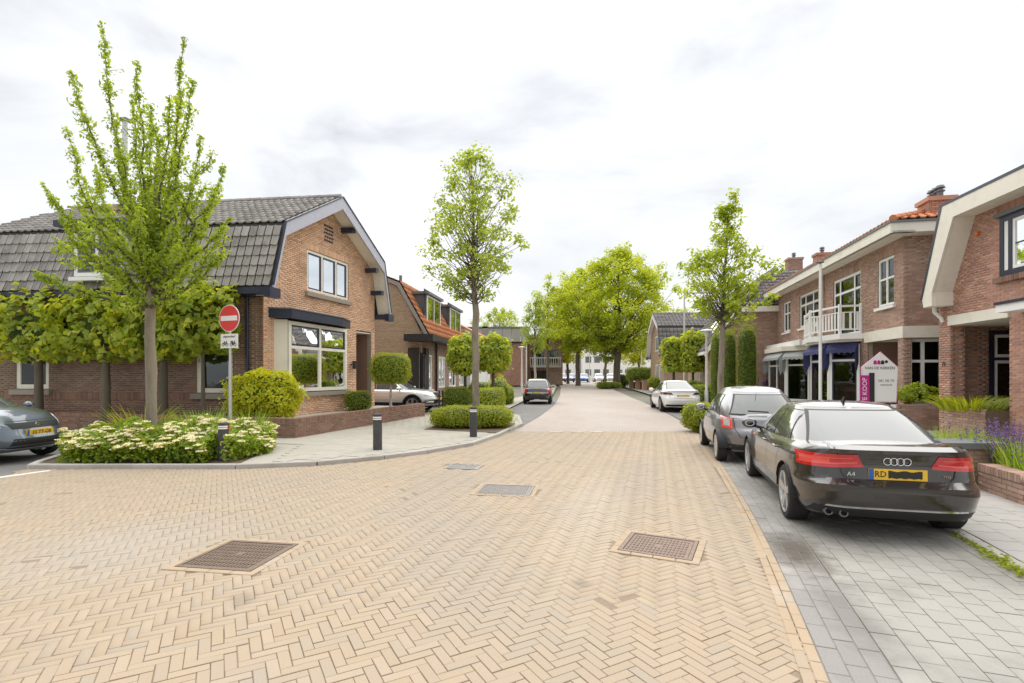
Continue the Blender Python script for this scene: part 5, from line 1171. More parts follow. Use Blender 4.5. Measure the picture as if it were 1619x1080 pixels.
def both(nm, q, m, *o): return [(nm, 'left', q, m, *o), (nm, 'right', q, m, *o)]
def mirrored(nm, sf, q, m, *o): return [(nm, sf, q, m, *o), (nm, sf, [(-a, b) for a, b in q][::-1], m, *o)]
# dark brown-black saloon
sedan = dict(zb=[(-2.36, .32), (-2.1, .25), (-1.6, .22), (1.9, .2), (2.36, .24)], zs=[(-2.36, .985), (-2.1, 1.0), (-1.5, .985), (-.6, .95), (.6, .925), (1.2, .90), (1.8, .82), (2.36, .66)],
    xr=[(0, -2.20), (.06, -2.26), (.2, -2.315), (.36, -2.335), (.46, -2.33), (.50, -2.28), (.55, -2.235), (.8, -2.215), (.93, -2.245), (.97, -2.26), (1, -2.24)], xf=[(0, 2.2), (.3, 2.34), (.6, 2.35), (.9, 2.28), (1, 2.2)],
    b=[(0, .83), (.1, .87), (.35, .912), (.55, .913), (.70, .90), (.84, .885), (.93, .85), (1, .80)], nr=5.2, nf=4., crown=.045, wheels=(-1.36, 1.45), wr=.335, arch=1.13, ww=.23, spokes=5,
    cab=dict(z0=.90, z1=1.365, xr=(-1.98, -.80, -.04), xf=(1.22, .22, .03), b=(.805, .555, .035), xm=-.25, n=5.5, mirror=(.72, 1.0), rc=.75, arc=.04))
sedan['patches'] = windows((.12, .88), [(-.30, .86, .22, -.30), (-1.22, -.34, -.34, -.90)], (.70, .52, .14, .93), (.72, .52, .14, .92)) \
    + mirrored('tail_lamp', 'rear', [(.30, .80), (.835, .765), (.83, .91), (.36, .935)], 'lamp_red', .008, 22, 6) \
    + mirrored('>lamp_strip', 'rear', [(.36, .835), (.82, .795), (.82, .808), (.36, .848)], 'lamp_bright', .011, 18, 1) + mirrored('>lamp_strip', 'rear', [(.40, .885), (.82, .868), (.82, .88), (.40, .897)], 'lamp_bright', .011, 18, 1) \
    + mirrored('>lamp_strip', 'rear', [(.60, .815), (.815, .80), (.815, .87), (.60, .878)], 'lamp_bright', .0095, 12, 4) \
    + [('bumper_strip', 'rear', [(-.62, .372), (.66, .372), (.64, .392), (-.60, .392)], 'chrome', .006, 20, 1), ('lower_bumper', 'rear', [(-.78, .27), (.78, .27), (.74, .365), (-.74, .365)], 'trim', .004, 24, 4)] \
    + both('side_skirt', [(-1.0, .22), (1.05, .21), (1.05, .30), (-1.0, .31)], 'trim', .004, 10, 2)
sedan['lines'] = [('door_seam', sf, p, .008, 'trim') for sf in ('left', 'right') for p in ([(-.30, .30), (-.32, .6), (-.32, .93)], [(.93, .3), (.95, .6), (.90, .9)], [(-1.02, .55), (-.98, .7), (-1.12, .93)], [(-1.0, .3), (.9, .29)])] \
    + [('lid_seam', 'rear', [(-.545, .95), (-.50, .72), (-.42, .635), (-.3, .612), (.3, .612), (.42, .635), (.50, .72), (.545, .95)], .010, 'trim'), ('bumper_seam', 'rear', [(-.88, .665), (-.6, .66)], .006, 'trim')] \
    + [('lid_seam', 'deck', [(-2.2, y), (-1.95, y), (-1.78, y*1.02)], .009, 'trim') for y in (-.56, .56)]
DARK = paint('paint_black_brown', (.013, .010, .009), .0, .28)
A, ah = make_car('parked_car', 'black brown saloon car with red tail lamps and four ring emblem parked nearest at right', 'car', (4.33, 7.0, .0), .283, sedan, DARK, 'rim', 'cars parked along the street', math.radians(-.5), 1., ('rear', 0.0, .735, None, .26, .056), 0., .935)
def saloon_details():
    h = ah; p = h['mbp']; at = h['at']
    for i in range(4):      # the ring emblem
        mb = MB(); n = 28; y = (i-1.5)*-.058; vs = []
        base = h['b_rear'](0, .865).x-.012
        for a in range(n):
            for b in range(6):
                r = .036+.0055*math.cos(2*PI*b/6); vs.append(Vector((base-.0055*math.sin(2*PI*b/6), y+r*math.cos(2*PI*a/n), .868+r*math.sin(2*PI*a/n))))
        mb.add(vs, [(a*6+b, a*6+(b+1) % 6, ((a+1) % n)*6+(b+1) % 6, ((a+1) % n)*6+b) for a in range(n) for b in range(6)]); p(mb, 'emblem_ring', M['chrome'], 180)
    x0 = h['b_rear'](.45, .68).x-.006
    for s, y, z, sz in (('A4', .42, .725, .065), ('TFSI', -.43, .725, .042)):
        t = text_mesh('badge', s, sz, lambda x, yy, zz: Vector((h['b_rear'](y-x, z).x-.004-zz, y-x, z+yy)), M['chrome'], None, .006); t.parent = A
    pl = [o for o in A.children if o.name.startswith('number_plate')][0]
    xb = h['b_rear'](0, .735).x-.0185
    t = text_mesh('plate_lettering', 'RD', .09, lambda x, y, z: Vector((xb+.004-z, .155-x, .735+y)), M['ink'], None, .004, sx=.9); t.parent = pl
    m_ = MB(); n = 14
    for i in range(n):
        y1, y0 = .085-i*.3/n, .085-(i+1)*.3/n; m_.hexa([Vector((xb+d, yy, .735+zz)) for zz in (-.036+.004*math.sin(i*1.7), .036+.006*math.cos(i)) for d, yy in ((0, y0), (0, y1), (.003, y1), (.003, y0))])
    p(m_, 'plate_smudge', M['ink'], 0, pl)
    for y in (.62, .49):
        e = MB(); xx = h['b_rear'](y, .31).x
        e.lathe([(.030, .05), (.044, .05), (.046, .02), (.046, -.12)], lambda v: Vector((xx+.035-v.z, y+v.x, .305+v.y)), 20); p(e, 'exhaust_pipe', M['rim_dark'], 40)
        e = MB(); e.lathe([(.0, .01), (.031, .012)], lambda v: Vector((xx+.03-v.z, y+v.x, .305+v.y)), 20); p(e, 'exhaust_inside', M['black'], 0)
    f_ = MB(); f_.hexa([Vector((-.62, -.012, 1.41)), Vector((-.50, -.012, 1.41)), Vector((-.50, .012, 1.41)), Vector((-.62, .012, 1.41)), Vector((-.64, -.003, 1.485)), Vector((-.60, -.003, 1.485)), Vector((-.60, .003, 1.485)), Vector((-.64, .003, 1.485))]); p(f_, 'antenna', M['trim'], 0)
    for sy in (-1, 1):
        for x in (-.18, -.92):
            mb = MB(); a = h['b_side'](x, .845, sy); mb.tube([a+Vector((-.10, -sy*.01, 0)), a+Vector((-.085, sy*.028, .004)), a+Vector((.085, sy*.028, .004)), a+Vector((.10, -sy*.01, 0))], .013, 8); p(mb, 'door_handle', DARK, 40)
    bl = MB(); n_ = 16; x0, x1 = -2.255, -2.225
    for i in range(n_):
        y0, y1 = -.60+1.2*i/n_, -.60+1.2*(i+1)/n_
        q = lambda y: h['b_rear'](y, .955).x
        bl.hexa([Vector((q(y0)-.012, y0, .945)), Vector((q(y1)-.012, y1, .945)), Vector((q(y1)+.1, y1, .975)), Vector((q(y0)+.1, y0, .975)), Vector((q(y0)-.018, y0, .985)), Vector((q(y1)-.018, y1, .985)), Vector((q(y1)+.1, y1, 1.02)), Vector((q(y0)+.1, y0, 1.02))])
    p(bl, 'lid_lip', DARK, 40)
saloon_details()
# small grey hatchback
mini = dict(zb=[(-1.78, .30), (-1.5, .22), (1.5, .2), (1.78, .24)], zs=[(-1.78, .93), (-1.4, .94), (-.4, .92), (.7, .90), (1.2, .82), (1.78, .58)],
    xr=[(0, -1.66), (.15, -1.74), (.35, -1.765), (.5, -1.76), (.62, -1.70), (.85, -1.64), (1, -1.55)], xf=[(0, 1.66), (.3, 1.77), (.6, 1.76), (.9, 1.68), (1, 1.58)],
    b=[(0, .73), (.12, .77), (.4, .813), (.6, .81), (.8, .785), (.92, .75), (1, .70)], nr=3.2, nf=3.0, crown=.07, wheels=(-1.13, 1.17), wr=.29, arch=1.13, ww=.18, spokes=7, twin=False,
    cab=dict(z0=.86, z1=1.35, xr=(-1.60, -.98, -.05), xf=(1.05, .15, .06), b=(.725, .53, .055), xm=-.30, n=3.5, mirror=(.62, .95), rc=1.35, arc=.07))
mini['patches'] = windows((.14, .84), [(-.28, .62, .08, -.28), (-.98, -.33, -.33, -.76)], (.585, .44, .12, .92), (.62, .45, .14, .9)) \
    + mirrored('tail_lamp', 'rear', [(.545, .66), (.70, .66), (.685, .90), (.545, .90)], 'lamp_bright', .012, 10, 8) + mirrored('>lamp_clear', 'rear', [(.58, .705), (.665, .705), (.66, .83), (.58, .83)], 'lamp_clear', .016, 8, 4) \
    + [('lower_bumper', 'rear', [(-.6, .27), (.6, .27), (.6, .38), (-.6, .38)], 'trim', .005, 16, 3)]
mini['lines'] = [('door_seam', sf, p, .008, 'trim') for sf in ('left', 'right') for p in ([(-.36, .28), (-.38, .6), (-.36, .92)], [(.74, .28), (.76, .6), (.70, .86)])] + [('hatch_seam', 'rear', [(-.53, .92), (-.52, .66), (-.44, .52), (.44, .52), (.52, .66), (.53, .92)], .009, 'trim')]
GREY = paint('paint_grey', (.20, .20, .215), .55, .35)
B_, bh = make_car('parked_car', 'small grey hatchback with red ringed tail lamps parked in front of the black saloon', 'car', (5.02, 11.0, -.005), .232, mini, GREY, 'rim', 'cars parked along the street', 0, .9, ('rear', 0, .60, '48-KN-VF', .26, .055))
mb = MB(); mb.tube([(-1.60, -.05, .985), (-1.575, .30, 1.0)], .014, 6); bh['mbp'](mb, 'wiper', M['trim']); mb = MB(); mb.tube([(-.95, 0, 1.46), (-1.1, 0, 1.66)], .006, 6); bh['mbp'](mb, 'antenna', M['trim'])
# white fastback saloon
fast = dict(sedan); fast.update(xr=[(0, -2.18), (.15, -2.30), (.35, -2.345), (.5, -2.33), (.62, -2.27), (.85, -2.22), (.96, -2.26), (1, -2.22)], zs=[(-2.36, 1.0), (-2.1, 1.03), (-1.5, 1.0), (-.6, .95), (.6, .91), (1.2, .86), (1.8, .76), (2.36, .58)], nr=4.4, nf=3.8,
    wheels=(-1.42, 1.45), wr=.335, spokes=10, twin=False, cab=dict(z0=.88, z1=1.385, xr=(-2.05, -.72, -.05), xf=(1.42, .22, .03), b=(.80, .53, .05), xm=-.25, n=4.6, mirror=(.80, .97), rc=.75, arc=.05))
fast['patches'] = windows((.12, .86), [(-.30, .95, .22, -.30), (-1.25, -.34, -.34, -.90)], (.64, .50, .22, .97), (.70, .5, .14, .92)) \
    + mirrored('tail_lamp', 'rear', [(.42, .80), (.86, .80), (.85, .91), (.50, .895)], 'lamp_dark', .008, 16, 4) + [('lower_bumper', 'rear', [(-.72, .27), (.72, .27), (.7, .36), (-.7, .36)], 'trim', .005, 18, 3)]
fast['lines'] = [l for l in sedan['lines'] if l[0] == 'door_seam'] + [('lid_seam', 'rear', [(-.60, .97), (-.56, .66), (.56, .66), (.60, .97)], .01, 'trim')]
WHITE = paint('paint_white', (.88, .88, .87), 0., .3)
T_, th_ = make_car('parked_car', 'white fastback saloon car parked farther up the right side by the hedge', 'car', (7.95, 25.3, -.012), .125, fast, WHITE, 'rim_dark', 'cars parked along the street', 0, .7, ('rear', 0, .735, '', .26, .055))
# dark hatchbacks
hatch = dict(zb=[(-1.98, .32), (-1.7, .23), (1.7, .2), (1.98, .24)], zs=[(-1.98, .96), (-1.5, .97), (-.4, .94), (.7, .93), (1.3, .88), (1.98, .66)],
    xr=[(0, -1.84), (.15, -1.92), (.35, -1.96), (.5, -1.95), (.62, -1.88), (.85, -1.82), (1, -1.74)], xf=[(0, 1.84), (.25, 1.95), (.5, 1.97), (.8, 1.92), (1, 1.78)],
    b=[(0, .76), (.12, .80), (.4, .845), (.6, .845), (.8, .82), (.92, .78), (1, .72)], nr=4.6, nf=3.4, crown=.06, wheels=(-1.22, 1.27), wr=.30, arch=1.13, ww=.19, spokes=5,
    cab=dict(z0=.88, z1=1.42, xr=(-1.76, -1.28, -.05), xf=(1.25, .3, .04), b=(.745, .56, .03), xm=-.3, n=4.8, mirror=(.78, .99), rc=1.0, arc=.05))
hatch['patches'] = windows((.14, .86), [(-.26, .85, .22, -.26), (-1.15, -.31, -.31, -1.0)], (.62, .5, .12, .90), (.66, .52, .12, .92)) + mirrored('tail_lamp', 'rear', [(.56, .68), (.795, .68), (.76, 1.0), (.60, .92)], 'lamp_red', .01, 12, 6)
hatch['lines'] = [('door_seam', sf, p, .008, 'trim') for sf in ('left', 'right') for p in ([(-.30, .28), (-.31, .92)], [(.82, .28), (.84, .86)], [(-1.0, .5), (-1.05, .92)])] + [('hatch_seam', 'rear', [(-.6, .92), (-.56, .52), (.56, .52), (.6, .92)], .01, 'trim')]
BLK = paint('paint_black', (.016, .016, .018), .2, .28)
C_, ch_ = make_car('parked_car', 'black hatchback with yellow number plate parked on the left side of the street', 'car', (1.62, 31.6, -.01), .1, hatch, BLK, 'rim', 'cars parked along the street', 0, .6, ('rear', 0, .66, '', .26, .055))
mb = MB(); mb.box(WORLD, -1.975, -1.965, -.16, .16, .27, .31); ch_['mbp'](mb, 'bumper_reflector', M['chrome'], 0)
# grey blue hatchback in the side street
sw = dict(hatch); sw.update(nf=3.6, b=[(0, .76), (.12, .80), (.4, .845), (.62, .85), (.8, .835), (.92, .80), (1, .73)], zs=[(-1.98, 1.0), (-.4, .97), (.7, .97), (1.3, .93), (1.6, .88), (1.98, .74)], xf=[(0, 1.80), (.18, 1.95), (.34, 1.96), (.5, 1.93), (.62, 1.90), (.8, 1.86), (1, 1.70)], crown=.09)
sw['cab'] = dict(hatch['cab'], xf=(1.22, .2, .03), z1=1.44)
sw['patches'] = windows((.14, .86), [(-.26, .85, .2, -.26), (-1.15, -.31, -.31, -1.0)], (.62, .5, .12, .90), (.70, .54, .10, .93)) \
    + [('grille', 'front', [(-.44, .625), (.44, .625), (.50, .73), (-.50, .73)], 'trim', .006, 16, 3), ('lower_grille', 'front', [(-.52, .29), (.52, .29), (.46, .45), (-.46, .45)], 'trim', .005, 16, 3)] \
    + mirrored('headlight', 'front', [(.56, .66), (.752, .63), (.708, .86), (.60, .80)], 'lamp_clear', .008, 14, 6) + mirrored('fog_lamp', 'front', [(.60, .36), (.70, .36), (.69, .44), (.60, .44)], 'trim', .006, 6, 3)
sw['lines'] = hatch['lines'][:6] + [('bonnet_seam', 'front', [(-.60, .76), (.60, .76)], .008, 'trim'), ('bumper_strip', 'front', [(-.68, .30), (-.4, .265), (.4, .265), (.68, .30)], .02, 'chrome')]
BLUE = paint('paint_grey_blue', (.105, .135, .16), .5, .33)
D_, dh = make_car('parked_car', 'grey blue hatchback facing right, cut off by the left edge of the photo', 'car', (-11.30, 10.2, -.02), PI/2+.03, sw, BLUE, 'rim', 'cars parked along the street', 0, .9, ('front', 0, .54, '32-TT-GB', .26, .056), 0., 1.05)
fx = dh['b_rear'](0, .685, True).x+.012
mb = MB(); pts = [(.055, .03), (-.055, .03), (-.03, .005), (.03, .005), (-.055, -.03), (.055, -.03)]
mb.slab([Vector((fx, y, .685+z)) for y, z in ((-.05, .0), (-.02, .04), (.05, .01), (.0, .01))], (.008, 0, 0)); mb.slab([Vector((fx, y, .685+z)) for y, z in ((.05, .0), (.02, -.04), (-.05, -.01), (.0, -.01))], (.008, 0, 0)); dh['mbp'](mb, 'emblem', M['chrome'], 0)
# silver estate in the drive
est = dict(zb=[(-2.4, .40), (-2, .32), (2.0, .30), (2.4, .36)], zs=[(-2.4, 1.05), (-.4, 1.02), (.9, 1.0), (1.5, .97), (2.0, .92), (2.4, .80)],
    xr=[(0, -2.2), (.3, -2.38), (.6, -2.36), (1, -2.3)], xf=[(0, 2.2), (.25, 2.38), (.5, 2.40), (.8, 2.34), (1, 2.2)], b=[(0, .82), (.12, .88), (.4, .925), (.6, .925), (.8, .90), (.92, .86), (1, .80)], nr=5, nf=3.7, crown=.06,
    wheels=(-1.38, 1.43), wr=.36, arch=1.14, ww=.22, spokes=5, cladding=True, cab=dict(z0=.94, z1=1.50, xr=(-2.3, -1.95, 0), xf=(1.3, .35, .03), b=(.81, .6, .03), xm=-.4, n=5., mirror=(.8, 1.06), arc=.02))
est['patches'] = windows((.14, .86), [(-.26, .9, .3, -.26), (-1.15, -.31, -.31, -1.1), (-1.9, -1.2, -1.16, -1.75)], (.66, .54, .12, .9), (.72, .55, .12, .92)) \
    + [('grille', 'front', [(-.3, .66), (.3, .66), (.34, .86), (-.34, .86)], 'trim', .008, 12, 4), ('grille_frame', 'front', [(-.33, .84), (.33, .84), (.34, .88), (-.34, .88)], 'chrome', .012, 12, 1), ('lower_grille', 'front', [(-.80, .40), (.80, .40), (.76, .58), (-.76, .58)], 'trim', .006, 22, 3)] \
    + mirrored('headlight', 'front', [(.42, .70), (.855, .74), (.80, .90), (.46, .86)], 'lamp_clear', .008, 14, 5) + mirrored('fog_lamp', 'front', [(.55, .44), (.74, .44), (.72, .53), (.55, .53)], 'chrome', .012, 8, 3) + both('side_skirt', [(-1.0, .32), (1.0, .31), (1.0, .46), (-1.0, .47)], 'trim', .006, 10, 2)
SILV = paint('paint_silver', (.68, .67, .65), .5, .35)
E_, eh = make_car('parked_car', 'silver estate car with black cladding parked in the drive beside the corner house', 'car', (-5.55, 23.35, .03), PI/2+.18, est, SILV, 'rim', None, 0, .7, ('front', 0, .60, '', .26, .055))
# cars parked across the far end
far = dict(hatch); far['patches'] = windows((.14, .86), [(-.26, .85, .22, -.26), (-1.15, -.31, -.31, -1.0)], None, (.66, .52, .12, .92)) + mirrored('headlight', 'front', [(.45, .68), (.74, .66), (.70, .82), (.5, .80)], 'lamp_clear', .01, 6, 3) + [('grille', 'front', [(-.4, .50), (.4, .50), (.4, .64), (-.4, .64)], 'trim', .008, 6, 2)]
far['lines'] = []; fcols = [('light grey', (.4, .4, .4)), ('dark grey', (.1, .1, .11)), ('dark blue', (.02, .06, .22)), ('bright blue', (.02, .12, .42)), ('white', (.7, .7, .7)), ('silver', (.45, .45, .45)), ('black', (.02, .02, .02)), ('pale grey', (.55, .54, .52))]
for i, (pxx, y) in enumerate(((868, 86), (889, 88), (903, 87), (923, 86), (946, 90), (965, 89), (984, 92), (1003, 88))):
    nm, cc = fcols[i]; x = (pxx-CX)/FPX*y
    make_car('parked_car', nm+' car in the row parked across the far end of the street', 'car', (x, y, gz(y)-.03), PI+random.uniform(-.25, .35), far, paint('paint_far_'+nm.replace(' ', '_'), cc, .3), 'rim_dark', 'cars across the far end', 0, .3)
# ------------------------------------------------------------------ plants
def unit(a): return a/np.maximum(np.linalg.norm(a, axis=-1, keepdims=True), 1e-9)
def leaves(name, C, Nr, size, mat, parent, ratio=.5, curl=.12, droop=0.):
    """one small folded six-point leaf per centre; Nr the rough facing directions"""
    n = len(C); Nr = unit(np.asarray(Nr)+rng.normal(0, .45, (n, 3))); r = rng.normal(0, 1, (n, 3)); r[:, 2] -= droop
    t = unit(r-Nr*(r*Nr).sum(1, keepdims=True)); b = np.cross(Nr, t); s = (np.asarray(size)*rng.uniform(.65, 1.25, n))[:, None]
    up = Nr*s*curl
    V = np.stack([C-t*s*.5, C-t*s*.1+b*s*ratio*.5+up, C+t*s*.5-up*.6, C-t*s*.1-b*s*ratio*.5+up], 1).reshape(-1, 3)
    F = np.arange(4*n).reshape(n, 4)
    return np_mesh(name, V, F, mat, parent)
def seeded(k):
    global rng
    rng = np.random.default_rng(k); random.seed(k)
def bez(a, b, c, n=7):
    a, b, c = (np.array(q, float) for q in (a, b, c)); t = np.linspace(0, 1, n)[:, None]
    return a*(1-t)**2+2*b*t*(1-t)+c*t*t
def wobble(p, amt):
    q = p.copy(); q[1:-1] += rng.normal(0, amt, (len(p)-2, 3)); return q
def tree(name, label, base, trunk_h, r0, prof, nclus, nleaf, lsize, cr, lmat, bmat='bark', seed=1, group=None, lean=(0, 0), fork=None, squash=.75, twig=True, gap=0., leader=None, cat='tree', up=.55):
    """trunk, limbs to leaf clusters spread through the crown given by prof [(z, radius)], leaves as single small faces"""
    seeded(seed); base = np.array(base, float)
    T = empty(name, tuple(base), label, cat, group)
    zs_, rs_ = zip(*prof); z0, z1 = zs_[0], zs_[-1]; top = np.array([lean[0], lean[1], z1*.97])
    ax = lambda z: np.array([lean[0]*(z/z1)**1.5, lean[1]*(z/z1)**1.5, z])
    mb = MB(); n = 12
    tp = np.array([ax(z) for z in np.linspace(0, z1*.9, n)]); tp[2:] += rng.normal(0, .035*max(1, r0/.1)*.6, (n-2, 3))*[1, 1, 0]
    rad = [r0*(1.25 if i == 0 else 1-.25*i/n) if tp[i][2] < trunk_h else r0*max(.10, .72*(1-(tp[i][2]-trunk_h)/(z1-trunk_h))) for i in range(n)]
    mb.tube([base+p for p in tp], rad, 10); mb.build('trunk', M[bmat], T, 60)
    C = []; tries = 0
    while len(C) < nclus and tries < nclus*60:
        tries += 1
        z = z0+(z1-z0)*rng.random(); R = np.interp(z, zs_, rs_); a = rng.random()*2*PI; r = R*math.sqrt(rng.uniform(.08, 1.))
        lob = 1+.22*math.sin(3*a+z*1.3+seed)+.14*math.sin(5*a-z*2.1)
        p = ax(z)+np.array([math.cos(a)*r*lob, math.sin(a)*r*lob, 0])
        if gap and math.sin(p[0]*2.3/cr*.5+seed)*math.sin(p[2]*2.0/cr*.5+seed*2)*math.sin(p[1]*2.1/cr*.5) > gap: continue
        if rng.random() > (R/max(rs_))**.7: continue
        C.append(p)
    C = np.array(C); br = MB()
    for i, p in enumerate(C):
        if twig is False or (nclus > 200 and i % 3): continue
        h = np.hypot(p[0]-ax(p[2])[0], p[1]-ax(p[2])[1]); zb_ = max(trunk_h*(.9+.38*rng.random()), p[2]-h*(.55+up*rng.random())-.15*(z1-z0)*rng.random())
        a = ax(min(zb_, z1*.86)); m = (a+p)/2; m[2] -= .10*h; m[:2] = a[:2]+(p[:2]-a[:2])*.45
        q = wobble(bez(a, m, p, 6), .02*(1+h)); k = r0*.24*(1-.6*(a[2]/z1)); br.tube([base+x for x in q], [max(.006, k*(1-.8*j/5)) for j in range(6)], 5, cap=False)
    if br.v: br.build('branches', M['bark_dark'], T, 60)['kind'] = 'stuff'
    m = nleaf; off = rng.normal(0, 1, (len(C), m, 3)); off = unit(off)*np.power(rng.random((len(C), m, 1)), .45)
    sz = cr*rng.uniform(.6, 1.3, (len(C), 1, 1)); off *= sz; off[:, :, 2] *= squash
    P = (C[:, None]+off).reshape(-1, 3); Nn = (unit(off)*.55+np.array([0, 0, .75])).reshape(-1, 3)
    leaves('crown', P+base, Nn, np.full(len(P), lsize), M[lmat], T, .62)
    return T
# the upright cherry in the flower bed
def cherry():
    seeded(11); y0 = 11.25; x0 = (240-CX)/FPX*y0
    T = empty('young_tree', (x0, y0, .05), 'tall young tree with upright leafy shoots growing from the white flowering bed', 'tree')
    base = np.array([x0, y0, .05]); mb = MB()
    tp = [base+np.array(q) for q in ((0, 0, -.1), (.0, 0, .3), (-.02, .01, 1.2), (-.01, 0, 1.7), (-.045, 0, 2.4), (-.03, .0, 3.1), (.02, .02, 3.7), (.05, .05, 4.8), (.02, .1, 6.2))]
    mb.tube(tp, [.135, .112, .102, .115, .098, .10, .075, .055, .03], 12); mb.build('trunk', M['bark'], T, 60)
    tips = [(160, 34, .3), (292, 60, .5), (218, 98, -.4), (112, 112, -.2), (306, 128, -.5), (66, 290, .2), (105, 205, .7), (355, 262, .3), (366, 345, -.6), (56, 432, -.9), (352, 402, .6), (240, 170, 1.0), (268, 150, -.9), (185, 190, -1.0), (150, 270, 1.1), (318, 215, .9), (205, 300, -1.2), (285, 300, -1.1), (330, 330, 1.2), (130, 330, -1.3), (250, 250, 1.3), (300, 420, -1.1), (165, 405, -1.2), (210, 150, .9), (255, 215, 0), (340, 300, -.2), (95, 345, .8), (275, 235, .5), (190, 260, .2), (232, 330, -.5)]
    br = MB(); LC, LN, PS = [], [], []
    for i, (a, b, dy) in enumerate(tips):
        yy = y0+dy; tip = np.array([(a-CX)/FPX*yy, yy, CAMH-(b-HOR)/FPX*yy])
        zst = 3.05+.9*rng.random() if b > 150 else 3.3+1.2*rng.random()
        if b > 390: zst = 3.0+.3*rng.random()
        st = np.array([np.interp(zst, [q[2] for q in tp], [q[0] for q in tp]), y0, zst])
        hx = tip-st; m = st+hx*np.array([.62, .62, .36])
        p = wobble(bez(st, m, tip, 14), .026); PS.append(p); br.tube(p, [max(.005, .042*(1-.92*j/13)) for j in range(14)], 6, cap=False)
        L = np.linalg.norm(np.diff(p, axis=0), axis=1).sum(); n = int(L*215)
        t = rng.uniform(.08, 1.0, n)**.85; idx = t*13; i0 = np.minimum(idx.astype(int), 12); q = p[i0]+(p[i0+1]-p[i0])*(idx-i0)[:, None]
        R = .19*(1-.55*t**3)*(.6+.6*rng.random()); d = unit(rng.normal(0, 1, (n, 3))); d[:, 2] *= .8
        # leaves grow in spurs along the shoot, with bare gaps between them
        ph_ = .5+.5*np.sin(t*L*9+i); r = R*np.sqrt(rng.random(n))*(.5+.8*ph_); keep = rng.random(n) < (.35+.65*ph_)
        LC.append((q+d*r[:, None])[keep]); LN.append((d+np.array([0, 0, .5]))[keep])
        for s in range(int(L*2.2)):       # short side twigs
            t_ = rng.uniform(.15, .92); j = int(t_*13); a_ = p[j]; ax_ = unit(p[j+1]-p[j]); side = unit(np.cross(ax_, rng.normal(0, 1, 3))); e = a_+(ax_*.55+side*.8)*rng.uniform(.15, .42)
            br.tube([a_, (a_+e)/2+rng.normal(0, .01, 3), e], [.009, .007, .004], 4, cap=False); m_ = 16
            tt = rng.random(m_)[:, None]; d = unit(rng.normal(0, 1, (m_, 3)))*.085; LC.append(a_+(e-a_)*tt+d); LN.append(d*4+np.array([0, 0, .4]))
    for k in range(34):                   # forked side shoots fill the middle of the crown
        p = PS[rng.integers(len(PS))]; j = int(rng.uniform(3, 10)); a_ = p[j]; ax_ = unit(p[j+1]-p[j]); side = unit(np.cross(ax_, rng.normal(0, 1, 3))); L_ = rng.uniform(.6, 1.35)
        q = wobble(bez(a_, a_+(ax_*.35+side*.42)*L_, a_+(ax_*.95+side*.5)*L_, 7), .015); br.tube(q, [.014, .012, .011, .009, .008, .006, .004], 5, cap=False)
        m_ = int(L_*120); t = rng.uniform(.15, 1, m_)*6; i0 = np.minimum(t.astype(int), 5); c_ = q[i0]+(q[i0+1]-q[i0])*(t-i0)[:, None]; d = unit(rng.normal(0, 1, (m_, 3)))
        LC.append(c_+d*(.13*np.sqrt(rng.random((m_, 1))))); LN.append(d+np.array([0, 0, .5]))
    br.build('branches', M['bark_dark'], T, 60)['kind'] = 'stuff'
    C = np.concatenate(LC); leaves('crown', C, np.concatenate(LN), rng.choice([.06, .085, .105, .12], len(C)), M['lf_cherry'], T, .5, droop=.5)
cherry()
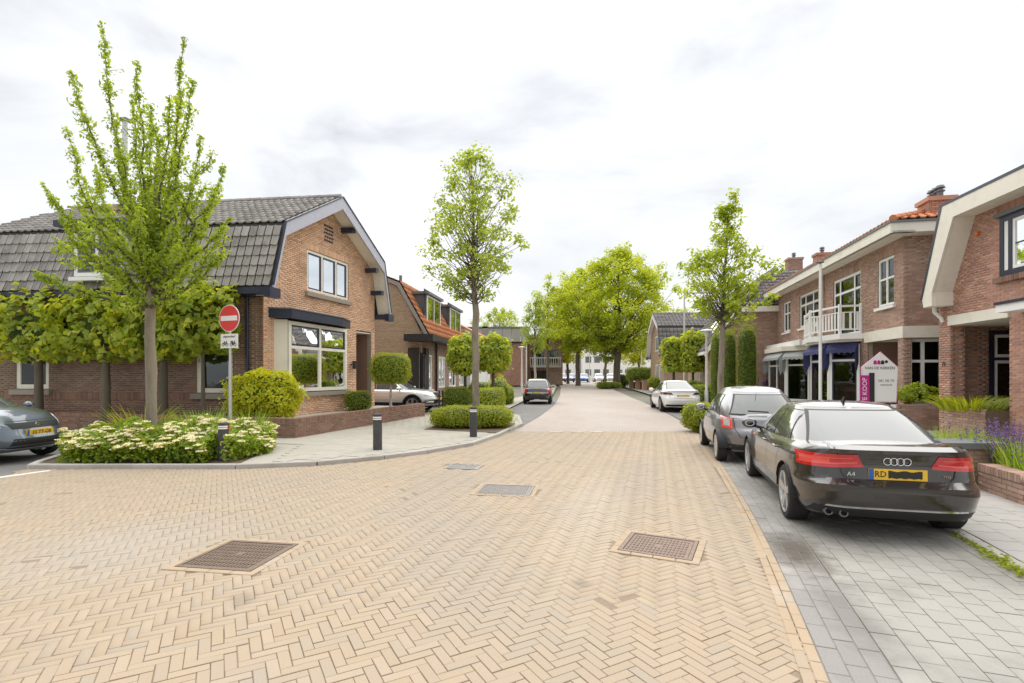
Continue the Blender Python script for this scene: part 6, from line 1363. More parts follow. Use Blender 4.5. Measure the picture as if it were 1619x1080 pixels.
# street trees
y = 16.1; tree('street_tree', 'slim street tree with loose olive crown rising from the low clipped hedge at left', ((753-CX)/FPX*y, y, .07), 4.1, .115,
     [(4.0, .5), (4.5, 1.05), (5.1, 1.55), (5.6, 1.65), (6.3, 1.4), (7.0, 1.2), (7.7, 1.0), (8.2, .8), (8.6, .3)], 170, 34, .125, .30, 'lf_maple', 'bark', 5, lean=(-.15, 0), gap=.33)
y = 20.2; tree('street_tree', 'golden green street tree with pointed top behind the grey hatchback at right', ((1139-CX)/FPX*y, y, .05), 3.6, .12,
     [(3.5, .4), (4.2, 1.35), (4.9, 1.85), (5.5, 1.9), (6.1, 1.35), (6.8, .75), (7.6, .42), (8.3, .3), (8.8, .15)], 170, 34, .15, .32, 'lf_gold', 'bark', 9, lean=(.35, 0), gap=.30)
BIG = 'large trees at the end of the street'
for pxx, y, th, r0, prof, nc, nl, ls, cr, lm, bm, sd, lab in (
    (975, 60, 4.2, .42, [(4.4, 2.2), (6.2, 5.6), (8.5, 6.7), (11, 6.2), (13.2, 4.4), (15, 2.6), (16.3, .8)], 420, 60, .34, .95, 'lf_big', 'bark_dark', 21, 'largest broad leafy tree with thick leaning trunk at the end of the street'),
    (914, 66, 4.5, .30, [(4.6, 1.6), (6.5, 3.6), (9, 4.4), (11.5, 3.8), (13.5, 2.2), (14.8, .7)], 240, 55, .34, .9, 'lf_big', 'bark_dark', 22, 'tall leafy tree with dark trunk left of the largest tree'),
    (898, 74, 3.6, .20, [(3.4, 1.5), (5, 3.0), (7.5, 3.2), (9.5, 2.0), (10.8, .6)], 130, 50, .3, .75, 'lf_yellow', 'bark_dark', 23, 'bright yellow green tree with slim trunk among the left trees at the street end'),
    (881, 70, 3.5, .18, [(3.2, 1.4), (5, 2.3), (7.4, 2.3), (9.4, .8)], 100, 50, .3, .7, 'lf_yellow', 'bark_dark', 24, 'small yellow green tree, leftmost slim trunk in front of the far parked cars'),
    (957, 63, 3.3, .18, [(3, .9), (4.4, 1.9), (6, 2.0), (7.8, .7)], 70, 50, .26, .6, 'lf_gold', 'bark', 25, 'small light green tree beside the thick trunk at the street end'),
    (1010, 84, 3.6, .2, [(3, 1.2), (5, 3.2), (7.5, 3.4), (10, 1.2)], 120, 50, .34, .85, 'lf_yellow', 'bark_dark', 26, 'yellow green tree seen below the right side of the largest crown'),
    (846, 52, 3.9, .13, [(3.8, .6), (5.2, 1.5), (7, 1.35), (8.6, .8), (9.7, .2)], 90, 40, .2, .45, 'lf_maple', 'bark_pale', 27, 'birch like tree with pale stem in front of the railed balcony'),
    (790, 92, 5.5, .25, [(5, 2.5), (8, 4.2), (11, 3.8), (13, 1.4)], 110, 45, .32, .85, 'lf_gold', 'bark', 28, 'pale green tree crown showing above the flat roofed brick hall'),
    (866, 58, 4.6, .15, [(4.2, .8), (6, 1.6), (8.5, 1.7), (11, 1.1), (12.6, .3)], 70, 36, .26, .55, 'lf_big', 'bark_dark', 29, 'thin airy tree between the birch and the large tree crowns')):
    tree('large_tree' if y > 55 and r0 > .25 else 'tree', lab, ((pxx-CX)/FPX*y, y, gz(y)-.05), th, r0, prof, nc, nl, ls, cr, M[lm] and lm, bm, sd, BIG, lean=(.3, 0) if pxx == 975 else (0, 0), gap=.45 if pxx != 846 else .3)
# clipped plants
def clipped(name, label, lo, hi, n, lsize, lmat, cat, shape='box', stem=None, group=None, seed=1, flow=None, rough=.05, z0=0., bmat='bark', ratio=.6, core=.86, rot=0.):
    seeded(seed); lo, hi = np.array(lo, float), np.array(hi, float); c = (lo+hi)/2; h = (hi-lo)/2
    gz0 = z0; T = empty(name, (c[0], c[1], gz0), label, cat, group)
    Rm = np.array([[math.cos(rot), -math.sin(rot), 0], [math.sin(rot), math.cos(rot), 0], [0, 0, 1]])
    d = unit(rng.normal(0, 1, (n, 3)))
    e = {'box': 7., 'ball': 2.2, 'cushion': 3.4}[shape]
    k = (np.abs(d)**e).sum(1)**(-1/e); s = d*k[:, None]
    bumpy = 1+rough*(np.sin(s[:, 0]*h[0]*9+seed)+np.sin(s[:, 1]*h[1]*9+s[:, 2]*h[2]*8))
    P = s*h*(bumpy*rng.uniform(.84, 1.05, n)*np.where(rng.random(n) < .07, rng.uniform(1.0, 1.16, n), 1.))[:, None]; nr = unit(np.sign(s)*np.abs(s)**(e-1)/h)
    m = P[:, 2] > -h[2]*.995; P = P[m]; nr = nr[m]
    leaves('foliage', P@Rm.T+c, nr@Rm.T+np.array([0, 0, .35]), np.full(len(P), lsize), M[lmat], T, ratio)
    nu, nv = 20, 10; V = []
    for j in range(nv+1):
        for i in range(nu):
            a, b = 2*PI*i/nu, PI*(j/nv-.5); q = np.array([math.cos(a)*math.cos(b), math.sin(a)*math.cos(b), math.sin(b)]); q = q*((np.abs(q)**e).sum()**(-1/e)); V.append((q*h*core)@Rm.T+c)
    np_mesh('shade_core', V, [(j*nu+i, j*nu+(i+1) % nu, (j+1)*nu+(i+1) % nu, (j+1)*nu+i) for j in range(nv) for i in range(nu)], M['lf_dark'], T)  # solid core coloured dark to stand for shade deep in the foliage
    if stem:
        mb = MB(); b = Vector((c[0], c[1], gz0-.05)); mb.tube([b, b+Vector((.01, 0, (lo[2]-gz0)*.6)), Vector((c[0], c[1], lo[2]+h[2]))], [stem*1.15, stem, stem*.7], 9); mb.build('trunk', M[bmat], T, 60)
    if flow:
        fm, fn, fs = flow; d = unit(rng.normal(0, 1, (fn, 3))); d[:, 2] = np.abs(d[:, 2]); k = (np.abs(d)**e).sum(1)**(-1/e); q = d*k[:, None]*h*1.04
        fl = []; fnm = []
        for p in q:
            mm = 26; o = unit(rng.normal(0, 1, (mm, 3)))*np.sqrt(rng.random((mm, 1)))*fs; o[:, 2] *= .4; fl.append(p+o); fnm.append(np.tile([0, -.3, 1.], (mm, 1)))
        fl = np.concatenate(fl)@Rm.T+c; leaves('blossom', fl, np.concatenate(fnm), np.full(len(fl), .035), M[fm], T, .9)
    return T
def X_(a, y): return (a-CX)/FPX*y
# pleached limes in front of the corner house's long wall
for i, (a, b0, b1, y, lab) in enumerate(((78, -30, 150, 15.25, 'pleached lime with box shaped crown, leftmost beside the parked grey blue car'), (183, 88, 245, 14.85, 'pleached lime with box shaped crown directly left of the tall young tree'), (283, 185, 330, 14.5, 'pleached lime with box shaped crown right of the tall young tree trunk'), (338, 268, 372, 14.3, 'pleached lime end growth with box crown, rightmost behind the round no entry sign'))):
    T = clipped('pleached_lime', lab, (X_(b0, y)+.02, y-.33, 2.05 if i < 3 else 2.25), (X_(b1, y), y+.33, 3.95), 1500, .20, 'lf_lime', 'tree', 'cushion', .11 if i < 3 else .05, 'pleached limes along the house wall', 31+i, z0=.4, bmat='bark_dark', rough=.22, ratio=.8, core=.5)
# ground-hugging shrubs and hedges
clipped('golden_shrub', 'bright yellow green bushy shrub behind the garden wall below the downpipe', (X_(364, 14.1), 13.6, .42), (X_(478, 14.1), 14.6, 1.80), 5200, .10, 'lf_shrub', 'shrub', 'ball', None, None, 41, rough=.10, z0=.4, core=.78)
y = 17.9; clipped('standard_ball_tree', 'small variegated ball tree on a thin pale stem behind the garden wall', (X_(587, y), y-.62, 1.35), (X_(648, y), y+.62, 2.42), 5200, .06, 'lf_hedgey', 'tree', 'cushion', .045, None, 42, z0=.4, bmat='bark_pale', rough=.03)
y = 18.0; clipped('box_bush', 'small clipped dark green box bush beside the porch', (X_(548, y), y-.4, .42), (X_(586, y), y+.4, 1.12), 2600, .055, 'lf_hedge', 'shrub', 'cushion', None, None, 43, z0=.4)
clipped('low_hedge', 'low rounded yellow green hedge around the slim street tree at the kerb', (-2.42, 15.15, .05), (.0, 17.0, .70), 11000, .065, 'lf_hedgey', 'hedge', 'cushion', None, None, 44, rough=.035, z0=.07, rot=.05)
clipped('low_hedge', 'rounded yellow green shrub in the kerb bulb in front of the grey hatchback', (5.12, 14.55, .03), (5.95, 15.9, .82), 5000, .065, 'lf_hedgey', 'shrub', 'cushion', None, None, 45, rough=.06, z0=.03)
for i, (a0, a1, b0, b1, y, lab) in enumerate(((708, 762, 530, 594, 25.6, 'dome of bright lime leaves, left one of two clipped trees before the dormer houses'), (752, 807, 530, 590, 25.9, 'dome of bright lime leaves, right one of two clipped trees before the dormer houses'))):
    clipped('clipped_dome_tree', lab, (X_(a0, y), y-.85, CAMH-(b1-HOR)*y/FPX), (X_(a1, y), y+.85, CAMH-(b0-HOR)*y/FPX), 2600, .17, 'lf_lime', 'tree', 'ball', .085, 'clipped dome trees', 51+i, z0=.05, bmat='bark_dark', rough=.08, ratio=.75, core=.74)
clipped('hedge', 'square clipped bright hedge beside the pavement, behind the slim street tree', (X_(757, 22.6), 21.9, .05), (X_(792, 23), 25.6, 1.08), 4200, .07, 'lf_hedgey', 'hedge', 'box', None, None, 55, rough=.02, z0=.03, rot=-.12)
clipped('hedge', 'dark green garden hedge in front of the dormer house bay window', (X_(703, 26), 24.6, .05), (X_(748, 26), 25.6, 1.1), 3800, .075, 'lf_hedge', 'hedge', 'cushion', None, None, 56, rough=.05, z0=.03)
clipped('shrub', 'mixed green and reddish garden shrub right of the clipped dome trees', (X_(770, 28), 27, .05), (X_(806, 28), 29.6, 1.55), 2600, .09, 'lf_gold', 'shrub', 'ball', None, None, 57, rough=.12, z0=.03)
clipped('shrub', 'small dark bush at the pavement corner before the black hatchback', (X_(796, 29), 28.3, .05), (X_(813, 29), 31, 1.0), 1500, .08, 'lf_hedge', 'shrub', 'cushion', None, None, 58, rough=.08, z0=.03)
clipped('shrub', 'rust tinged low shrub in front of the brick hall', (X_(778, 30), 30, .3), (X_(800, 30), 31.2, 1.8), 1200, .09, 'lf_red', 'shrub', 'ball', None, None, 59, rough=.12, z0=.03)
clipped('shrub', 'dark leafy bush under the bay window of the dormer houses', (X_(735, 28), 27.6, .05), (X_(775, 28), 28.8, 1.35), 2000, .09, 'lf_hedge', 'shrub', 'ball', None, None, 60, rough=.1, z0=.03)
# right side: conifer columns, clipped pair, hedges
CON = 'conifer columns before the gabled house'
for i, (a0, a1, bt, y, lab) in enumerate(((1169, 1193, 517, 24.0, 'widest dark green conifer column, rightmost of the three'), (1143, 1161, 524, 25.0, 'middle dark green conifer column just right of the street tree trunk'), (1126, 1139, 530, 26.0, 'slimmest conifer column, left of the street tree trunk'))):
    clipped('conifer_column', lab, (X_(a0, y), y-.35, .0), (X_(a1, y), y+.35, CAMH-(bt-HOR)*y/FPX), 4200, .085, 'lf_hedge', 'tree', 'box', None, CON, 61+i, rough=.05, z0=.0, ratio=.4, core=.9)
for i, (a0, a1, bt, bb, y, lab) in enumerate(((1049, 1081, 536, 588, 33.0, 'clipped upright lime on a short stem, left of the pair'), (1078, 1113, 527, 588, 32.0, 'clipped upright lime on a short stem, right of the pair'))):
    clipped('clipped_lime', lab, (X_(a0, y), y-.6, CAMH-(bb-HOR)*y/FPX), (X_(a1, y), y+.6, CAMH-(bt-HOR)*y/FPX), 2400, .19, 'lf_lime', 'tree', 'box', .09, 'pair of clipped limes', 65+i, z0=.05, bmat='bark_dark', rough=.06, ratio=.75, core=.72)
clipped('hedge', 'dark hedge to the right of the white car behind the short lamp post', (X_(1098, 28), 27.2, .04), (X_(1128, 28), 28.4, 1.15), 2600, .085, 'lf_hedge', 'hedge', 'box', None, None, 68, z0=.04)
clipped('hedge', 'long low hedge behind the roof of the white car', (X_(1048, 34), 30.6, .04), (X_(1112, 31), 31.4, 1.3), 2800, .09, 'lf_hedge', 'hedge', 'box', None, None, 69, z0=.04)
clipped('hedge', 'tall clipped green hedge above the brick garden piers at right', (X_(997, 53), 53, 1.1), (X_(1043, 53), 55.5, 2.5), 3600, .14, 'lf_hedge', 'hedge', 'box', None, None, 70, z0=.2)
clipped('shrub', 'light green bush over the garden piers left of the white car', (X_(1024, 47), 46, .5), (X_(1044, 47), 48, 1.5), 1500, .13, 'lf_hedgey', 'shrub', 'ball', None, None, 71, z0=.1)
clipped('median_hedge', 'flat green planting strip in the middle of the far road', (X_(944, 56), 55.3, gz(56)), (X_(981, 56), 57.2, gz(56)+.72), 3200, .11, 'lf_hedge', 'hedge', 'cushion', None, None, 72, z0=gz(56))
clipped('shrub', 'dark green shrub at the foot of the thick trunk', (X_(973, 61), 60, gz(60)), (X_(997, 61), 62.5, gz(60)+1.5), 1500, .15, 'lf_dark', 'shrub', 'ball', None, None, 73, z0=gz(60))
clipped('hedge', 'far hedge under the small conifer columns by the white house', (X_(1100, 40), 39, .05), (X_(1130, 40), 40, 1.6), 1800, .11, 'lf_gold', 'hedge', 'box', None, None, 74, z0=.05)
# flowering bed round the young tree
def bed():
    seeded(81); T = empty('flower_bed', (-7.0, 10.4, .05), 'spreading bed of cream white flowering shrubs inside the kerb around the young tree', 'flower bed')
    poly = [(-9.0, 11.6), (-8.85, 10.6), (-8.5, 9.75), (-8.2, 9.27), (-5.3, 9.25), (-5.05, 9.8), (-4.95, 10.6), (-5.3, 11.6)]
    n = 36000; P = np.stack([rng.uniform(-9.1, -4.5, n), rng.uniform(9.2, 11.8, n)], -1); P = P[inside(poly, P)]; P = P[~((np.abs(P[:, 0]+5.42) < .13) & (P[:, 1] < 9.9))]
    def H(p):
        ed = np.minimum.reduce([p[:, 1]-9.12, (p[:, 0]+9.05)*.8, (-4.9-p[:, 0])*.8, np.full(len(p), .9)])
        return (.12+.46*np.clip(ed/.55, 0, 1)**.6)*(1+.18*np.sin(p[:, 0]*3.1+1)*np.sin(p[:, 1]*3.7)+.10*np.sin(p[:, 0]*8+p[:, 1]*6))
    z = H(P)*(1-.95*rng.random(len(P))**1.6); C = np.column_stack([P, z+.06]); nr = np.column_stack([rng.normal(0, .5, len(P)), rng.normal(-.3, .5, len(P)), np.full(len(P), .8)])
    leaves('foliage', C, nr, np.full(len(C), .085), M['lf_bed'], T, .55)['kind'] = 'stuff'
    m = 820; Q = np.stack([rng.uniform(-9.1, -4.5, m*3), rng.uniform(9.2, 11.8, m*3)], -1); Q = Q[inside(poly, Q)]
    w = np.sin(Q[:, 0]*1.9+.5)+np.sin(Q[:, 1]*2.3+Q[:, 0]); Q = Q[(w+rng.normal(0, .6, len(Q)) > -.35) & ~((np.abs(Q[:, 0]+5.42) < .16) & (Q[:, 1] < 9.95))][:m]; zf = H(Q)+.05
    fl = []; 
    for (a, b), zz in zip(Q, zf):
        k = 42; o = unit(rng.normal(0, 1, (k, 3)))*np.sqrt(rng.random((k, 1)))*rng.uniform(.05, .10); o[:, 2] = np.abs(o[:, 2])*.35; fl.append(np.array([a, b, zz*rng.uniform(.72, 1.02)+.03])+o)
    fl = np.concatenate(fl); leaves('blossom', fl, np.tile([0, -.35, 1.], (len(fl), 1)), np.full(len(fl), .036), M['lf_cream'], T, .95)['kind'] = 'stuff'
bed()
def tuft(name, label, c, r, h, n, mat, cat, w=.012, seed=1, lean=.45, flower=None, group=None, base=0.):
    """blades growing from a clump; flower adds spikes of small florets"""
    seeded(seed); c = np.array(c, float); T = empty(name, tuple(c), label, cat, group)
    a = rng.random(n)*2*PI; q = np.sqrt(rng.random(n))*r; B = np.column_stack([np.cos(a)*q, np.sin(a)*q, np.zeros(n)])+c; B[:, 2] += base
    o = np.column_stack([np.cos(a), np.sin(a), np.zeros(n)])*(lean*h*(.3+.7*rng.random(n)))[:, None]+rng.normal(0, .08*h, (n, 3))
    hh = h*rng.uniform(.55, 1.1, n); tip = B+o; tip[:, 2] = B[:, 2]+hh; mid = B+o*.3; mid[:, 2] = B[:, 2]+hh*.62
    s = np.column_stack([-np.sin(a+1), np.cos(a+1), np.zeros(n)])*w
    V = np.stack([B-s, B+s, mid+s*.8, mid-s*.8, tip+s*.15, tip-s*.15], 1).reshape(-1, 3); k = np.arange(n)[:, None]*6
    F = np.concatenate([k+np.array([[0, 1, 2, 3]]), k+np.array([[3, 2, 4, 5]])]); np_mesh('foliage', V, F, M[mat], T)['kind'] = 'stuff'
    if flower:
        fm, nf, fl, fs = flower; idx = rng.choice(n, min(nf, n), False); L = []
        for i in idx:
            m = 22; t = rng.random((m, 1)); b = tip[i]; L.append(b+np.array([0, 0, 1.])*(t-.25)*fl+unit(rng.normal(0, 1, (m, 3)))*fs)
        L = np.concatenate(L); leaves('blossom', L, np.tile([0, -.5, .6], (len(L), 1)), np.full(len(L), fs*1.3), M[fm], T, .8)['kind'] = 'stuff'
    return T
tuft('ornamental_grass', 'pale tuft of feathery grass right of the young tree trunk', (-6.85, 11.4, .25), .5, .65, 280, 'lf_grass', 'grass', .008, 91)
tuft('ornamental_grass', 'sparse yellow green weedy stems left of the young tree trunk', (-8.25, 11.5, .25), .45, .75, 80, 'lf_yellow', 'plant', .012, 92, .7)
tuft('ornamental_grass', 'small upright grass tuft beside the sign post in the bed', (-5.55, 11.0, .2), .18, .7, 120, 'lf_grass', 'grass', .008, 93)
# ------------------------------------------------------------------ street furniture and small things
def bollard(label, x, y, z, h=.78, r=.095, red=False):
    t = empty('bollard', (x, y, z), label, 'bollard', 'dark kerb bollards')
    o = Vector((x, y, z)); ft = lambda v: o+v
    m = MB(); m.lathe([(r*1.04, 0), (r, .02), (r, h*.80), (r*.985, h*.805), (r*.985, h*.81), (r, h*.815), (r, h*.93), (r*.93, h*.985), (r*.7, h), (.001, h*1.004)], ft, 24); m.build('post', M['bollard'], t, 40)
    for a in (.835, .885):
        b = MB(); b.lathe([(r*1.015, h*a), (r*1.02, h*a+.004), (r*1.02, h*a+.022), (r*1.015, h*a+.026)], ft, 24); b.build('band', M['white'], t, 40)
        c = MB(); n = 6; vs = []
        for k in range(n+1):
            g = -.35+(.5 if not red else 1.2)*k/n; vs += [o+Vector((math.cos(g)*r*1.03, math.sin(g)*r*1.03, zz)) for zz in (h*a-.004, h*a+.03)]
        c.add(vs, [(2*k, 2*k+2, 2*k+3, 2*k+1) for k in range(n)]); c.build('red_reflector', M['reflector'], t)
M['bollard'] = plain('bollard', (.048, .047, .05), .7, 0, .3, 14, bmp=.3, dirt=((.12, .115, .1), 5, .5))
M['reflector'] = plain('reflector', (.45, .03, .03), .4)
bollard('dark bollard with white bands standing alone on the pavement before the garden wall', *gpt(597, 716), .06)
bollard('dark bollard with white bands at the kerb in front of the low hedge', *gpt(748.5, 694.5), .06)
bollard('dark bollard in the flower bed beside the no entry sign post', -5.42, 9.68, .05, .72, red=True)
# no entry sign
sx, sy = X_(364, 10.95), 10.95; su = Vector((.94, -.34, 0)).normalized(); sn = Vector((-.34, -.94, 0)).normalized()
t = empty('no_entry_sign', (sx, sy, .05), 'round red no entry sign with white cycle exemption plate on a grey pole', 'road sign')
m = MB(); m.tube([(sx, sy, 0), (sx, sy, 1.95)], .034, 12); m.tube([(sx, sy, 1.95), (sx, sy, 3.13)], .026, 12); m.build('pole', M['galv'] if 'galv' in M else M['metal'], t, 40)
fs = frame(Vector((sx, sy, 0))+su*.02, su, sn); zc = 2.865; Rr = .285
def disc(r0, r1, w0, w1, n=40):
    mb = MB(); mb.lathe([(.001, w1), (r1, w1), (r1, w0), (.001, w0)], lambda v: fs(v.x, v.z, zc+v.y), n); return mb
M['sign_red'] = plain('sign_red', (.68, .035, .028), .4, 0, .06, 5); M['sign_white'] = plain('sign_white', (.80, .79, .77), .4, 0, .03, 5)
d = disc(0, Rr, .035, .045).build('disc', M['sign_white'], t, 40)
disc(0, Rr-.014, .0455, .0485).build('red_face', M['sign_red'], d, 40)
bar(d, 'white_bar', fs, -Rr*.80, Rr*.80, .049, .0525, zc-.052, zc+.052, 'sign_white')
pl = bar(t, 'exemption_plate', fs, -.24, .24, .034, .044, 2.235, 2.535, 'sign_white')
pf = lambda x, y, z: fs(x, .0445+z, 2.385+y)
text_mesh('lettering', 'uitgezonderd', .072, lambda x, y, z: pf(x, y+.095, z), M['ink'], pl, .003, sx=.9)
def cyc(cx, motor):
    m = MB(); T_ = lambda pts, r: m.tube([pf(cx+a, b-.045, .003) for a, b in pts], r, 5)
    for wx in (-.052, .052): T_([(wx+.034*math.cos(a), -.03+.034*math.sin(a)) for a in np.linspace(0, 2*PI, 15)], .005)
    T_([(-.052, -.03), (-.02, .02), (.04, .02), (.052, -.03)], .006); T_([(.04, .02), (.034, .045), (.055, .048)], .005); T_([(-.028, .035), (-.005, .035)], .006); T_([(-.02, .02), (0, -.03), (.04, .02)], .005)
    if motor: T_([(-.02, -.02), (.02, -.02)], .02); T_([(-.06, .03), (-.02, .03)], .014)
    m.build('cycle_symbol', M['ink'], pl)
cyc(-.115, False); cyc(.115, True)
m = MB(); m.box(fs, -.30, -.24, -.01, .03, 2.80, 2.86); m.build('sign_clip', M['white'], t)
# lamp posts, mast, flagpole
def lamp(label, x, y, h, r, z=0.05, arm=None):
    t = empty('street_lamp', (x, y, z), label, 'street lamp')
    m = MB(); m.tube([(x, y, z-.1), (x, y, z+.9), (x, y, z+.95), (x, y, z+h)], [r*1.35, r*1.35, r, r*.8], 12); m.build('post', M['lamp_post'], t, 40)
    if arm:
        a = MB(); a.tube([(x, y, z+h), (x+arm*.5, y, z+h+.12), (x+arm, y, z+h+.14)], [.035, .03, .03], 8); a.build('arm', M['lamp_post'], t, 40)
        b = MB(); b.lathe([(.001, .09), (.10, .07), (.14, .0), (.11, -.05), (.001, -.06)], lambda v: Vector((x+arm+.22+v.x*2.6, y+v.y, z+h+.13+v.z)), 16); b.build('lamp_head', M['lamp_head'], t, 40)
    else:
        b = MB(); b.lathe([(.05, -.12), (.09, -.08), (.11, .10)], lambda v: Vector((x, y, z+h))+v, 18); b.build('lamp_glass', M['lamp_glass'], t, 40)
        b = MB(); b.lathe([(.11, .10), (.30, .11), (.31, .14), (.22, .19), (.001, .23)], lambda v: Vector((x, y, z+h))+v, 20); b.build('lamp_head', M['lamp_head'], t, 40)
M['lamp_post'] = plain('lamp_post', (.62, .60, .56), .5, .1, .1, 5); M['lamp_head'] = plain('lamp_head', (.55, .54, .52), .5, .2, .1, 6); M['lamp_glass'] = plain('lamp_glass', (.7, .7, .66), .25, 0, .05)
lamp('short grey street lamp with flat cap right of the white car', X_(1117, 24), 24, 3.55, .06)
lamp('tall slim street lamp with a side arm between the clipped limes', X_(1082, 35.5), 35.5, 7.2, .065, .05, .9)
lamp('short pale street lamp before the brick hall at left', X_(825, 46), 46, 4.0, .07)
lamp('far white street lamp left of the narrow white house', X_(1014, 70), 70, 7.5, .07, gz(70), -.7)
lamp('thin far street lamp between the tree trunks', X_(932, 82), 82, 6.5, .07, gz(82))
fx_, fy_ = X_(1297, 18.2), 18.2; t = empty('flagpole', (fx_, fy_, 0), 'tall white flagpole without flag in front of the balcony', 'flagpole')
m = MB(); m.tube([(fx_, fy_, 0), (fx_, fy_, 5.6)], [.06, .045], 12); m.build('pole', M['white'], t, 40); m = MB(); m.lathe([(.001, .12), (.12, .09), (.12, .06), (.03, .05), (.045, 0)], lambda v: Vector((fx_, fy_, 5.58))+v, 14); m.build('finial', M['lead'], t, 40)
# for sale board
bx, by = X_(1390, 13.0), 13.0; ub = Vector((.985, -.17, 0)); nb = Vector((-.17, -.985, 0)); fb_ = frame(Vector((bx, by, 0)), ub, nb)
t = empty('for_sale_board', (bx, by, 0), 'white house shaped estate agent board with magenta TE KOOP panel', 'sign')
M['magenta'] = plain('magenta', (.48, .012, .23), .5, 0, .05); M['pink_edge'] = plain('pink_edge', (.80, .45, .58), .5)
def hp(s, o): return [(-.42*s, .98+o), (.38*s, .98+o), (.42*s, 1.86), (.02, 1.86+.39*s), (-.42*s, 1.86)]
m = MB(); m.slab([fb_(u, 0, z) for u, z in hp(1, 0)], nb*.03); m.build('board', M['pink_edge'], t)
m = MB(); m.slab([fb_(u, .031, z) for u, z in hp(.955, .02)], nb*.004); brd = m.build('board_face', M['sign_white'], t)
for u in (-.3, .3): bar(t, 'leg', fb_, u-.03, u+.03, -.07, -.002, .0, 1.2, 'stone')
bar(t, 'sale_panel', fb_, -.46, -.25, .037, .06, .88, 1.66, 'magenta'); bar(t, 'black_panel', fb_, -.248, -.13, .037, .055, .86, 1.72, 'black')
bar(t, 'base_panel', fb_, -.12, .36, .0, .03, .8, .96, 'black'); bar(t, 'small_label', fb_, .24, .36, .032, .04, .84, .93, 'sign_white')
text_mesh('lettering', 'TE KOOP', .15, lambda x, y, z: fb_(-.355-y, .061+z, 1.27+x), M['sign_white'], t, .004, sx=1.05)
text_mesh('lettering', 'VAN DE KERKEN', .098, lambda x, y, z: fb_(.0+x, .036+z, 1.84+y), M['ink'], brd, .003, sx=.93)
text_mesh('lettering', '581 58 70', .09, lambda x, y, z: fb_(.14+x, .036+z, 1.52+y), M['lead'], brd, .003)
text_mesh('lettering', 'makelaardij', .06, lambda x, y, z: fb_(.14+x, .036+z, 1.42+y), M['lead'], brd, .003)
for i, mm in enumerate(('magenta', 'magenta', 'black', 'black')):
    u = -.14+i*.085; m = MB(); m.lathe([(.001, .0), (.038, .0), (.038, .004), (.001, .005)], lambda v: fb_(u+v.x+.03, .036+v.z, 2.0+v.y), 14)
    if i < 3: m.box(fb_, u-.008, u+.068, .036, .0405, 1.935, 1.985)
    m.build('logo_mark', M[mm], brd)
# right hand low garden wall, pier and planting
ptsR = [edge(s_at(y), 3.28)[:2] for y in (8.3, 6.5, 4.5, 2.2)]
low_wall('garden_wall', 'low red brown brick garden wall along the pavement at the right edge', ptsR, .37, .03, .22, M['brick_brown'], M['mortar_dark'], 150)
def pier(label, x, y, wx, wy, h, rot, cap=True, mat='brick_brown'):
    t = empty('brick_pier', (x, y, .05), label, 'brick pier'); u = Vector((math.cos(rot), math.sin(rot), 0)); n = Vector((math.sin(rot), -math.cos(rot), 0)); c = Vector((x, y, 0))
    for f, L in ((frame(c-u*wx/2+n*wy/2, u, n), wx), (frame(c-u*wx/2-n*wy/2, n, -u), wy), (frame(c+u*wx/2+n*wy/2, -n, u), wy), (frame(c+u*wx/2-n*wy/2, -u, -n), wx)): wall(t, f, 0, L, .05, h, [], M[mat], M['mortar_dark'], None, 60)
    f = frame(c, u, n); m = MB(); m.box(f, -wx/2+.01, wx/2-.01, -wy/2+.01, wy/2-.01, .05, h); m.build('core', M['mortar_dark'], t)
    if cap: bar(t, 'cap', f, -wx/2-.07, wx/2+.07, -wy/2-.07, wy/2+.07, h+.004, h+.09, 'lead')
    return t
pier('brick pier with dark slab cap ending the low garden wall by the black car', X_(1512, 7.75), 7.75, .95, .42, .58, .0)
def planter(label, f, u0, u1, w1, h, mat, mm):
    t = empty('brick_planter', tuple(f(u0, 0, 0)), label, 'planter')
    g = frame(f(u0, w1, 0), f.U, f.N); wall(t, g, 0, u1-u0, 0, h, [], mat, mm, None, 90); e = frame(f(u0, .0, 0), f.N, -f.U); wall(t, e, 0, w1, 0, h, [], mat, mm, None, 60)
    m = MB(); m.box(f, u0+.01, u1, .0, w1-.012, 0, h-.03); m.build('soil', M['soil'], t)
planter('brown brick planter in the porch opening of the near brick house', f9, .5, 1.98, .5, .86, M['brick_brown'], M['mortar_dark'])
p = f9(1.25, .3, .80); tuft('strap_leaf_plant', 'strap leaved plant filling the brick planter of the near brick house', tuple(p), .62, .36, 300, 'lf_hedgey', 'plant', .024, 101, 1.3)
planter('low brick planter below the porch window behind the for sale board', r8, -.6, 1.7, .9, .78, M['brick_brown'], M['mortar_dark'])
p = r8(.15, .45, .74); clipped('shrub', 'light green spreading shrub beside the for sale board', (p.x-.75, p.y-.35, .85), (p.x+.6, p.y+.35, 1.35), 1300, .10, 'lf_gold', 'shrub', 'ball', None, None, 102, rough=.2, z0=.72, core=.5)
tuft('ornamental_grass', 'bright fountain of fine grass between the porch and the black car', (*[X_(1492, 9.6), 9.6], .08), .42, .62, 620, 'lf_grass', 'grass', .007, 103, .8)
tuft('flowering_plant', 'white flowered low plant beside the brick pier', (X_(1478, 8.9), 8.9, .08), .3, .32, 200, 'lf_hedgey', 'plant', .014, 104, .7, ('lf_white', 16, .08, .03))
LAV = 'violet flower spikes behind the low garden wall'
for i, (x, y, lab) in enumerate(((7.22, 7.75, 'clump of violet flower spikes nearest to the brick pier'), (7.32, 7.35, 'clump of violet flower spikes in the middle of the walled bed'), (7.15, 7.0, 'clump of violet flower spikes cut by the right edge of the photo'), (7.75, 7.75, 'violet flower spikes at the back of the walled bed'))):
    tuft('lavender', lab, (x, y, .12), .34, .62, 260, 'lf_grass', 'plant', .008, 110+i, .35, ('lf_violet', 46, .26, .018), LAV)
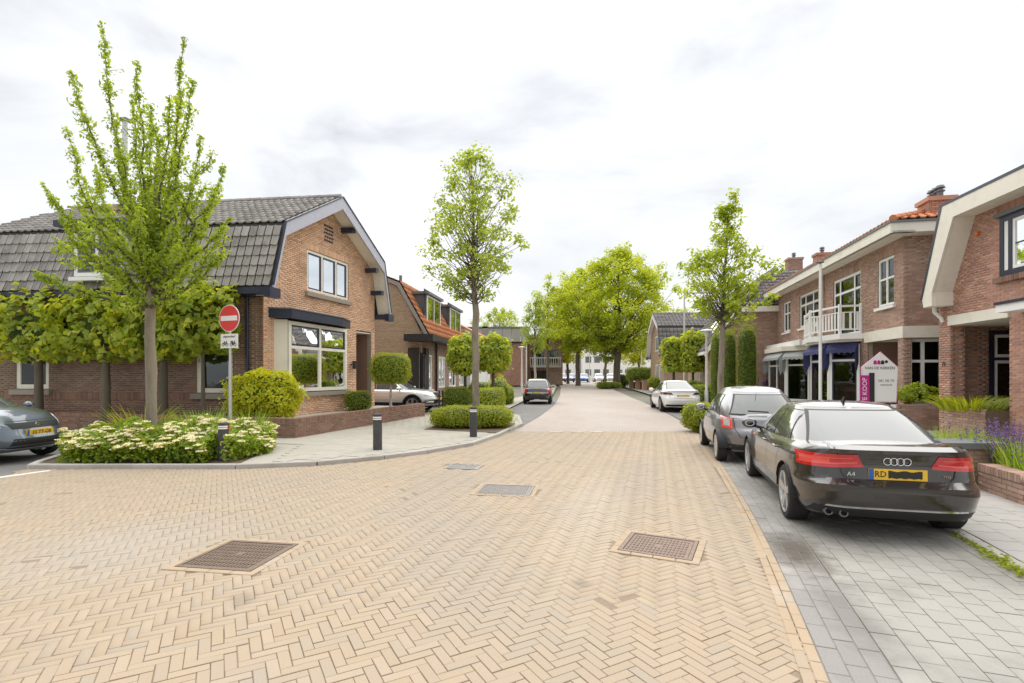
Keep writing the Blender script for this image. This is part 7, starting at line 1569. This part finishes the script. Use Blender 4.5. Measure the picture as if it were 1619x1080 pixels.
tuft('flowering_plant', 'white flowered plant with bright leaves at the left of the walled bed', (7.05, 8.05, .10), .22, .36, 160, 'lf_yellow', 'plant', .014, 115, .6, ('lf_white', 14, .1, .03))
clipped('shrub', 'bright green low cover in the walled bed under the violet spikes', (6.95, 6.2, .05), (8.2, 8.1, .40), 2600, .06, 'lf_bed', 'shrub', 'cushion', None, None, 116, rough=.12, z0=.1)
clipped('shrub', 'green garden planting between the brick pier and the near house', (8.0, 8.3, .05), (9.3, 10.2, .42), 1500, .08, 'lf_hedge', 'shrub', 'cushion', None, None, 117, rough=.15, z0=.05)
def weeds():
    seeded(120); C = []
    for s in np.linspace(s_at(2.6), s_at(5.9), 420):
        x, y, a = edge(s+rng.normal(0, .02), 1.86+rng.normal(0, .022)); C.append((x, y, .012+.03*rng.random()))
    for s in np.linspace(s_at(4.3), s_at(5.4), 260):
        x, y, a = edge(s+rng.normal(0, .05), 1.85+rng.normal(0, .045)); C.append((x, y, .015+.05*rng.random()))
    C = np.array(C); o = leaves('kerb_weeds', C, np.tile([0, 0, 1.], (len(C), 1)), np.full(len(C), .045), M['lf_hedgey'], None, .45)
    tag(o, 'thin line of moss and weeds along the kerb behind the black car', 'weeds', None, 'stuff')
weeds()
# brick piers with dark panels under the far hedge
for i, (a, y) in enumerate(((998, 56), (1008, 54), (1019, 52), (1030, 50), (1040, 48))):
    t = empty('garden_pier', (X_(a, y), y, .05), 'brick garden pier under the tall hedge, %s the white car' % ('farthest from', 'second farthest from', 'midway along the fence beyond', 'second nearest to', 'nearest to')[i], 'brick pier', 'brick piers of the far garden fence')
    f = frame(Vector((X_(a, y), y, 0)), (1, 0, 0), (0, -1, 0)); bar(t, 'shaft', f, -.2, .2, -.2, .2, .05, 1.15, 'brick_brown'); bar(t, 'cap', f, -.24, .24, -.24, .24, 1.154, 1.22, 'stone')
    if i < 4: bar(t, 'fence_panel', f, .22, 1.5, -.05, .05, .1, 1.0, 'brick_dark_and_shade')
# garden gate posts by the drive
for i, (a, y, lab) in enumerate(((694.5, 22.6, 'thin dark gate post at the drive, left of two'), (700, 22.8, 'thin dark gate post at the drive, right of two'))):
    t = empty('gate_post', (X_(a, y), y, .03), lab, 'post'); m = MB(); m.tube([(X_(a, y), y, 0), (X_(a, y), y, .95)], .035, 8); m.build('post', M['black'], t, 40); m = MB(); m.lathe([(.001, 0), (.05, .01), (.05, .05), (.001, .07)], lambda v: Vector((X_(a, y), y, .95))+v, 10); m.build('knob', M['black'], t, 40)
low_wall('garden_wall', 'low brick kerb wall between the drive and the dark hedge', [(-3.0, 23.4), (-1.95, 22.2)], .25, .03, .15, M['brick_brown'], M['mortar_dark'], 0)
x, y = X_(1331, 17.2), 17.2; pbx = f8(3.5, .86, .5); t = empty('flower_pot', tuple(pbx), 'white flower pot with a green plant standing inside the right bay window', 'flower pot')
p = f8(4.0, .55, .62); 
m = MB(); m.lathe([(.10, 0), (.15, .24), (.13, .24), (.12, .2)], lambda v: p+v, 16); m.build('pot', M['white'], t, 40)
seeded(130); C = np.array(p)+np.array([0, 0, .36])+rng.normal(0, .09, (160, 3)); leaves('plant', C, rng.normal(0, 1, (160, 3)), np.full(160, .09), M['lf_hedge'], t, .6)
p = f8(12.9, .55, 1.1); t = empty('hanging_basket', tuple(p), 'basket of violet flowers hanging at the far end of the house pair', 'flower basket')
m = MB(); m.lathe([(.001, -.18), (.14, -.12), (.2, 0), (.001, 0)], lambda v: p+v, 14); m.build('basket', M['bark_dark'], t, 40); m = MB(); m.tube([p+Vector((0, 0, 0)), p+Vector((0, 0, .7)), f8(12.9, .1, 1.85)], .012, 6); m.build('bracket', M['black'], t)
C = np.array(p)+rng.normal(0, .13, (260, 3))+np.array([0, 0, .08]); leaves('blossom', C, rng.normal(0, 1, (260, 3)), np.full(260, .07), M['lf_violet'], t, .9)
